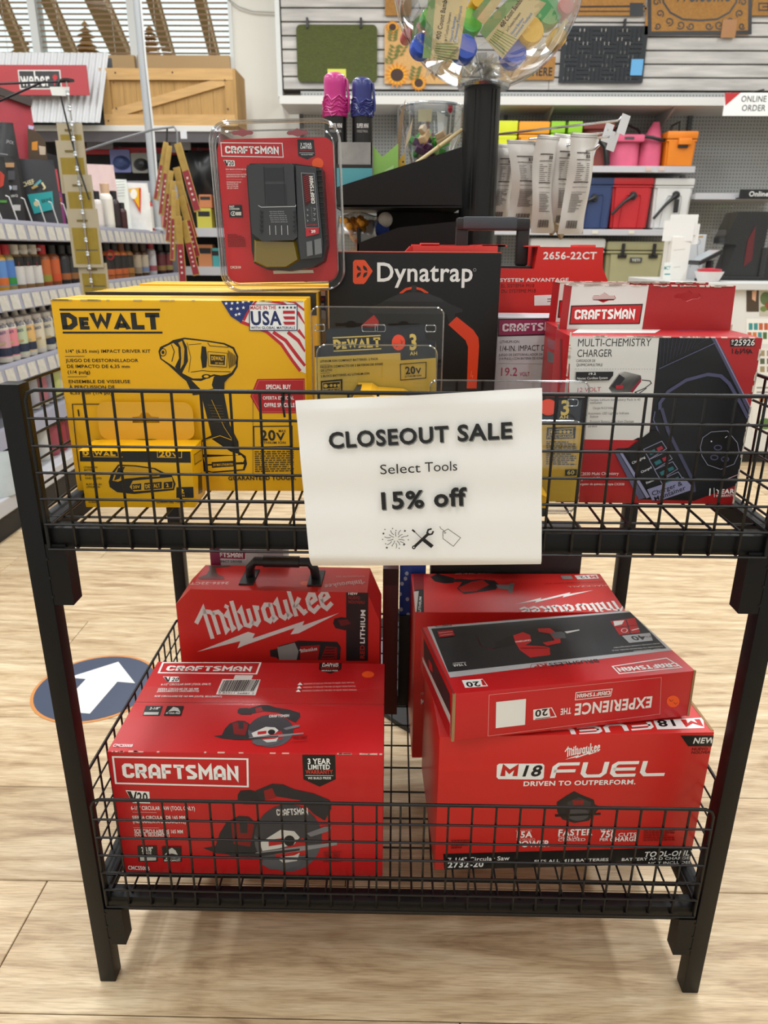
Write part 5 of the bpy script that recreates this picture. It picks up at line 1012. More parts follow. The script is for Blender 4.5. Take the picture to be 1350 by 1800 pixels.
def sunflower(c, r):
    for ring in (0, 1):
        for k in range(16):
            a = 2*math.pi*(k+.5*ring)/16; rr = r*(1 if ring == 0 else .82); A.poly([(c[0]+math.cos(a-.2)*r*.42, c[1]+math.sin(a-.2)*r*.42), (c[0]+math.cos(a-.08)*rr*.8, c[1]+math.sin(a-.08)*rr*.8), (c[0]+math.cos(a)*rr, c[1]+math.sin(a)*rr), (c[0]+math.cos(a+.08)*rr*.8, c[1]+math.sin(a+.08)*rr*.8), (c[0]+math.cos(a+.2)*r*.42, c[1]+math.sin(a+.2)*r*.42)], 'c8781c' if ring == 0 else 'dba022')
    A.ell(c, r*.48, r*.48, '3a2016', 16)
def spray(p, d, n, s):
    for k in range(n):
        x, y = p[0]+d[0]*k/n, p[1]+d[1]*k/n
        for sg in (-1, 1): A.poly([(x, y), (x+sg*s*.5-d[0]*.03, y-s*.5), (x+sg*s, y-s*.6), (x+sg*s*.7, y-s*.1)], '5a6a2c')
sunflower((698, 132), 24); sunflower((736, 146), 16); sunflower((690, 48), 13)
spray((690, 72), (2, -20), 4, 9); spray((690, 104), (6, -26), 4, 10); spray((702, 98), (12, -20), 3, 8); spray((728, 140), (6, -24), 4, 10); spray((684, 112), (0, -10), 2, 8); A.done()
t, w, h, F_ = mat_thing('dark woven rubber door mat with pale blue tag', 985, 46, 1134, 146, DARKR, .006, (.72,))
m = MB(); A = Art(F_, 'woven_openings', raw=True, base=.0006)
for j in range(12):
    for i in range(18):
        x = .05+(w-.1)*i/17; z = .03+(h-.06)*j/11
        if (i//3+j//3) % 2: m.bbox(x-.013, x+.013, -.018, -.011, z-.006, z+.006, .002, 1)
        else: m.bbox(x-.005, x+.005, -.018, -.011, z-.014, z+.014, .002, 1)
        if (i+2*j) % 5 < 2 and (j % 3 != 1): A.poly([(x-.016, z-.01), (x-.011, z-.01), (x-.011, z+.01), (x-.016, z+.01)], 'b9b4ac' if j > 6 else '6d6a66')
m.build('weave_ribs', DARKR, t)['kind'] = 'stuff'; A.done()
MB().box(w*.84, w*.98, -.020, -.0125, .05, .16).build('blue_tag', ink('5a9ac8'), t)
t, w, h, F_ = mat_thing('coir welcome mat with black scrollwork at the top right of the slat wall', 1138, -62, 1322, 62, COIR, .004)
A = Art(F_, 'scrollwork', base=.0008); ik = '1d1c1c'
A.frame([(1141, -58), (1319, -58), (1318, 57), (1142, 59)], 7, ik)
for sx_ in (-1, 1):
    cx_ = 1230
    def S(x, y): return (cx_+sx_*x, y)
    A.line([S(0, 36), S(30, 34), S(52, 22), S(64, 4), S(66, -14)], 3.2, ik)
    for (cx, cy, r_, a0) in ((16, 46, 7, 0), (34, 44, 8, 40), (54, 38, 8, 80), (70, 24, 7, 120), (76, 4, 7, 160), (74, 46, 6, 30)):
        A.line([S(cx+r_*(1-k*.07)*math.cos(R(a0+k*42)), cy+r_*(1-k*.07)*math.sin(R(a0+k*42))) for k in range(11)], 2.2, ik)
A.text('Welcome', (1184, 3), (1284, 2), 26, ik, 'b', .3).done()
MB().box(w*.74, w*.88, -.020, -.0125, -.02, .10).build('paper_tag', ink('9a6a3a'), t)
t, w, h, F_ = mat_thing('brown striped coir mat cut off at the top between globe and welcome mat', 1010, -70, 1136, 28, COIR, .004)
A = Art(F_, 'stripes', base=.0008).line([(1012, 12), (1134, 11)], 3, '2a1c12').line([(1012, 20), (1134, 20)], 2, '2a1c12').rect(1107, 5, 1131, 28, '26282a').done()
t, w, h, F_ = mat_thing('brown coir mat with key pattern at the top right corner', 1326, -70, 1420, 28, COIR, .004)
A = Art(F_, 'key_pattern', base=.0008).frame([(1334, 18), (1334, 6), (1350, 6), (1350, 18)], 2.4, '2a1c12').line([(1340, 12), (1360, 12)], 2.4, '2a1c12').done()
mat_thing('plain brown coir mat at the top edge left of the globe', 677, -70, 724, 28, COIR, .004)
t, w, h, F_ = mat_thing('coir mat with black lettering low behind the globe', 880, 100, 975, 141, COIR, .004)
Art(F_, 'lettering', base=.0008).text('HERE', (935, 133), (971, 133), 14, '20180e', 'x').done()
# ================================================================== cooler gondola
GRY = mat('shelf_grey', 'a9aaac', .45); GRD = mat('shelf_dark', '55575a', .6)
def peg_mat(col, hole, s):
    m = bpy.data.materials.new('pegboard'); m.use_nodes = True; nt = m.node_tree; b = nt.nodes['Principled BSDF']; N = nt.nodes.new; Lk = nt.links.new
    tc = N('ShaderNodeTexCoord'); vm = N('ShaderNodeVectorMath'); vm.operation = 'SCALE'; vm.inputs['Scale'].default_value = s; fr = N('ShaderNodeVectorMath'); fr.operation = 'FRACTION'
    sp = N('ShaderNodeSeparateXYZ'); cb = N('ShaderNodeCombineXYZ'); ds = N('ShaderNodeVectorMath'); ds.operation = 'DISTANCE'; ds.inputs[1].default_value = (.5, .5, 0)
    Lk(tc.outputs['Object'], vm.inputs[0]); Lk(vm.outputs[0], fr.inputs[0]); Lk(fr.outputs[0], sp.inputs[0]); Lk(sp.outputs['X'], cb.inputs[0]); Lk(sp.outputs['Z'], cb.inputs[1]); Lk(cb.outputs[0], ds.inputs[0])
    lt = N('ShaderNodeMath'); lt.operation = 'LESS_THAN'; lt.inputs[1].default_value = .2; Lk(ds.outputs['Value'], lt.inputs[0])
    mx = N('ShaderNodeMix'); mx.data_type = 'RGBA'; mx.inputs['A'].default_value = lin(col); mx.inputs['B'].default_value = lin(hole); Lk(lt.outputs[0], mx.inputs['Factor']); Lk(mx.outputs['Result'], b.inputs['Base Color']); b.inputs['Roughness'].default_value = .6; return m
PEG = peg_mat('9b9c9a', '4a4b4b', 39.4)
SF = 6.05; SB = 6.52
gx0 = at(492, 180, y=SF).x; gx1 = 3.6
gon = thing('shelf_gondola', 'grey pegboard shelf unit with coolers below the slat wall', 'shelving', (0, SF, 0))
MB().box(gx0+.1, gx1, SB-SF, SB-SF+.03, .1, sz0-.02).build('pegboard', PEG, gon)
zt = at(900, 171, y=SF).z
MB().bbox(gx0, gx1, 0, SB-SF, zt-.045, zt, .004).build('top_shelf', mat('white_shelf', 'c9c8c4', .45), gon)
MB().box(gx0, gx1, -.012, 0, zt-.05, zt+.004).build('top_shelf_lip', mat('white_shelf'), gon)
for u in (700, 975, 1190): # brackets under the top shelf
    x = at(u, 200, y=SF).x; MB().prism([(.05, zt-.045), (SB-SF, zt-.045), (SB-SF, zt-.19), (SB-SF-.05, zt-.19)], x-.006, x+.006, 'x').build('bracket', GRY, gon)
def shelf(u0, u1, v, label=None, lip=.04, nm='shelf', m=GRY):
    a = at(u0, v, y=SF); b = at(u1, v, y=SF); z = (a.z+b.z)/2
    MB().bbox(a.x, b.x, .01, SB-SF, z-.035, z, .003).build(nm, m, gon); MB().bbox(a.x, b.x, -.012, .010, z-lip, z+.004, .003).build('shelf_lip', mat('lip_pale', 'b4b4b8', .4), gon); return z
zA = shelf(560, 1222, 292); zB = shelf(560, 1215, 403); zC = shelf(560, 1215, 520); zD = shelf(1222, 1400, 341)
for xx in (gx0+.1, .84, at(1240, 300, y=SF).x, gx1-.05): MB().box(xx-.015, xx+.015, SB-SF-.02, SB-SF+.0, .05, zt).build('upright', GRD, gon)
MB().box(gx0+.1, gx1, .02, SB-SF, 0, .12).build('base_deck', GRD, gon)
for u, v in ((1140, 297), (1163, 297), (1046, 408), (1110, 408)):
    p = at(u, v, y=SF-.014); MB().box(p.x-.022, p.x+.022, -.016, -.013, p.z-.012, p.z+.012).build('price_tag', ink('c8b0a8' if v < 300 else 'd0ccbc'), gon)
def cooler(label, u0, v0, u1, v1, col, handle=None, lid=.16, strap=None, nm='hard_cooler', Y=SF+.05, latch=False, depth=.30):
    x0, x1, z0, z1 = rxz(u0, v0, u1, v1, Y); z0 = min((zA, zB, zC), key=lambda q: abs(q-z0))+.001; w, h = x1-x0, z1-z0; m = mat('cooler_'+col, col, .5, var=.04, scale=8)
    t = thing(nm, label, 'cooler', (x0, Y, z0)); tp = .05*w; lh = h*lid
    b = MB(); bm = bmesh.new(); bmesh.ops.create_cube(bm, size=1)
    for v in bm.verts:
        k = 1 if v.co.z > 0 else 0; ins = 0 if k else tp
        v.co = Vector((ins+(v.co.x+.5)*(w-2*ins)+(.02*w if k else 0)*(0.5-(v.co.x > 0)), ins+(v.co.y+.5)*(depth-2*ins), (v.co.z+.5)*(h-lh)))
    bmesh.ops.bevel(bm, geom=bm.edges[:], offset=w*.06, segments=2, affect='EDGES'); bm.verts.index_update()
    b.add([v.co for v in bm.verts], [[v.index for v in f.verts] for f in bm.faces]); bm.free(); b.build('body', m, t, smooth=50)
    MB().bbox(-.012*w, w*1.012, -.006, depth+.006, h-lh*.98, h, w*.05, 2).build('lid', m, t, smooth=50)
    MB().bbox(.0, w, .0, depth, h-lh*1.3, h-lh*1.05, w*.02, 2).build('rim', m, t, smooth=50)
    K = mat('black_plastic')
    if strap:
        a, c = strap; MB().tube([(w*a[0], -.012, h*a[1]), (w*(a[0]+c[0])/2+.0, -.02, h*((a[1]+c[1])/2+.04)), (w*c[0], -.014, h*c[1])], [.016, .011, .011], 8).build('strap_handle', K, t, smooth=60); MB().lathe([(.001, -.02), (.026, -.018), (.03, 0)], 12, M=Matrix.Translation((w*a[0], .0, h*a[1])) @ Matrix.Rotation(R(90), 4, 'X') @ Matrix.Scale(-1, 4, (0, 0, 1))).build('pivot_knob', K, t)
        m2 = MB(); m2.tube([(w*.26, tp*.35, h*.05), (w*.30, tp*.1, h*.60), (w*.36, .0, h*.68), (w*.70, .0, h*.68), (w*.74, tp*.1, h*.60), (w*.72, tp*.35, h*.05)], .006, 5); m2.build('recess_edge', m, t)
    if latch:
        MB().bbox(w*.36, w*.80, -.02, .01, h*.62, h*.80, .006).build('latch', m, t, smooth=40); MB().bbox(w*.38, w*.70, -.012, .012, h*.54, h*.63, .004).build('latch_shadow_slot', K, t)
    return t, w, h
K = mat('black_plastic')
cooler('lime yellow cooler beside the black pole on the upper cooler shelf', 874, 212, 908, 292, 'c8d018', lid=.3)
cooler('amber yellow cooler behind the snack bag hooks', 911, 213, 964, 292, 'dc9414', lid=.28)
cooler('left one of two lime green coolers behind the snack bags', 967, 213, 991, 292, '86bc1e', lid=.26)
cooler('right one of two lime green coolers behind the snack bags', 997, 213, 1021, 292, '86bc1e', lid=.26)
t, w, h = cooler('bright orange cooler with front latch at the end of the upper shelf', 1171, 230, 1224, 291, 'd87a0c', lid=.22, latch=True)
MB().tube([(w*.25, .12, h), (w*.27, .12, h*1.20), (w*.52, .12, h*1.32), (w*.54, .12, h)], .009, 6).build('carry_loop', K, t)
t, w, h = cooler('navy blue cooler on the middle cooler shelf', 1018, 312, 1076, 403, '2a3c66', lid=.14, strap=((.45, .62), (-.1, .38)))
t, w, h = cooler('red cooler with black strap handle on the middle cooler shelf', 1075, 312, 1145, 403, 'b81e26', lid=.14, strap=((.52, .66), (.02, .30)))
t, w, h = cooler('white cooler with black strap handle on the middle cooler shelf', 1148, 313, 1216, 403, 'd6d6d4', lid=.14, strap=((.56, .68), (.04, .22)))
MB().bbox(w*.52, w*.64, -.03, -.012, h*.34, h*.60, .006).build('buckle', K, t)
t, w, h = cooler('tan hard cooler with two black latches on the lower shelf', 1064, 424, 1168, 520, 'a09c76', lid=.17)
for f in (.26, .78): MB().bbox(w*f-.012, w*f+.012, -.022, .0, h*.74, h*.96, .004).build('rubber_latch', K, t); MB().bbox(w*f-.035, w*f+.035, -.012, .004, h*.70, h*.76, .004).build('latch_base', K, t)
MB().bbox(w*.40, w*.60, -.006, .01, h*.62, h*.71, .003).build('name_badge', mat('badge_grey', '3c3e40', .5), t)
Art(Face(t, (0, -.0062, 0), (1, 0, 0), (0, 0, 1)), 'badge_lettering', raw=True).text('YETI', (w*.43, h*.64), (w*.57, h*.64), h*.045, 'c8c6b8', 'x').done()
cooler('white cooler lid showing above the red handled carton', 930, 418, 1060, 520, 'd2d2d0', lid=.2)
# soft bags
def softbag(name, label, u0, v0, u1, v1, col, Y=SF+.08, fold=False, cat='bag'):
    x0, x1, z0, z1 = rxz(u0, v0, u1, v1, Y); z0 = zA+.001; w, h = x1-x0, z1-z0; m = mat('fabric_'+col, col, .8, var=.08, scale=12, bump=.2, bscale=60); t = thing(name, label, cat, (x0, Y, z0))
    def P(a, b, sgn):
        e = 1-(abs(2*a-1))**4; top = max(0, b-.55)/.45 if fold else 0
        x = w*(.5+(a-.5)*(1-.06*b-.75*top*0.9)+(.16*top if fold else 0)); return (x, .09+sgn*.09*(1-.9*top)*(e*.75+.25)*(1-.15*b), h*b)
    mb = MB(); mb.sheet(lambda a, b: P(a, b, -1), 10, 14); mb.sheet(lambda a, b: P(a, b, 1), 10, 14); mb.add([P(0, 0, -1), P(1, 0, -1), P(1, 0, 1), P(0, 0, 1)], [(0, 1, 2, 3)]); mb.add([P(0, 1, -1), P(1, 1, -1), P(1, 1, 1), P(0, 1, 1)], [(0, 1, 2, 3)])
    for a in (0, 1):
        for j in range(14): mb.add([P(a, j/14, -1), P(a, (j+1)/14, -1), P(a, (j+1)/14, 1), P(a, j/14, 1)], [(0, 1, 2, 3)])
    mb.build('bag_body', m, t, smooth=50); return t, w, h, m
t, w, h, m = softbag('cooler_bag', 'pink square lunch cooler bag with black badge', 1077, 238, 1129, 291, 'cc5a78')
MB().bbox(-.004, w+.004, -.018, .10, h*.80, h+.006, .01).build('flap', m, t, smooth=40); MB().bbox(w*.34, w*.66, -.022, -.016, h*.87, h*.95, .002).build('name_badge', mat('badge_grey'), t)
MB().tube([(.0, .08, h), (w*.1, .08, h*1.25), (w*.5, .08, h*1.38), (w*.9, .08, h*1.22), (w, .08, h)], .009, 6).build('shoulder_strap', K, t, smooth=60)
t, w, h, m = softbag('cooler_bag', 'tall pink folded-top cooler bag with black strap', 1131, 211, 1170, 291, 'c85674', fold=True)
MB().tube([(.0, .0, h*.66), (w*.35, -.02, h*.63), (w*.8, -.01, h*.58), (w, .02, h*.6)], .013, 6).build('strap', K, t, smooth=60)
t, w, h, m = softbag('cooler_bag', 'dark red backpack bag with black straps on the upper shelf', 1022, 216, 1078, 291, '7a3a34')
MB().tube([(w*.55, -.02, h*.62), (w*.72, -.04, h*.45), (w*.84, -.03, h*.05)], .022, 6).build('strap', K, t, smooth=60); MB().lathe([(.001, -.02), (.03, -.016), (.034, 0)], 12, M=Matrix.Translation((w*.30, -.0, h*.35)) @ Matrix.Rotation(R(90), 4, 'X') @ Matrix.Scale(-1, 4, (0, 0, 1))).build('round_badge', K, t); MB().bbox(.0, w, -.012, .1, h*.86, h*1.0, .01).build('top_roll', m, t)
# signs over the counter
def board(name, label, u0, v0, u1, v1, Y, col, cat='sign', th=.006):
    x0, x1, z0, z1 = rxz(u0, v0, u1, v1, Y); t = thing(name, label, cat, (x0, Y, z0)); MB().bbox(0, x1-x0, 0, th, 0, z1-z0, .001, 1).build('panel', ink(col, .5), t); return t, Face(t, (0, 0, 0), (1, 0, 0), (0, 0, 1)), x1-x0, z1-z0
t, F_, w, h = board('order_sign', 'white hanging sign with red corner at the right edge', 1273, 163, 1405, 204, 5.7, 'e2e2de')
Art(F_, 'red_corner').poly([(1274, 163), (1302, 163), (1275, 186)], 'b02a2c').done()
Art(F_, 'lettering').text('ONLINE', (1302, 179), (1347, 179), 10.5, '4a4c4e', 'b').text('ORDER', (1303, 195), (1345, 195), 10.5, '4a4c4e', 'b').done()
MB().tube([(w*.5, .003, h), (w*.5, .003, h+.02), (w*.5, .34, h+.05)], .004, 5).tube([(w*.95, .003, h), (w*.95, .003, 4.1-2)], .002, 5).build('hanger', K, t)
t, F_, w, h = board('pickup_sign', 'black shelf sign with white letters at the right edge', 1300, 333, 1420, 349, 5.98, '17181a')
Art(F_, 'lettering').text('Online Pickup', (1316, 345), (1388, 345), 8.5, 'e0e0dc', 'b').done()
MB().box(0, w, .006, .08, .0, .006).build('clip', K, t)
# ================================================================== service counter at the right
CY = 3.9; ct = thing('service_counter', 'white service counter with photo sheets on its front', 'counter', (0, CY, 0))
cx0 = at(1168, 700, y=CY).x; cz = at(1335, 497, y=CY).z
MB().bbox(cx0, 3.4, 0, .75, .07, cz-.035, .006).build('cabinet', mat('counter_white', 'd5d4d0', .6), ct); MB().bbox(cx0-.03, 3.42, -.03, .78, cz-.035, cz, .004).build('worktop', mat('counter_top', 'c6c6c4', .4), ct); MB().box(cx0+.03, 3.38, .04, .7, 0, .07).build('plinth', K, ct)
FC = Face(ct, (0, -.0008, 0), (1, 0, 0), (0, 0, 1))
rb = random.Random(77)
for i, (u0, v0, u1, v1, nm) in enumerate(((1312, 508, 1334, 548, 'dark_photo'), (1335, 506, 1372, 556, 'food_photo'), (1312, 560, 1372, 605, 'swatch_sheet'), (1318, 612, 1372, 660, 'price_sheet'), (1322, 672, 1372, 760, 'notice_sheet'))):
    A = Art(FC, nm).rect(u0, v0, u1, v1, ['4a3c30', 'b9b4a4', 'e6e4de', 'dedcd6', 'dcdad2'][i])
    if i == 0: A.poly([(1322, 512), (1330, 510), (1328, 530), (1322, 526)], 'd8a888')
    if i == 1: A.ell((1346, 525), 10, 12, '5a6a44').ell((1352, 538), 8, 8, '8a4a30').ell((1342, 543), 6, 5, '6a7a44')
    if i == 2:
        for q in range(8): A.rect(1316+9*(q % 4)-2*(q//4), 568+16*(q//4), 1323+9*(q % 4)-2*(q//4), 580+16*(q//4), rb.choice(['c8743a', 'b8603a', '3a8a8a', '4a6a3a', '88888a']))
    if i == 3:
        for q in range(6): A.rect(1336+12*(q % 2), 616+14*(q//2), 1344+12*(q % 2), 626+14*(q//2), rb.choice(['55604a', '6a5a4a', '9a8a6a']))
    if i == 4: A.rect(1334, 700, 1350, 706, 'c88040').ell((1345, 745), 12, 10, '5a7a44').rect(1330, 680, 1352, 683, '8a8a8a').rect(1330, 688, 1352, 691, '8a8a8a')
    A.done()
def cpt(u, v, Y): return at(u, v, y=Y)
# items on the counter
def onc(name, label, cat, u, Y): return thing(name, label, cat, (at(u, 490, y=Y).x, Y, cz))
t = onc('coffee_machine', 'tall black machine under a clear cover on the counter', 'machine', 1303, 4.2)
zt_ = at(1303, 372, y=4.2).z-cz; W_ = .17
MB().prism([(-.10, 0), (.10, 0), (.095, zt_*.55), (.10, zt_), (-.07, zt_), (-.115, zt_*.62), (-.115, zt_*.55), (-.055, zt_*.52)], 0, .16).build('machine_body', mat('black_gloss_plastic', '0c0c0e', .45), t)
MB().bbox(-.125, .112, -.02, .2, 0, zt_*1.1, .01).build('clear_cover', SH, t); MB().prism([(.0, zt_*.2), (.04, zt_*.3), (.03, zt_*.8), (.0, zt_*.6)], -.003, 0).build('red_trim', ink('5a1418'), t); MB().bbox(-.128, .114, -.025, .2, -.0, .02, .004).build('drip_tray', K, t)
t = onc('paper_cup', 'white paper cup standing right of the black machine', 'cup', 1352, 4.25)
zt_ = at(1342, 435, y=4.25).z-cz; MB().bbox(-.09, .09, -.06, .06, 0, zt_, .005).build('holder_block', K, t); MB().lathe([(.035, zt_), (.05, zt_+.16), (.047, zt_+.16), (.033, zt_+.006)], 16).build('cup', ink('e2e2e0'), t)
t = onc('tablet_stand', 'black card terminal tilted on a stand beside white boxes', 'terminal', 1250, 4.05)
p0 = at(1226, 462, y=4.05); p1 = at(1268, 440, y=4.05); o_ = Vector(t.location)
MB().tube([(0, .05, .0), (0, .05, at(1250, 458, y=4.05).z-cz)], .02, 8).build('stem', K, t); a_ = p0-o_; b_ = p1-o_
M = Matrix.Translation((a_+b_)/2) @ Matrix.Rotation(-math.atan2((b_-a_).z, (b_-a_).x), 4, 'Y'); L_ = (b_-a_).length/2
MB().bbox(-L_, L_, -.02, .14, -.014, .006, .004, M=M).build('terminal_body', K, t); MB().box(-L_+.01, L_-.01, -.015, .13, .0065, .0075, M=M).build('screen', mat('screen_grey', '9aa0a4', .2), t); MB().bbox(-.05, .05, .0, .10, 0, .012, .004).build('foot', K, t)
t = onc('dish', 'small red and white dish in front of the terminal', 'dish', 1245, 3.98)
MB().lathe([(.05, 0), (.07, .045), (.072, .05), (.06, .05)], 18).build('bowl', ink('d8d4d2'), t); MB().lathe([(.058, .05), (.06, .062), (.001, .068)], 18).build('red_fill', ink('b83240'), t)
for i, (u0, v0, u1, v1, Y, nm, lab, rz) in enumerate(((1178, 416, 1212, 492, 4.1, 'white_box', 'upright white paper box left of the terminal', 4), (1166, 386, 1222, 424, 4.12, 'paper_sheets', 'loose white paper sheets stacked askew on the white box', -8), (1205, 412, 1238, 480, 4.3, 'picture_box', 'pale box with line drawings behind the terminal', 2), (1166, 462, 1180, 492, 4.05, 'note_card', 'small card with teal print beside the white box', 0))):
    x0, x1, z0, z1 = rxz(u0, v0, u1, v1, Y); z0 = cz if nm != 'paper_sheets' else z0; t = thing(nm, lab, 'paper' if i in (1, 3) else 'box', (x0, Y, z0), (0, 0, R(rz)))
    if nm == 'paper_sheets':
        for q, (dx, dz) in enumerate(((0, 0), (.03, .03), (.06, -.015))): MB().box(dx, dx*.5+(x1-x0)*.92, .006*q, .006*q+.001, dz, dz+(z1-z0)*.95).build('sheet', ink('dcdcda'), t)
        MB().box(.04, .06, .02, .03, -(z0-cz), .05).build('support', ink('c8c8c4'), t)
    else:
        MB().bbox(0, x1-x0, 0, .10 if i != 3 else .004, 0, z1-z0, .002).build('box_body' if i != 3 else 'card', ink(['dedcd6', '', 'c4c6c8', 'd8dcd8'][i]), t)
        A = Art(Face(t, (0, 0, 0), (1, 0, 0), (0, 0, 1)), 'printed_lines')
        if i == 2: A.ring((1226, 425), 5, 5, 1, '8a8c8e').line([(1226, 432), (1226, 450)], 1.2, '8a8c8e').line([(1212, 470), (1222, 452), (1230, 470)], 1.2, '8a8c8e').line([(1208, 418), (1236, 416)], 3, 'b08a50')
        elif i == 3: A.text('MCT', (1167, 474), (1178, 474), 6, '3a8a90', 'b').line([(1168, 482), (1178, 482)], 2, '3a8a90')
        else: A.line([(1184, 440), (1204, 438)], 1, 'b4b2ac').line([(1184, 470), (1196, 469)], 1, 'b4b2ac')
        A.done()
# ================================================================== tower display behind the rack
K = mat('black_plastic'); TB = mat('tower_black', '08080a', .45, spec=.3)
PX, PY = .178, 1.9
tw = thing('display_tower', 'black pole display tower with sloped trays behind the rack', 'display stand', (PX, PY, 0))
def loc(t, p): return Vector(p)-Vector(t.location)
MB().lathe([(.42, 0), (.42, .014), (.36, .018)], 48, c=(.122, -.10, 0)).build('base_rim', mat('tower_rim', '0d0d0e', .5), tw, smooth=30)
MB().lathe([(.36, .012), (.36, .019), (.001, .020)], 48, c=(.122, -.10, 0)).build('base_plate', mat('base_grey', '6a6d74', .5), tw)
MB().lathe([(.060, .01), (.052, .04), (.046, 1.0), (.0415, 1.445), (.0, 1.445)], 28).build('pole', mat('pole_black', '0b0c0e', .38, spec=.4), tw, smooth=40)
for a in (-118, -102, -62, -48): MB().tube([(.0455*math.cos(R(a)), .0455*math.sin(R(a)), .5), (.0425*math.cos(R(a)), .0425*math.sin(R(a)), 1.44)], .0014, 5).build('pole_groove', mat('groove_black', '040405', .6), tw)
MB().lathe([(.030, 1.445), (.030, 1.46), (.022, 1.462)], 20).build('pole_cap', mat('cap_grey', '3c3f44', .4), tw)
def tray(pl, Y0_, Y1_, nm):
    pts = [at(u, v, y=Y0_) for u, v in pl]; q = [(p.x-PX, p.z) for p in pts]; zb = min(z for _, z in q); xl = min(x for x, _ in q); xr = max(x for x, _ in q); zl = max(z for x, z in q if x < (xl+xr)/2)
    tr = MB(); tr.prism(q, Y0_-PY, Y0_-PY+.005).build(nm, TB, tw)
    MB().prism(q, Y1_-PY-.005, Y1_-PY).build('tray_side', TB, tw); MB().box(xl, xr, Y0_-PY, Y1_-PY, zb, zb+.005).build('tray_floor', TB, tw); MB().box(xl, xl+.004, Y0_-PY, Y1_-PY, zb, zl).build('tray_lip', TB, tw)
    return zb
ZT1 = tray([(588, 330), (812, 258), (812, 362), (594, 364)], 1.80, 2.10, 'tray_side')
MB().box(at(662, 400, y=2.05).x-PX, .0, .14, .15, at(700, 470, y=2.05).z, ZT1).build('back_panel', TB, tw)
ZT2 = tray([(628, 428), (700, 400), (812, 388), (812, 470), (628, 470)], 1.80, 2.10, 'tray_side')
# hook arms with scan tags on the right
arms = [((876, 236), (1086, 212), 1.86), ((930, 244), (1062, 234), 1.93), ((940, 252), (1076, 240), 1.90), ((960, 258), (1034, 252), 1.84), ((985, 275), (1046, 262), 1.80)]
for (a, b, Y) in arms:
    p, q = loc(tw, at(*a, y=PY)), loc(tw, at(*b, y=Y)); e = q+Vector((.008, -.004, .008))
    MB().tube([p, q, e], .0028, 6).build('hook_arm', mat('chrome_wire', 'c8cacc', .2, metal=.9), tw, smooth=60)
for (u, v, Y) in ((1095, 217, 1.86), (1067, 232, 1.93), (1076, 247, 1.90), (1040, 258, 1.84)):
    p = loc(tw, at(u, v, y=Y)); M = Matrix.Translation(p) @ Matrix.Rotation(R(14), 4, 'Y') @ Matrix.Rotation(R(18), 4, 'Z')
    MB().box(-.011, .011, -.004, -.003, -.022, .018, M=M).build('scan_tag', mat('tag_white', 'd4d6da', .4), tw); 
# ---- globe bowl
GC = Vector((.180, 1.9, 1.652)); GR = .2085
gb = thing('globe_bowl', 'large clear plastic globe bowl on top of the black pole', 'display bowl', (GC.x, GC.y, 1.4455))
prof = [(.035, .002)]+[(GR*math.sin(R(a)), GC.z-1.4455-GR*math.cos(R(a))) for a in range(12, 141, 6)]
MB().lathe(prof, 48).build('bowl', clear('clear_bowl', 'f3f5f5', .16), gb, smooth=80)
m = MB(); zz = prof[-1]; m.tube([(zz[0]*math.cos(2*math.pi*k/40), zz[0]*math.sin(2*math.pi*k/40), zz[1]) for k in range(40)], .004, 6, closed=True); m.build('bowl_lip', RIM, gb, smooth=60)
MB().lathe([(.058, -.0), (.060, .006), (.040, .014), (.036, .010)], 32).build('collar', RIM, gb, smooth=60)
ZG = (680, 0, 3.75)
m = MB(); m.tube([loc(gb, at(680+x/3.75, y/3.75, y=1.905)) for x, y in ((556, -60), (562, 60), (575, 220), (592, 380), (612, 470), (632, 526))], .0022, 6); m.tube([loc(gb, at(680+x/3.75, y/3.75, y=1.90)) for x, y in ((662, 350), (662, 520))], .0014, 5); m.build('hanging_cord', mat('cord_white', 'd8d6d2', .4), gb, smooth=60)
CAPC = {'b': '2f55c0', 'y': 'd2a41e', 'g': '4f9a5a', 'G': '58b84a', 'r': 'b85a58', 'p': 'c04a6a'}
def toothpicks(label, Y, quad, strip, txt, caps, tilt=0):
    t = thing('toothpick_pack', label, 'pack', at(680+quad[3][0]/3.75, quad[3][1]/3.75, y=Y), group='toothpick packs in the globe'); F_ = Face(t, (0, 0, 0), (1, 0, 0), (0, 0, 1))
    A = Art(F_, 'x', z=ZG); q = [A.L(p) for p in quad]; MB().prism(q, 0, .0015).build('card', mat('pack_card', 'cdb98a', .5), t)
    A = Art(F_, 'card_print', z=ZG)
    if strip: A.poly(strip, '7c9a64')
    a, b, cap = txt if txt else (None, None, 0)
    if txt:
        a, b = Vector(a), Vector(b); d = (b-a).normalized(); n = Vector((-d.y, d.x)); A.text('400 Count Bamboo', tuple(a), tuple(b), cap, '2a2a22', 'x')
        for k, (c_, f, o_) in enumerate((('4a4a3c', .62, 1.4), ('3f78b0', .55, 2.6), ('3f78b0', .8, 3.5))): A.text(['In 4 Toothpick Dispensers', 'Natural Bamboo', 'Convenient Toothpick'][k], tuple(a+n*cap*o_), tuple(a+n*cap*o_+(b-a)*f), cap*.6, c_, 'b')
        for k in range(7): A.line([tuple(a-d*cap*(1+.5*k)-n*cap*.8), tuple(a-d*cap*(.2+.7*k)+n*cap*4)], 5, ['6a8a3a', '88a04a', '4f7a34'][k % 3])
    A.done()
    for (cx, cy, r_, c_) in caps:
        p = at(680+cx/3.75, cy/3.75, y=Y+.034)-Vector(t.location); rr = r_/3.75*1.83/FPX
        M = Matrix.Translation(p) @ Matrix.Rotation(R(78), 4, 'X') @ Matrix.Rotation(R(12), 4, 'Y')
        MB().lathe([(.0, .018), (rr*.9, .018), (rr, .014), (rr, -.014), (rr*.9, -.018), (0, -.018)], 22, M=M).build('dispenser_lid', mat('lid_'+c_, CAPC[c_], .3), t, smooth=40)
    return t
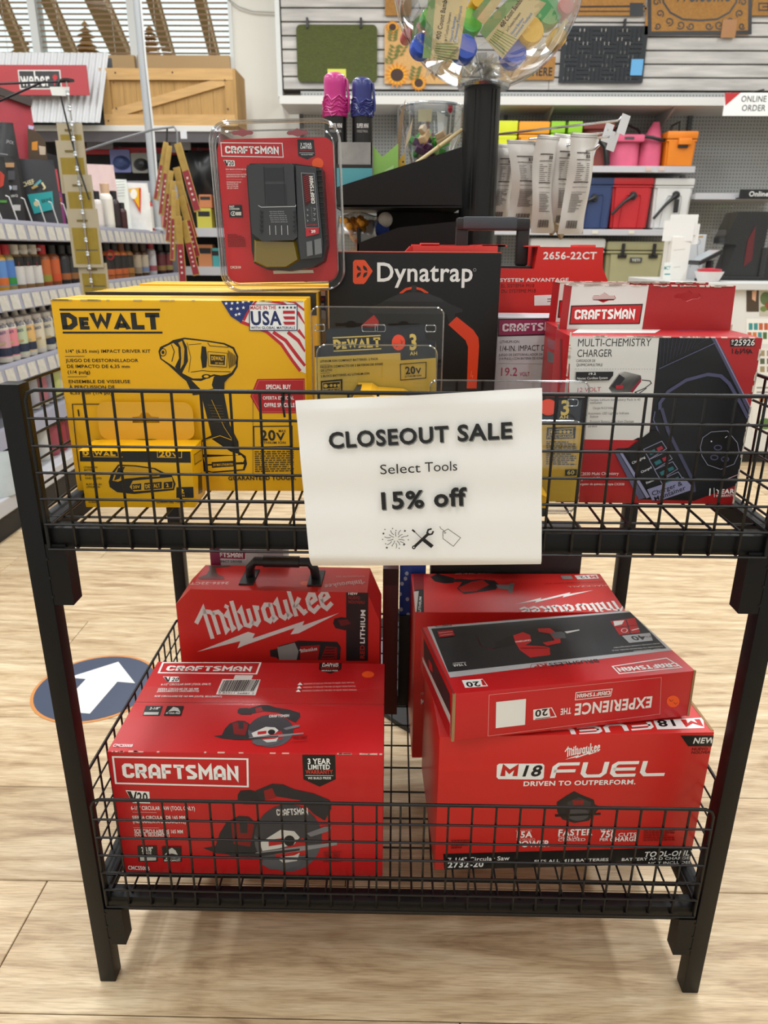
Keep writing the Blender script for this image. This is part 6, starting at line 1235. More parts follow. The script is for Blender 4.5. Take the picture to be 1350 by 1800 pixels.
toothpicks('toothpick pack with tan upright card at the left inside the globe', 1.835, [(300, -70), (545, -70), (470, 392), (235, 382)], [(278, -70), (325, -70), (288, 384), (235, 382)], ((352, 264), (405, -40), 30), ((225, 312, 62, 'b'), (505, 330, 72, 'b'), (270, 130, 45, 'G')))
toothpicks('toothpick pack with slanted card at the right inside the globe', 1.825, [(860, -60), (1050, 20), (760, 388), (612, 212)], [(640, 160), (700, 90), (870, -70), (900, -30), (650, 255), (612, 212)], ((762, 186), (905, -10), 30), ((830, 362, 72, 'b'), (935, 220, 76, 'y')))
toothpicks('toothpick pack with olive card at the top centre of the globe', 1.87, [(560, 95), (690, -60), (800, -60), (640, 165)], [(560, 95), (690, -60), (730, -60), (590, 128)], None, ((545, 160, 70, 'G'), (585, 30, 40, 'y')))
toothpicks('toothpick pack lying at the right wall of the globe', 1.93, [(1120, 190), (1180, 120), (1200, 140), (1080, 290)], None, None, ((1050, 95, 85, 'g'), (1115, 262, 52, 'y'), (1165, 60, 50, 'r')))
toothpicks('green toothpick pack pressed against the left wall of the globe', 1.90, [(180, 130), (245, 70), (225, 370), (145, 340)], [(180, 130), (215, 100), (190, 360), (145, 340)], None, ((130, 240, 34, 'r'),))
rb = random.Random(14); m = MB()
for k in range(26): # crinkled clear film of the packs
    p = loc(gb, at(680+rb.uniform(250, 1060)/3.75, rb.uniform(380, 480)/3.75, y=rb.uniform(1.82, 1.95))); s_ = rb.uniform(.012, .03)
    m.add([p+Vector((rb.uniform(-s_, s_), rb.uniform(-s_, s_), rb.uniform(-s_, s_))) for _ in range(4)], [(0, 1, 2), (0, 2, 3)])
m.build('crinkled_film', clear('film', 'e9e6e0', .3, .15), gb)['kind'] = 'stuff'
# ---- umbrellas in their display carton
ub = thing('umbrella_carton', 'grey and teal display carton in the sloped tray holding umbrellas', 'box', (0, 1.86, ZT1+.006))
x0, x1, z0, z1 = rxz(592, 250, 654, 330, 1.86); H_ = z1-ZT1-.006
for nm, (ya, yb, xa, xb) in {'front_wall': (0, .003, x0, x1), 'back_wall': (.107, .11, x0, x1), 'side_wall': (0, .11, x0, x0+.003), 'end_wall': (0, .11, x1-.003, x1)}.items(): MB().box(xa, xb, ya, yb, 0, H_*(1.0)).build(nm, mat('grey_print', '8a8a88', .5, var=.25, scale=25), ub)
MB().box(x0, x1, 0, .11, 0, .003).build('carton_floor', K, ub)
MB().box(x0-.0004, x1+.0004, -.0008, .0, 0, H_*.60).build('teal_panel', mat('teal_print', '4f9aa4', .5), ub); MB().box(x0-.0004, x1+.0004, -.001, .0, H_*.60, H_*.655).build('dark_stripe', K, ub)
for (u0, u1, v0, col, dk, lab) in ((568, 611, 128, 'b8287c', '8e1c5e', 'pink mini umbrella with black base standing in the grey carton'), (617, 656, 136, '2a3276', '1f2658', 'navy blue mini umbrella standing beside the pink one')):
    a, b, zz0, zz1 = rxz(u0, v0, u1, 320, 1.905); t = thing('mini_umbrella', lab, 'umbrella', ((a+b)/2, 1.912, ZT1+.010)); r_ = (b-a)/2*.98; Hh = zz1-ZT1-.010
    um_ = mat('umb_'+col, col, .38, coat=.2); zc = at(u0, 205, y=1.912).z-ZT1-.010
    M4 = Matrix.Rotation(R(45), 4, 'Z')
    def sq(p): # squarish profile
        return p
    MB().lathe([(r_*.95, zc*.0), (r_*.95, zc*.99)], 24).build('black_base', mat('umb_black', '121213', .4), t)
    prof = [(r_*1.02, zc*.99), (r_*1.04, zc+.3*(Hh-zc)), (r_*.98, zc+.45*(Hh-zc))]; MB().lathe(prof, 24).build('folded_canopy', mat('umbf_'+col, dk if False else col, .7, bump=.9, bscale=70), t, smooth=40)
    MB().lathe([(r_*.90, zc+.42*(Hh-zc)), (r_*.93, zc+.72*(Hh-zc)), (r_*.90, zc+.9*(Hh-zc)), (r_*.80, Hh*.985), (r_*.55, Hh), (.0, Hh)], 24).build('handle_cap', um_, t, smooth=50)
    rb = random.Random(u0); m = MB()
    for k in range(7): z_ = zc+.004+.055*(Hh-zc)*k; m.tube([(r_*1.05*math.cos(R(aa)), r_*1.05*math.sin(R(aa)), z_+rb.uniform(-.006, .006)+.004*math.sin(aa)) for aa in range(-170, 1, 17)], .0016, 5)
    m.build('canopy_folds', um_, t, smooth=60)
    MB().tube([(r_*.6, .0, Hh*.98), (r_*1.0, -.004, Hh*.95), (r_*1.15, -.01, Hh*.8), (r_*1.1, -.008, zc*1.05)], .003, 6).build('wrist_strap', um_, t, smooth=60)
    F_ = Face(t, (0, -r_*.96-.0005, 0), (1, 0, 0), (0, 0, 1)); A = Art(F_, 'base_lettering', raw=True, base=.0004); A.text('SUPER MINI', (-r_*.45, zc*.86), (r_*.62, zc*.86), zc*.045, 'd4d2d0', 'x').text('OVERSIZE MANUAL', (-r_*.45, zc*.81), (r_*.55, zc*.81), zc*.028, 'a8a6a4', 'r').done()
# ---- small clear bowl with clips, cards and sticks in the tray
bw = thing('clip_bowl', 'clear plastic tub of small green and purple toys in the sloped tray', 'display bowl', (at(758, 240, y=1.99).x, 1.99, ZT1+.006))
zb0 = at(758, 292, y=1.99).z-ZT1-.006; zb1 = at(758, 190, y=1.99).z-ZT1-.006; rb_ = (at(815, 200, y=1.99).x-at(705, 200, y=1.99).x)/2
MB().lathe([(rb_*.55, max(.001, zb0-.02)), (rb_*.7, zb0+.02), (rb_*.95, zb0+(zb1-zb0)*.55), (rb_, zb1)], 32).build('tub', clear('clear_bowl'), bw, smooth=60)
MB().lathe([(rb_*.5, 0), (rb_*.55, max(.002, zb0-.02))], 24).build('tub_foot', TB, bw)
m = MB(); m.tube([(rb_*math.cos(2*math.pi*k/32), rb_*math.sin(2*math.pi*k/32), zb1) for k in range(32)], .0035, 6, closed=True); m.build('tub_lip', RIM, bw, smooth=60)
rb = random.Random(4)
for k in range(16):
    a, r_ = rb.uniform(0, 6.28), rb.uniform(rb_*.2, rb_*.62); z_ = zb0+.02+rb.uniform(0, .035); col = ['3fa03a', '3fa03a', '6a3a6a', 'd8b890', '7a2a66', '58b84a'][k % 6]
    M = Matrix.Translation((bw.location.x+r_*math.cos(a), bw.location.y+r_*math.sin(a), bw.location.z+z_)) @ Euler((rb.uniform(-.6, .6), rb.uniform(-.6, .6), a)).to_matrix().to_4x4()
    t = thing('toy_clip', 'small %s plastic clip in the clear tub' % {'3fa03a': 'green', '6a3a6a': 'mauve', 'd8b890': 'beige', '7a2a66': 'purple', '58b84a': 'light green'}[col], 'toy', M.to_translation(), M.to_euler(), group='small %s clips in the clear tub' % {'3fa03a': 'green', '6a3a6a': 'mauve', 'd8b890': 'beige', '7a2a66': 'purple', '58b84a': 'light green'}[col])
    MB().bbox(-.020, .020, -.010, .010, 0, .016, .003).build('clip_body', mat('toy_'+col, col, .4), t); MB().bbox(-.018, .006, -.007, .007, .016, .030, .003).build('clip_jaw', mat('toy_'+col), t)
def card_thing(name, label, pts, Y, col, th=.0012, stripe=None):
    p0 = at(*pts[0], y=Y); t = thing(name, label, 'card', p0); q = [((at(u, v, y=Y)-p0).x, (at(u, v, y=Y)-p0).z) for u, v in pts]; MB().prism(q, 0, th).build('card', ink(col, .55), t)
    if stripe: Art(Face(t, (0, 0, 0), (1, 0, 0), (0, 0, 1)), 'print').poly(stripe[0], stripe[1]).done()
    return t
card_thing('greeting_card', 'pale green card leaning in the sloped tray', [(656, 318), (656, 256), (672, 276), (700, 252), (700, 318)], 1.87, '86b45a', stripe=([(676, 300), (692, 290), (692, 310), (678, 314)], 'a8c884'))
card_thing('paper_bag', 'brown paper sleeve sticking up left of the clear tub', [(694, 300), (702, 206), (713, 174), (706, 230), (702, 300)], 1.94, '8a7358')
card_thing('paper_bag', 'pale open paper sleeve in front of the clear tub', [(704, 300), (716, 236), (726, 206), (722, 240), (712, 262), (706, 300)], 1.90, 'b8a88c')
card_thing('price_card', 'mustard card with a hole beside the green card', [(701, 300), (701, 282), (711, 268), (713, 300)], 1.88, 'b8922c', stripe=([(707, 283), (710, 283), (710, 286), (707, 286)], '20180c'))
card_thing('price_card', 'small cream price card inside the rim of the clear tub', [(735, 214), (735, 192), (760, 191), (758, 214)], 1.96, 'c8c09a')
card_thing('price_card', 'white folded tag leaning inside the clear tub', [(770, 238), (768, 194), (787, 206), (784, 244)], 1.97, 'd8dcda')
t = thing('bamboo_stick', 'long pale bamboo stick leaning across the sloped tray', 'stick', at(730, 288, y=1.87)); e = at(812, 228, y=1.90)-Vector(t.location)
MB().tube([(0, 0, 0), e*.5, e], .0042, 8).build('cane', mat('bamboo', 'cdb98a', .5), t, smooth=60); MB().tube([e*.48, e*.52], .0050, 8).build('node', mat('bamboo_node', 'a8925c', .5), t)
t = thing('toy_wand', 'red tipped white stick standing in the clear tub', 'toy', at(790, 240, y=1.985)); 
MB().tube([(0, 0, 0), (.002, 0, .05)], .002, 6).build('stem', ink('d8d8d6'), t); MB().lathe([(.0, .05), (.005, .054), (.006, .06), (.003, .066), (.0, .068)], 10).build('red_tip', ink('c03040'), t)
t = thing('snack_bag', 'clear bag of orange puffs under the upper tray', 'bag', (at(630, 420, y=1.93).x, 1.93, ZT2+.006)); rb = random.Random(6); m = MB()
zz = at(630, 372, y=1.93).z-ZT2-.006; zl = at(630, 428, y=1.93).z-ZT2-.006
MB().lathe([(.05, 0), (.058, zl), (.05, zz*.9), (.01, zz)], 14, sy=.5).build('bag_film', clear('film', 'e9e6e0', .3, .15), t, smooth=60)
for k in range(22): m.lathe([(.0, -.010), (.008, -.006), (.010, 0), (.008, .006), (0, .010)], 7, c=(rb.uniform(-.038, .03), rb.uniform(-.02, .01), zl+rb.uniform(.0, max(.02, (zz-zl)*.8))))
m.build('puffs', mat('orange_puff', 'd8962c', .7), t, smooth=60)['kind'] = 'stuff'
t = thing('yarn_toy', 'blue and white knitted ball under the upper tray', 'toy', at(652, 420, y=1.95)); 
for k, (dx, dz, r_, c_) in enumerate(((0, 0, .035, 'd8d8dc'), (.022, .012, .024, '2f4aa0'), (.036, .034, .018, 'e2e0da'))): MB().lathe([(r_*math.sin(R(a)), -r_*math.cos(R(a))) for a in range(0, 181, 20)], 14, c=(dx, -.012*k, dz+.01)).build(['ball', 'blue_patch', 'pompom'][k], mat('yarn_'+c_, c_, .9, bump=.5, bscale=120), t, smooth=60)
# ---- foil snack bags on the hooks
FOIL = mat('foil_bag', 'c4c0ba', .4, metal=.15, var=.10, scale=10)
def foil(label, u0, v0, u1, v1, Y, seed, yaw, torn=False):
    x0, x1, z0, z1 = rxz(u0, v0, u1, v1, Y); w, h = (x1-x0), z1-z0; t = thing('foil_snack_bag', label, 'snack bag', ((x0+x1)/2, Y, z0), (0, 0, R(yaw)), group='foil snack bags on the display hooks'); rb = random.Random(seed); w = w/math.cos(R(yaw))*1.28
    ph = [rb.uniform(0, 6) for _ in range(6)]
    def P(a, b, s):
        e = math.sin(math.pi*min(1, max(0, b)))**.6*math.sin(math.pi*a)**.7; top = max(0, b-.86)/.14
        x = (a-.5)*w*(1-.10*math.sin(math.pi*b)); wr = .003*math.sin(9*b+ph[0]+3*a)+.002*math.sin(17*a+ph[1])*(1-abs(2*b-1))
        return (x+.006*math.sin(4*b+ph[2]), s*(.018*e)+wr+.012*top*math.sin(ph[3]), h*b)
    m = MB(); m.sheet(lambda a, b: P(a, b, -1), 10, 24); m.sheet(lambda a, b: P(a, b, 1), 10, 24); m.build('bag_film', FOIL, t, smooth=60)
    m = MB()
    for j in range(2): m.sheet(lambda a, b: tuple(Vector(P(a, (.955+.02*j)+.006*b, -1))+Vector((0, -.0012, 0))), 6, 1)
    m.build('crimp_seal', mat('foil_dark', '7d7972', .45), t)
    tm = MB()
    def quad(a0, b0, a1, b1): tm.sheet(lambda a, b: tuple(Vector(P(a0+(a1-a0)*a, b0+(b1-b0)*b, -1))+Vector((0, -.0016, 0))), 4, 2)
    for (b0, b1) in ((.80, .812), (.735, .742), (.515, .527), (.47, .474), (.42, .424)): quad(.20, b0, .72, b1)
    for k in range(9): quad(.22, .70-.02*k, .22+rb.uniform(.1, .3), .705-.02*k); quad(.58, .70-.02*k, .70, .705-.02*k)
    for k in range(12): quad(.20, .40-.016*k, .20+rb.uniform(.25, .5), .406-.016*k)
    for k in range(9): quad(.22+.05*k, .06, .245+.05*k+.01*(k % 2), .14)
    quad(.56, .755, .62, .79); quad(.65, .755, .71, .79); tm.build('nutrition_print', ink('4c4640'), t)['kind'] = 'stuff'
    if torn: MB().prism([(-w*.6, .012), (-w*.3, -.016), (-w*.05, -.004), (w*.25, -.024), (w*.45, -.006), (w*.7, .016), (w*.2, .04), (-w*.2, .03)], -.004, .004).build('torn_paper', ink('8f7a5c', .7), t)
    return t
foil('foil snack bag partly hidden by the black pole', 866, 252, 898, 392, 1.94, 1, 12)
foil('second foil snack bag right of the black pole', 898, 246, 944, 396, 1.90, 2, 16)
foil('middle foil snack bag on the display hooks', 940, 238, 974, 410, 1.86, 3, 20)
foil('narrow foil snack bag second from the right', 972, 234, 1000, 402, 1.88, 4, 30, True)
foil('rightmost foil snack bag below the white scan tags', 995, 234, 1034, 412, 1.83, 5, 14)
# ================================================================== left aisle gondola
GX = -1.595; RAIL = mat('price_rail', '9192a0', .4); SHF = mat('gondola_shelf', '8d8d94', .45); GBK = mat('gondola_back', '1a191b', .7); TAGW = mat('tag_paper', 'b9b6ad', .6, var=.12, scale=60)
gl = thing('shelf_gondola', 'long grocery shelf unit of sauces and rubs along the left aisle', 'shelving', (GX, 2.2, 0))
GLen = 3.5
MB().box(-.5, -.48, 0, GLen, .05, 1.62).build('back_panel', GBK, gl)
TZ = [1.197, .924, .640, .400]; tag_me = MB().add([(a, b, c) for b in (-.034, .034) for (a, c) in ((.0088, -.068), (.0012, -.010), (.0, -.010), (.0070, -.068))], [(0, 1, 5, 4), (3, 7, 6, 2), (0, 3, 2, 1), (4, 5, 6, 7), (1, 2, 6, 5), (0, 4, 7, 3)]).mesh('price_tag', TAGW)
for i, z in enumerate(TZ):
    s = MB().bbox(-.48, -.012, 0, GLen, z-.028, z-.004, .003, 1).build('shelf', SHF, gl); rl = MB().prism([(-.014, z-.074), (.008, z-.072), (-.002, z-.004), (-.006, z+.008), (-.014, z+.008)], 0, GLen, 'y').build('price_rail', RAIL, s)
    if i < 3:
        y = .15+.05*i; rb = random.Random(i)
        while y < GLen-.1:
            o = link('price_tag', tag_me, s); o.location = (.0008, y, z); y += rb.choice([.085, .09, .10])
    for yy in (.3, 1.2, 2.1, 3.0): MB().box(-.46, -.03, yy-.008, yy+.008, z-.042, z-.028).build('bracket', GBK, gl)
MB().bbox(-.5, .05, 0, GLen, .10, .165, .006).build('base_deck', mat('base_pale', 'b4b5b8', .45), gl); MB().box(-.48, .03, 0, GLen, 0, .10).build('kick_plate', mat('kick_black', '121214', .6), gl)
MB().box(-.5, -.0, GLen, GLen+.02, 0, 1.55).build('end_panel', SHF, gl)
for k in range(9): # fence wires on the top shelf
    y0 = .55+.13*k; z = TZ[0]; MB().tube([(-.01, y0, z+.004), (-.012, y0-.04, z+.095), (-.02, y0-.05, z+.10)], .0028, 5).build('fence_wire', mat('clear_wire', 'd2d4d8', .3), gl)
def facing(x, y, f=.85): return math.atan2(-x+CAM.x, y)*f
def bottle(name, label, x, y, z, r, h, lab, cap, body, nozzle=False, group=None, band=None, cat='bottle', sq=False):
    t = thing(name, label, cat, (x, y, z), (0, 0, facing(x, y)), group); n = 18
    sh = .76 if not nozzle else .72
    MB().lathe([(r*.92, 0), (r, h*.03), (r, h*sh*.92), (r*.8, h*sh), (r*.5, h*sh*1.05)], n).build('bottle_body', mat('bb_'+body, body, .35), t, smooth=45)
    MB().lathe([(r*1.012, h*.10), (r*1.012, h*sh*.86)], n).build('label_band', mat('lb_'+lab, lab, .5), t, smooth=45)
    if band: MB().lathe([(r*1.02, h*.12), (r*1.02, h*.28)], n).build('label_foot', mat('lb_'+band, band, .5), t, smooth=45)
    if nozzle:
        MB().lathe([(r*.86, h*sh*1.0), (r*.86, h*.80), (r*.42, h*.84), (r*.34, h*.88), (r*.22, h), (.0, h)], n).build('nozzle_cap', mat('cap_'+cap, cap, .4), t, smooth=40)
    else: MB().lathe([(r*.66, h*sh*1.0), (r*.68, h*.99), (r*.6, h), (0, h)], n).build('cap', mat('cap_'+cap, cap, .4), t, smooth=40)
    # printed mark on the label
    F_ = Face(t, (0, -r*1.03, 0), (1, 0, 0), (0, 0, 1)); return t, F_
def pouch(name, label, x, y, z, w, h, col, yaw=None, d=.06, group=None, cat='bag', lean=0, rough=.5):
    t = thing(name, label, cat, (x, y, z), (R(lean), 0, facing(x, y) if yaw is None else yaw), group)
    def P(a, b, s): e = math.sin(math.pi*a)**.5*(1-.92*max(0, b)**1.4); return ((a-.5)*w*(1-.06*b*b), s*d/2*(e+.03), h*b)
    m = MB(); m.sheet(lambda a, b: P(a, b, -1), 10, 10); m.sheet(lambda a, b: P(a, b, 1), 10, 10); m.build('pouch_film', mat('pouch_'+col, col, rough, var=.08, scale=18), t, smooth=60)
    MB().box(-w*.47, w*.47, -.003, .003, h*.93, h*1.0).build('top_seal', mat('pouch_'+col), t)
    return t, Face(t, (0, -d/2-.003, 0), (1, 0, 0), (0, 0, 1))
# ---- top shelf (from the near end)
zA_ = TZ[0]+.001
def gp(u, x, z=1.25): return (x, ypos(u, x, z), zA_)
x, y, z = gp(66, -1.72); t, F_ = pouch('brine_pouch', 'dark pouch with teal label and cream lettering on the top shelf', x, y, z, .215, .285, '2b2b30')
A = Art(F_, 'teal_label').poly([(48, 342), (92, 336), (95, 368), (60, 376)], '2e9a9c').text('BRINE', (74, 357), (92, 353), 6, '16383c', 'x').ell((64, 358), 5, 5, 'cfc49a', 10).done()
A = Art(F_, 'cream_lettering').text('CHEF', (40, 329), (62, 322), 8, 'd8cfa4', 'x').text('J', (76, 330), (82, 327), 9, 'd8cfa4', 'x').line([(60, 328), (72, 317)], 4, '5aa8b0').line([(56, 331), (66, 326)], 4, 'b89a5a').done()
x, y, z = gp(100, -1.70); t, F_ = pouch('spice_pouch', 'magenta and purple spice pouch right of the teal labelled pouch', x, y, z, .075, .16, '7a2a66'); Art(F_, 'orange_panel').rect(99, 347, 108, 365, 'd0744a').done()
x, y, z = gp(30, -1.86); t, F_ = pouch('charcoal_bag', 'tall open red charcoal bag with picture panel behind the dark pouches', x, y, z, .27, .55, '9a2432', d=.12); 
Art(F_, 'picture_panel').poly([(48, 222), (70, 236), (80, 250), (84, 284), (50, 284)], '4a3a2c').poly([(56, 250), (66, 248), (66, 264), (56, 264)], 'c8842c').poly([(68, 256), (80, 258), (80, 272), (70, 272)], 'b8a894').poly([(50, 220), (60, 222), (58, 228), (50, 226)], 'b8b0d0').done()
MB().prism([(-.13, .50), (-.02, .565), (.13, .52), (.14, .55), (-.02, .60), (-.13, .53)], -.03, .0).build('rolled_top', mat('dark_roll', '3e3430', .6), t)
MB().lathe([(.0, -.05), (.05, -.03), (.055, .0), (.03, .04), (0, .05)], 12, c=(-.03, -.055, .40)).build('straw_fill', mat('straw', 'a88a48', .9, bump=1, bscale=90), t)
x, y, z = gp(10, -1.74); t, F_ = pouch('rub_pouch', 'black pouch with tan top on the top shelf at the left edge', x, y, z, .15, .27, '1a191b'); Art(F_, 'tan_top').rect(6, 286, 25, 294, 'b08a62').done(); Art(F_, 'print').rect(14, 300, 26, 316, '4c4c50').ell((17, 330), 4, 4, 'c8d0e0', 10).rect(22, 326, 30, 334, '8a8a90').text('BBQ', (18, 347), (32, 345), 4, 'c8c6c4').rect(23, 360, 36, 370, 'c8c6c4').done()
x, y, z = gp(-12, -1.70); t, F_ = pouch('rub_pouch', 'black pouch with green print cut by the left picture edge', x, y, z, .15, .25, '141416'); Art(F_, 'green_print').rect(0, 352, 12, 356, '4a8a3a').poly([(0, 300), (8, 308), (6, 326), (0, 330)], 'b03a2a').done()
x, y, z = gp(-6, -1.84); t, F_ = pouch('charcoal_bag', 'black glossy bag lying high behind the left pouches', x, y, z, .26, .42, '17171a', d=.14, rough=.25); Art(F_, 'print').text('JACK', (11, 250), (24, 254), 5, 'b0aeb0', 'r').line([(0, 270), (14, 272)], 2, '8a888a').done()
x, y, z = gp(97, -1.90); pouch('seasoning_bag', 'red and white seasoning bag behind the teal labelled pouch', x, y, z, .09, .30, 'b8434a')
# after the clip strip
for (u, xx, w, h, col, lab, nm) in ((175, -1.80, .24, .36, 'd6bcb8', 'round pink and white seasoning bag high on the top shelf', 'seasoning_bag'), (212, -1.76, .13, .30, 'd8dcd6', 'white paper packet with green print on the top shelf', 'paper_packet'), (240, -1.68, .19, .285, 'd6d6d2', 'white snack pouch with yellow and red triangle on the top shelf', 'snack_pouch')):
    x, y, z = gp(u, xx); t, F_ = pouch(nm, lab, x, y, z, w, h, col, d=.07)
    if nm == 'snack_pouch': Art(F_, 'triangle_print').poly([(225, 332), (248, 330), (247, 376)], 'c83a1e').poly([(225, 332), (244, 331), (245, 366)], 'e0b41e').ell((235, 341), 6, 9, 'ece8de', 12).done()
    if nm == 'paper_packet': A = Art(F_, 'print'); [A.line([(204, 320+5*q), (219, 319+5*q)], 1, '9aa29a') for q in range(6)]; A.done()
for (u, xx, r_, h, lc, cc, bc, lab) in ((164, -1.70, .030, .20, '1d1a1c', '141416', '141416', 'black rub shaker beside the clip strip'), (173, -1.66, .028, .19, 'cfc8c2', '17171a', 'c8c2bc', 'pale shaker with black cap next to the clip strip'), (190, -1.66, .036, .24, 'd6d2c8', 'c8a88a', 'd6d2c8', 'tall white shaker on the top shelf'), (204, -1.66, .028, .21, '24181a', '141416', '24181a', 'black shaker with red print left of the white packet'), (216, -1.64, .026, .15, '3a1414', '1c1c1e', '3a1414', 'short black and maroon shaker under the white packet'), (262, -1.66, .034, .24, 'c8c6c0', 'd4d2ce', 'b83a30', 'white and red bottle with white spout near the grey pole'), (272, -1.66, .030, .20, 'b83a34', '2a6a3c', 'c8c4be', 'red and white bottle with green collar beside the grey pole'), (283, -1.68, .028, .18, 'b87a74', 'c8c6c2', 'b8b2ac', 'pale red shaker at the far end of the top shelf')):
    x, y, z = gp(u, xx); bottle('seasoning_shaker', lab, x, y, z, r_, h, lc, cc, bc)
# ---- second shelf: bottles
zB_ = TZ[1]+.001
row = [(-4, '5a8ac8', 'b02030', 'c8942c', 'orange and blue sauce bottle at the left picture edge', 'd06a24'), (11, '4a7ac0', 'b01c28', '9a8a58', 'sauce bottle with blue and green landscape label and red cap', '2f8a3e'), (27, 'd2d0cc', 'c8c4b8', '8a6a44', 'first of three seasoning jars with black and white labels', None), (43, 'd2d0cc', 'c8c4b8', '8a6a44', 'second of three seasoning jars with black and white labels', None), (59, 'd2d0cc', 'c8c4b8', '8a6a44', 'third of three seasoning jars with black and white labels', None), (75, 'b8602c', 'b01c28', '8a4a24', 'orange labelled seasoning jar with red cap', '8a8a34'), (92, 'c05a2c', '17171a', '8a4a24', 'orange labelled seasoning jar with black cap', 'c84a20'), (109, '2a2c30', '151517', '2a2420', 'first dark jar left of the clip strip', 'a05a2c'), (124, '2c2e2c', '151517', '2a2420', 'second dark jar left of the clip strip', '8a5a2c'), (139, '2a2a2c', '151517', '2a2420', 'third dark jar behind the clip strip', 'a0602c')]
for i, (u, lc, cc, bc, lab, bd) in enumerate(row):
    x = -1.69; y = ypos(u, x, 1.0); t, F_ = bottle('seasoning_jar', lab, x, y, zB_, .036, .185, lc, cc, bc, band=bd)
    if 2 <= i <= 4: MB().lathe([(.0368, .095), (.0368, .135)], 18).build('black_label_band', K, t); Art(F_, 'label_lettering').text('HEATH', (u-2, 448.5-.12*u), (u+13, 448-.12*u), 5, 'e4e2de', 'x').text('R', (u+5, 468), (u+9, 468), 8, '7a3a40', 'x').done()
for i, (u, lc, cc, bc, lab, bd) in enumerate(((188, '201a1a', '151517', 'c0682c', 'black and orange hot sauce bottle with red ring print', 'c0602a'), (201, '201c1a', '151517', 'c0682c', 'second black and orange hot sauce bottle', 'c0602a'), (213, '201c1a', '6a3a20', 'c0682c', 'third black and orange hot sauce bottle', 'c0602a'), (224, '2a241e', '151517', '9a6a2c', 'dark sauce bottle with yellow edge label', 'a8702c'), (238, 'a89a84', '3a2a1c', '4a3018', 'brown sauce jar with cream label', '8a7a66'), (251, 'b0a490', '3a2a1c', '4a3018', 'second brown sauce jar with cream label', '6a7a9a'), (266, 'b8b6ba', 'a02a34', 'b8b6ba', 'tall white sauce bottle with red cap', '9a4a54'), (281, '5a2028', '17171a', '2a1c1c', 'dark maroon sauce bottle near the skewers', '8a6a34'), (294, '6a242c', '17171a', '2a1c1c', 'dark maroon sauce bottle behind the skewers', '8a7a44'))):
    x = -1.69; y = ypos(u, x, 1.0); t, F_ = bottle('sauce_bottle', lab, x, y, zB_, .038 if u != 266 else .034, .20 if u != 266 else .215, lc, cc, bc, band=bd)
    if u == 188: Art(F_, 'ring_print').ring((194, 448), 6, 8, 3, 'a82a28', 14).done()
# ---- third shelf: squeeze bottles
zC_ = TZ[2]+.001
for i, (u, lc, bd, lab) in enumerate(((0, 'c89aa4', '1e2a44', 'pink squeeze bottle with white nozzle at the left picture edge'), (14, 'd8828c', '1e2a44', 'rose squeeze bottle with white nozzle'), (31, 'b8c8a8', '1e2a44', 'pale green squeeze bottle with white nozzle'), (45, 'dcb472', '1e2a44', 'orange and cream squeeze bottle with white nozzle'), (62, 'd4ccb8', 'cfc4a4', 'cream squeeze bottle with blue lettering and white nozzle'), (79, 'c8c4b0', '1e2a44', 'cream squeeze bottle with navy foot beside the yellow carton'), (96, 'c8c4b0', '1e2a44', 'cream squeeze bottle mostly behind the yellow carton'))):
    x = -1.67; y = ypos(u, x, .75); t, F_ = bottle('squeeze_bottle', lab, x, y, zC_, .036, .215, lc, 'cbc7c2', 'd8d2c4', nozzle=True, band=bd)
    A = Art(F_, 'label_lettering'); v = 572-.15*u; A.text('Bulls', (u-2, v+6), (u+12, v+3), 8, '3a4a78', 'x').text('Sauce', (u-1, v+17), (u+11, v+14), 7, '3a4a78', 'b').line([(u-2, v+34), (u+11, v+31)], 4, 'c8b48a').done()
# ---- lower shelf and deck, seen through the basket wires
for i, (u, lc, cc, lab) in enumerate(((52, '9a9aa0', 'c0bcb4', 'grey labelled bottle on the lower shelf seen through the basket wires'), (68, 'a0606c', 'c04a58', 'pink labelled bottle with red cap on the lower shelf'), (80, '8a8a98', 'a83a44', 'purple labelled bottle on the lower shelf'), (92, 'b4bc74', '5a4a3a', 'lime labelled bottle on the lower shelf'), (102, 'c8c6c0', 'c8c6c0', 'white bottle on the lower shelf beside the yellow carton'))):
    x = -1.68; y = ypos(u, x, .5); bottle('drink_bottle', lab, x, y, TZ[3]+.001, .034, .20, lc, cc, 'b8b4ac')
for i, (u, col, lab) in enumerate(((70, 'b8b8b4', 'white tub with red lid on the bottom deck'), (84, '8a3a48', 'maroon tub on the bottom deck'), (98, '8a2430', 'dark red tub on the bottom deck'), (111, '7a2a34', 'second dark red tub on the bottom deck'))):
    x = -1.66; y = ypos(u, x, .25); bottle('tub', lab, x, y, .166, .045, .20, col, 'b03028' if i == 0 else '2a2226', col, cat='tub')
t, F_ = pouch('charcoal_bag', 'pale clear bag on the bottom deck left of the rack post', -1.68, 2.72, .166, .34, .17, 'a8b0b2', d=.16)
# ---- clip strip with folded tan cards
SY = 3.15; p0 = at(118, 150, y=SY)
cs = thing('clip_strip', 'metal clip strip with black hook hanging over the left aisle', 'clip strip', p0)
p1 = at(161, 505, y=SY); d_ = p1-p0; d_ = Vector((0, 0, p1.z-p0.z)); dz = p1.z-p0.z
MB().tube([(0, 0, .02), (0, 0, dz)], .0030, 6).build('strip', mat('chrome_wire'), cs)
for k in range(14):
    z_ = dz*(k+.5)/14; MB().lathe([(.003, -.010), (.008, -.006), (.006, 0), (.008, .006), (.003, .010)], 8, c=(0, -.004, z_)).build('clip', mat('clip_clear', 'cdd2d6', .15, metal=.5), cs, smooth=60)
wl = lambda u, v, Y=SY: loc(cs, at(u, v, y=Y))
MB().tube([wl(-20, 148, 3.2), wl(60, 145, 3.18), wl(122, 143)], .0042, 6).build('arm', K, cs); MB().tube([wl(-20, 186, 3.3), wl(80, 142, 3.17)], .0042, 6).build('brace', K, cs)
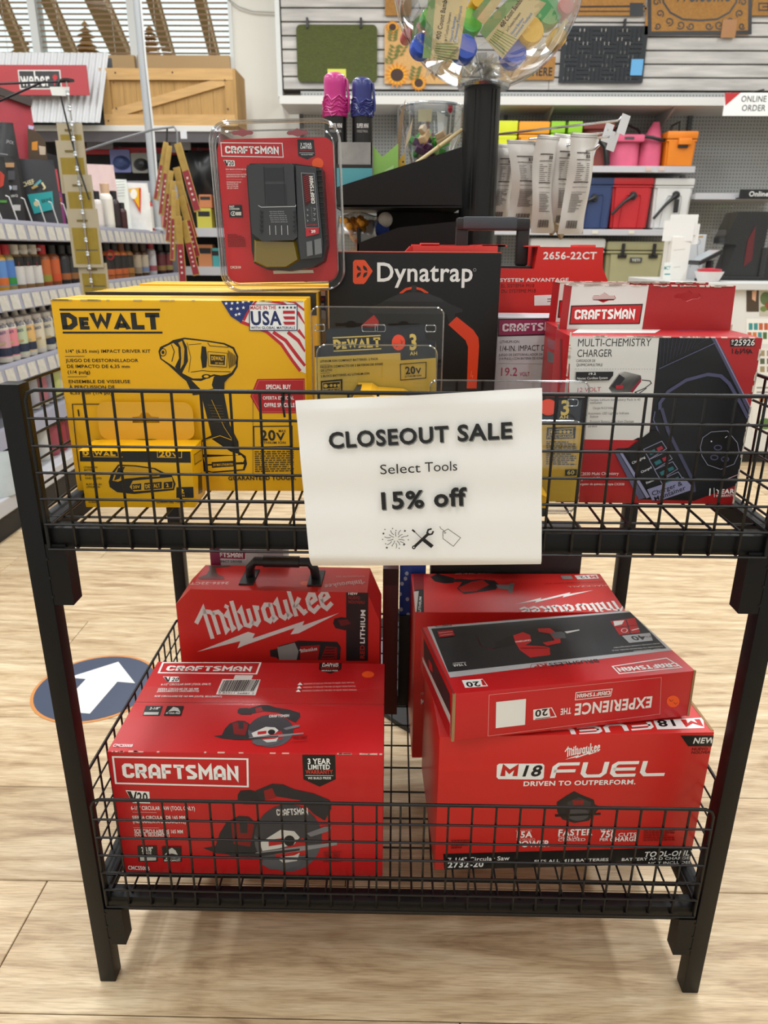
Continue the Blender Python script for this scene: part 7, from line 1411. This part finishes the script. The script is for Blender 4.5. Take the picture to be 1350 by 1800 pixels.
MB().tube([wl(122, 141), wl(106, 140), wl(102, 150), wl(118, 216), wl(140, 300), wl(157, 351)], .0034, 6).build('hook', K, cs, smooth=60)
MB().lathe([(.001, -.004), (.024, -.003), (.024, .003), (.001, .004)], 14, c=wl(119, 141)).build('end_disc', K, cs); MB().prism([(wl(88, 153).x, wl(88, 153).z), (wl(122, 153).x, wl(122, 153).z), (wl(122, 169).x, wl(122, 169).z), (wl(92, 168).x, wl(92, 168).z)], -.004, .0).build('paper_flag', ink('d8d8d4'), cs)
for i, (u0, v0, u1, v1, dY, lab) in enumerate(((103, 216, 147, 280, .03, 'topmost tan folded card on the clip strip'), (103, 247, 152, 340, .024, 'second tan folded card on the clip strip'), (116, 307, 165, 400, .016, 'third tan folded card on the clip strip'), (123, 367, 176, 470, .008, 'fourth tan folded card on the clip strip'), (140, 462, 190, 520, .016, 'lowest tan card on the clip strip behind the yellow carton'))):
    x0, x1, z0, z1 = rxz(u0, v0, u1, v1, SY+dY); t = thing('hanging_card', lab, 'packet', (x0, SY+dY, z0)); w, h = x1-x0, z1-z0
    MB().prism([(0, 0), (w, 0), (w, h), (0, h)], 0, .006).build('clear_pouch', mat('tan_film', 'a3987f', .4), t); MB().box(w*.1, w*.93, -.001, 0, h*.06, h*.68).build('olive_label', mat('olive_label', '8a7420', .5, var=.08, scale=40), t)
    A = Art(Face(t, (0, 0, 0), (1, 0, 0), (0, 0, 1)), 'card_mark', raw=True, base=.0012).line([(w*.3, h*.80), (w*.66, h*.80)], .008, '6a5a2c'); A.line([(w*.15, h*.3), (w*.88, h*.3)], .006, '5c5640').done()
# ---- hanging skewer packs
hk_ = thing('peg_hook', 'wire peg hook holding the long skewer packs', 'hook', at(140, 268, y=4.4)); wl2 = lambda u, v, Y=4.4: loc(hk_, at(u, v, y=Y))
MB().tube([wl2(140, 268, 4.6), wl2(200, 248, 4.5), wl2(268, 228), wl2(306, 223), wl2(311, 232), wl2(312, 256)], .006, 6).build('arm', mat('hook_grey', '77797c', .4), hk_, smooth=60); MB().tube([wl2(288, 226), wl2(294, 224), wl2(293, 252)], .005, 6).build('prong', K, hk_); MB().box(wl2(317, 230).x, wl2(328, 230).x, -.004, 0, wl2(320, 244).z, wl2(320, 230).z).build('scan_tag', mat('tag_white'), hk_)
SK = [((292, 250), (275, 352)), ((298, 256), (284, 378)), ((301, 300), (291, 402)), ((304, 318), (296, 425)), ((306, 335), (304, 458)), ((312, 252), (350, 372)), ((310, 294), (334, 400)), ((314, 318), (344, 418)), ((318, 345), (349, 452)), ((308, 350), (321, 470)), ((322, 388), (347, 484)), ((313, 380), (322, 500))]
SKL = ['leftmost short', 'second from left', 'third from left', 'fourth from left', 'long middle', 'upper right slanting', 'right hand middle', 'rightmost middle', 'lower right slanting', 'long lower middle', 'lowest right', 'lowest middle']
skm = None
for i, ((u0, v0), (u1, v1)) in enumerate(SK):
    Y = 4.36-.022*(i % 6)-.02*(i > 6); a = at(u0, v0, y=Y); b = at(u1, v1, y=Y); d_ = b-a; L_ = d_.length
    t = thing('skewer_pack', SKL[i]+' yellow and red skewer pack on the wire hook', 'pack', a, (0, math.atan2(-d_.x, -d_.z), R(18 if i < 5 else -14)), group='skewer packs on the wire hook')
    wd_ = .040 if i >= 5 else .028
    MB().bbox(-wd_/2, wd_/2, -.004, .004, -L_, 0, .001, 1).build('sleeve', mat('skewer_yellow', 'a48640', .5, var=.15, scale=30), t)
    MB().box(-wd_*.42, wd_*(.5 if i >= 5 else .1), -.0055, -.004, -L_*.98, -L_*.40).build('red_panel', mat('skewer_red', '8a2a34', .5), t); m = MB()
    for q in range(5): m.box(-wd_*.1, wd_*.16, -.0062, -.0054, -L_*(.52+.08*q), -L_*(.49+.08*q))
    m.build('white_marks', ink('d0c4b8'), t)['kind'] = 'stuff'
# ---- grey conduit pole
pp = at(250, 100, y=5.25); cp = thing('conduit_pole', 'slim grey pole running from ceiling to shelves at the left', 'pole', (pp.x, 5.25, TZ[0]+.010))
MB().tube([(0, 0, 0), (0, 0, 4.19-TZ[0])], .026, 12).build('pole', mat('pole_grey', 'a4a9ac', .4), cp, smooth=60); MB().tube([(.028, -.02, .2), (.034, -.02, .6), (.026, -.02, 1.0), (.03, -.02, 1.8), (.028, -.02, 2.9)], .007, 6).build('cable', mat('cable_white', 'cfd0d0', .5), cp, smooth=60); MB().lathe([(.04, 0), (.04, .012), (.03, .02)], 16).build('foot_plate', mat('pole_grey'), cp)
# ================================================================== grill display along the window wall
GY = 6.12; bx1 = at(388, 300, y=GY).x; bg = thing('shelf_gondola', 'dark display unit of grill accessories under the windows', 'shelving', (0, GY, 0))
ztop = at(300, 221, y=GY).z; zf = at(300, 250, y=GY).z
MB().box(-4.4, bx1, .45, .48, .05, ztop).build('back_panel', GBK, bg); MB().bbox(-4.4, bx1+.02, -.01, .5, ztop-.04, ztop, .004).build('top_shelf', mat('white_shelf'), bg); MB().box(-4.4, bx1, .0, .02, zf, ztop-.04).build('fascia', mat('fascia_grey', '4c474a', .5), bg)
zr = at(280, 272, y=6.4).z; MB().bbox(at(146, 266, y=6.4).x, at(372, 272, y=6.4).x, .26, .30, zr, zr+.05, .004).build('red_header_rail', mat('rail_red', 'a01c28', .4), bg)
for v in (402, 470, 560):
    z = at(360, v, y=GY).z; s = MB().bbox(-3.2, bx1, .0, .45, z-.03, z, .003).build('shelf', mat('white_shelf'), bg); MB().box(-3.2, bx1, -.012, 0, z-.06, z+.006).build('shelf_lip', mat('lip_pale', 'b4b4b8', .4), s)
MB().box(-4.4, bx1, .05, .45, 0, .12).build('base_deck', GRD, bg); MB().box(bx1-.004, bx1+.01, .0, .48, 0, ztop-.04).build('end_panel', mat('end_maroon', '8a5a5e', .6), bg)
def hang(name, label, u0, v0, u1, v1, Y, col, kind=None, c2='24262a'):
    x0, x1, z0, z1 = rxz(u0, v0, u1, v1, Y); w, h = x1-x0, z1-z0; t = thing(name, label, 'packet', (x0, Y, z0))
    MB().prism(rrect(0, w, 0, h, .01, 2), 0, .006).build('backing_card', ink(col, .5), t); MB().tube([(w/2, .004, h-.01), (w/2, .004, h+.02), (w/2, .30, h+.03)], .003, 5).build('peg', GRD, t)
    if kind == 'oval': MB().lathe([(.0, .06), (h*.2, .05), (h*.32, 0)], 16, sx=1.35, M=Matrix.Translation((w*.55, -.0, h*.42)) @ Matrix.Rotation(R(90), 4, 'X')).build('brush_head', ink(c2), t, smooth=50)
    if kind == 'bag':
        def P(a, b): return (w*a, -.05*math.sin(math.pi*a)*math.sin(math.pi*b)+.006*math.sin(13*a+7*b), h*b)
        MB().sheet(P, 8, 10).build('bag_film', mat('pouch_'+c2, c2, .3), t, smooth=60)
    return t
hang('tool_card', 'purple and pink card with round blue brush under the red rail', 194, 263, 229, 303, 6.36, '7a80b8', 'oval', '3a4a78')
hang('tool_card', 'grey card with black round knob under the red rail', 231, 269, 262, 304, 6.36, '9a9a94', 'oval', '24262a'); hang('tool_card', 'dark grey card behind the grey pole', 264, 270, 290, 310, 6.36, '5a5c60', 'oval', '1c1e22')
hang('grill_cover', 'large crumpled black bag hanging right of the skewers', 324, 264, 378, 346, 6.30, '1a1a1c', 'bag', '17181a'); hang('grill_cover', 'black bag hanging just left of the skewers', 262, 282, 300, 345, 6.34, '1c1c1e', 'bag', '1a1b1e'); hang('info_card', 'plain grey information card above the skewer packs', 300, 246, 335, 268, 6.30, '9a9aa0'); hang('info_card', 'small grey card beside the conduit pole under the fascia', 152, 245, 198, 262, 6.30, '7a787c')
for i, (u0, v0, u1, v1, col, lab) in enumerate(((346, 366, 372, 402, 'b8b048', 'yellow and lime box on the far shelf right of the skewers'), (350, 342, 372, 366, 'b8744a', 'orange box stacked on the lime box'), (348, 430, 374, 470, 'b87a50', 'orange and black box on the lower far shelf'), (372, 436, 386, 470, '4a9a9a', 'teal box at the end of the lower far shelf'), (350, 372, 386, 374, 'a8606c', 'pink flat pack on the far shelf'))):
    x0, x1, z0, z1 = rxz(u0, v0, u1, v1, 6.18); z0 = [at(360, 402, y=GY).z+.001, z0+.002, at(360, 470, y=GY).z+.001, at(360, 470, y=GY).z+.001, at(360, 402, y=GY).z+.001][i]
    if i == 4: continue
    t = thing('accessory_box', lab, 'box', (x0, 6.18, z0)); MB().bbox(0, x1-x0, 0, .12, 0, z1-z0, .003).build('box_body', ink(col, .5), t); MB().box((x1-x0)*.1, (x1-x0)*.9, -.001, 0, (z1-z0)*.6, (z1-z0)*.85).build('dark_print', ink('2a2a2c'), t)
# ---- corrugated awning with red sign
zt0, zt1 = at(60, 98, y=6.2).z, at(60, 221, y=6.1).z; ax0, ax1 = -3.3, at(201, 110, y=6.2).x-.02
aw = thing('metal_awning', 'corrugated galvanised metal awning above the grill display', 'awning', (0, 6.16, ztop))
CORR = mat('galvanised', 'b9babb', .45, metal=.15, var=.06, scale=4); zc = zt1-ztop+.01; zh = zt0-zt1
def aw_p(a, b):
    x = ax0+(ax1-ax0)*a; r_ = .007*math.sin(x*2*math.pi/.048); return (x-.07*(1-b), -.01-.14*(1-b)+r_, zc+zh*b)
MB().sheet(aw_p, 420, 4).build('corrugated_sheet', CORR, aw, smooth=60); MB().box(ax0, ax1, .03, .05, .0, zc+zh*.95).build('back_board', GRD, aw)
sg = thing('grill_sign', 'red grill brand sign with black name plate on the metal awning', 'sign', (0, 5.99, 0)); x0, x1, z0, z1 = rxz(-60, 114, 154, 167, 5.99)
MB().box(x0, x1, 0, .012, z0, z1).build('red_board', mat('sign_red', 'a83a40', .5, var=.06, scale=3), sg); Fg = Face(sg, (0, 0, 0), (1, 0, 0), (0, 0, 1))
MB().box(x0+.4, x0+.44, .012, .05, z0+.05, z1-.05).box(x1-.2, x1-.16, .012, .05, z0+.05, z1-.05).build('sign_bracket', GRD, sg)
A = Art(Fg, 'name_plate').poly([(31, 123), (106, 123), (109, 157), (35, 157)], 'd4d2ce').poly([(33, 125), (104, 125), (107, 155), (37, 155)], '3a3a3a').done()
A = Art(Fg, 'name_lettering', base=.0006).text('weber', (38, 151), (89, 151), 25, 'e0deda', 'b').poly([(92, 136), (94, 132), (98, 131), (101, 134), (101, 138), (97, 142), (97, 150), (95, 150), (95, 141)], 'b8343c').line([(61, 125), (61, 134)], 1.2, 'e0deda').done()
# ---- wooden crate
x0, x1, z0, z1 = rxz(181, 121, 412, 221, 6.14); z0 = ztop+.001; cr = thing('wooden_crate', 'pale wooden crate front with diagonal brace on top of the display', 'crate', (x0, 6.14, z0)); w, h = x1-x0, z1-z0; bd = .075
PINE = mat('pine_board', 'b48f58', .65, var=.14, scale=5, stretch=(1, 1, 8)); PINH = mat('pine_board_lying', 'bc9660', .65, var=.14, scale=5, stretch=(1, 1, 9)); PIN2 = mat('pine_plank', 'a8834c', .7, var=.16, scale=5, stretch=(9, 1, 1))
MB().box(0, w, -.02, .0, h-bd, h).build('top_board', PINH, cr); MB().box(0, w, -.02, .0, 0, bd).build('bottom_board', PINH, cr)
for xa in (0, w-bd*.85): MB().box(xa, xa+bd*.85, -.018, .0, bd, h-bd).build('end_board', PIN2, cr)
n = 9
for k in range(n): MB().box(bd*.85+(w-1.7*bd)*k/n+.001, bd*.85+(w-1.7*bd)*(k+1)/n-.001, .002, .014, bd*.9, h-bd*.9).build('plank', PIN2, cr)
d0 = Vector((bd*.85, 0, bd)); d1 = Vector((w-bd*.85, 0, h-bd)); dd = (d1-d0); nn = Vector((-dd.z, 0, dd.x)).normalized()*.033
MB().prism([((d0+nn).x, (d0+nn).z), (d0.x, d0.z), ((d0-nn*0.2).x+.1, bd), ((d1-nn).x, (d1-nn).z), (d1.x, d1.z), ((d1+nn*.2).x-.1, h-bd)], -.015, .003).build('diagonal_brace', PINH, cr)
MB().box(w, w+.02, -.02, .34, 0, h).build('side_panel', PIN2, cr); MB().box(0, .02, .0, .34, 0, h).build('side_panel', PIN2, cr); MB().box(0, w, .32, .34, 0, h).build('back_panel', PIN2, cr)
for a, b in ((.12, .92), (.1, .75), (.1, .3), (.94, .8), (.95, .3), (.55, .93), (.92, .1), (.03, .08)): MB().lathe([(.001, 0), (.006, .001), (.006, .003), (.001, .004)], 8, M=Matrix.Translation((w*a, -.0205, h*b)) @ Matrix.Rotation(R(90), 4, 'X')).build('nail', mat('nail_dark', '4a3420', .6), cr)
# ceiling cable on the cream wall
cb = thing('wall_cable', 'thin white cable sagging across the cream wall at the top', 'cable', at(400, 2, y=6.7)); wl3 = lambda u, v: loc(cb, at(u, v, y=6.72))
MB().tube([wl3(396, -6), wl3(420, 12), wl3(445, 20), wl3(470, 21), wl3(494, 22)], .006, 6).build('cord', ink('b9b8b2'), cb, smooth=60); MB().bbox(wl3(494, 22).x-.02, wl3(494, 22).x+.02, -.01, .03, wl3(494, 22).z-.03, wl3(494, 22).z+.03, .004).build('socket', ink('c8c8c4'), cb)
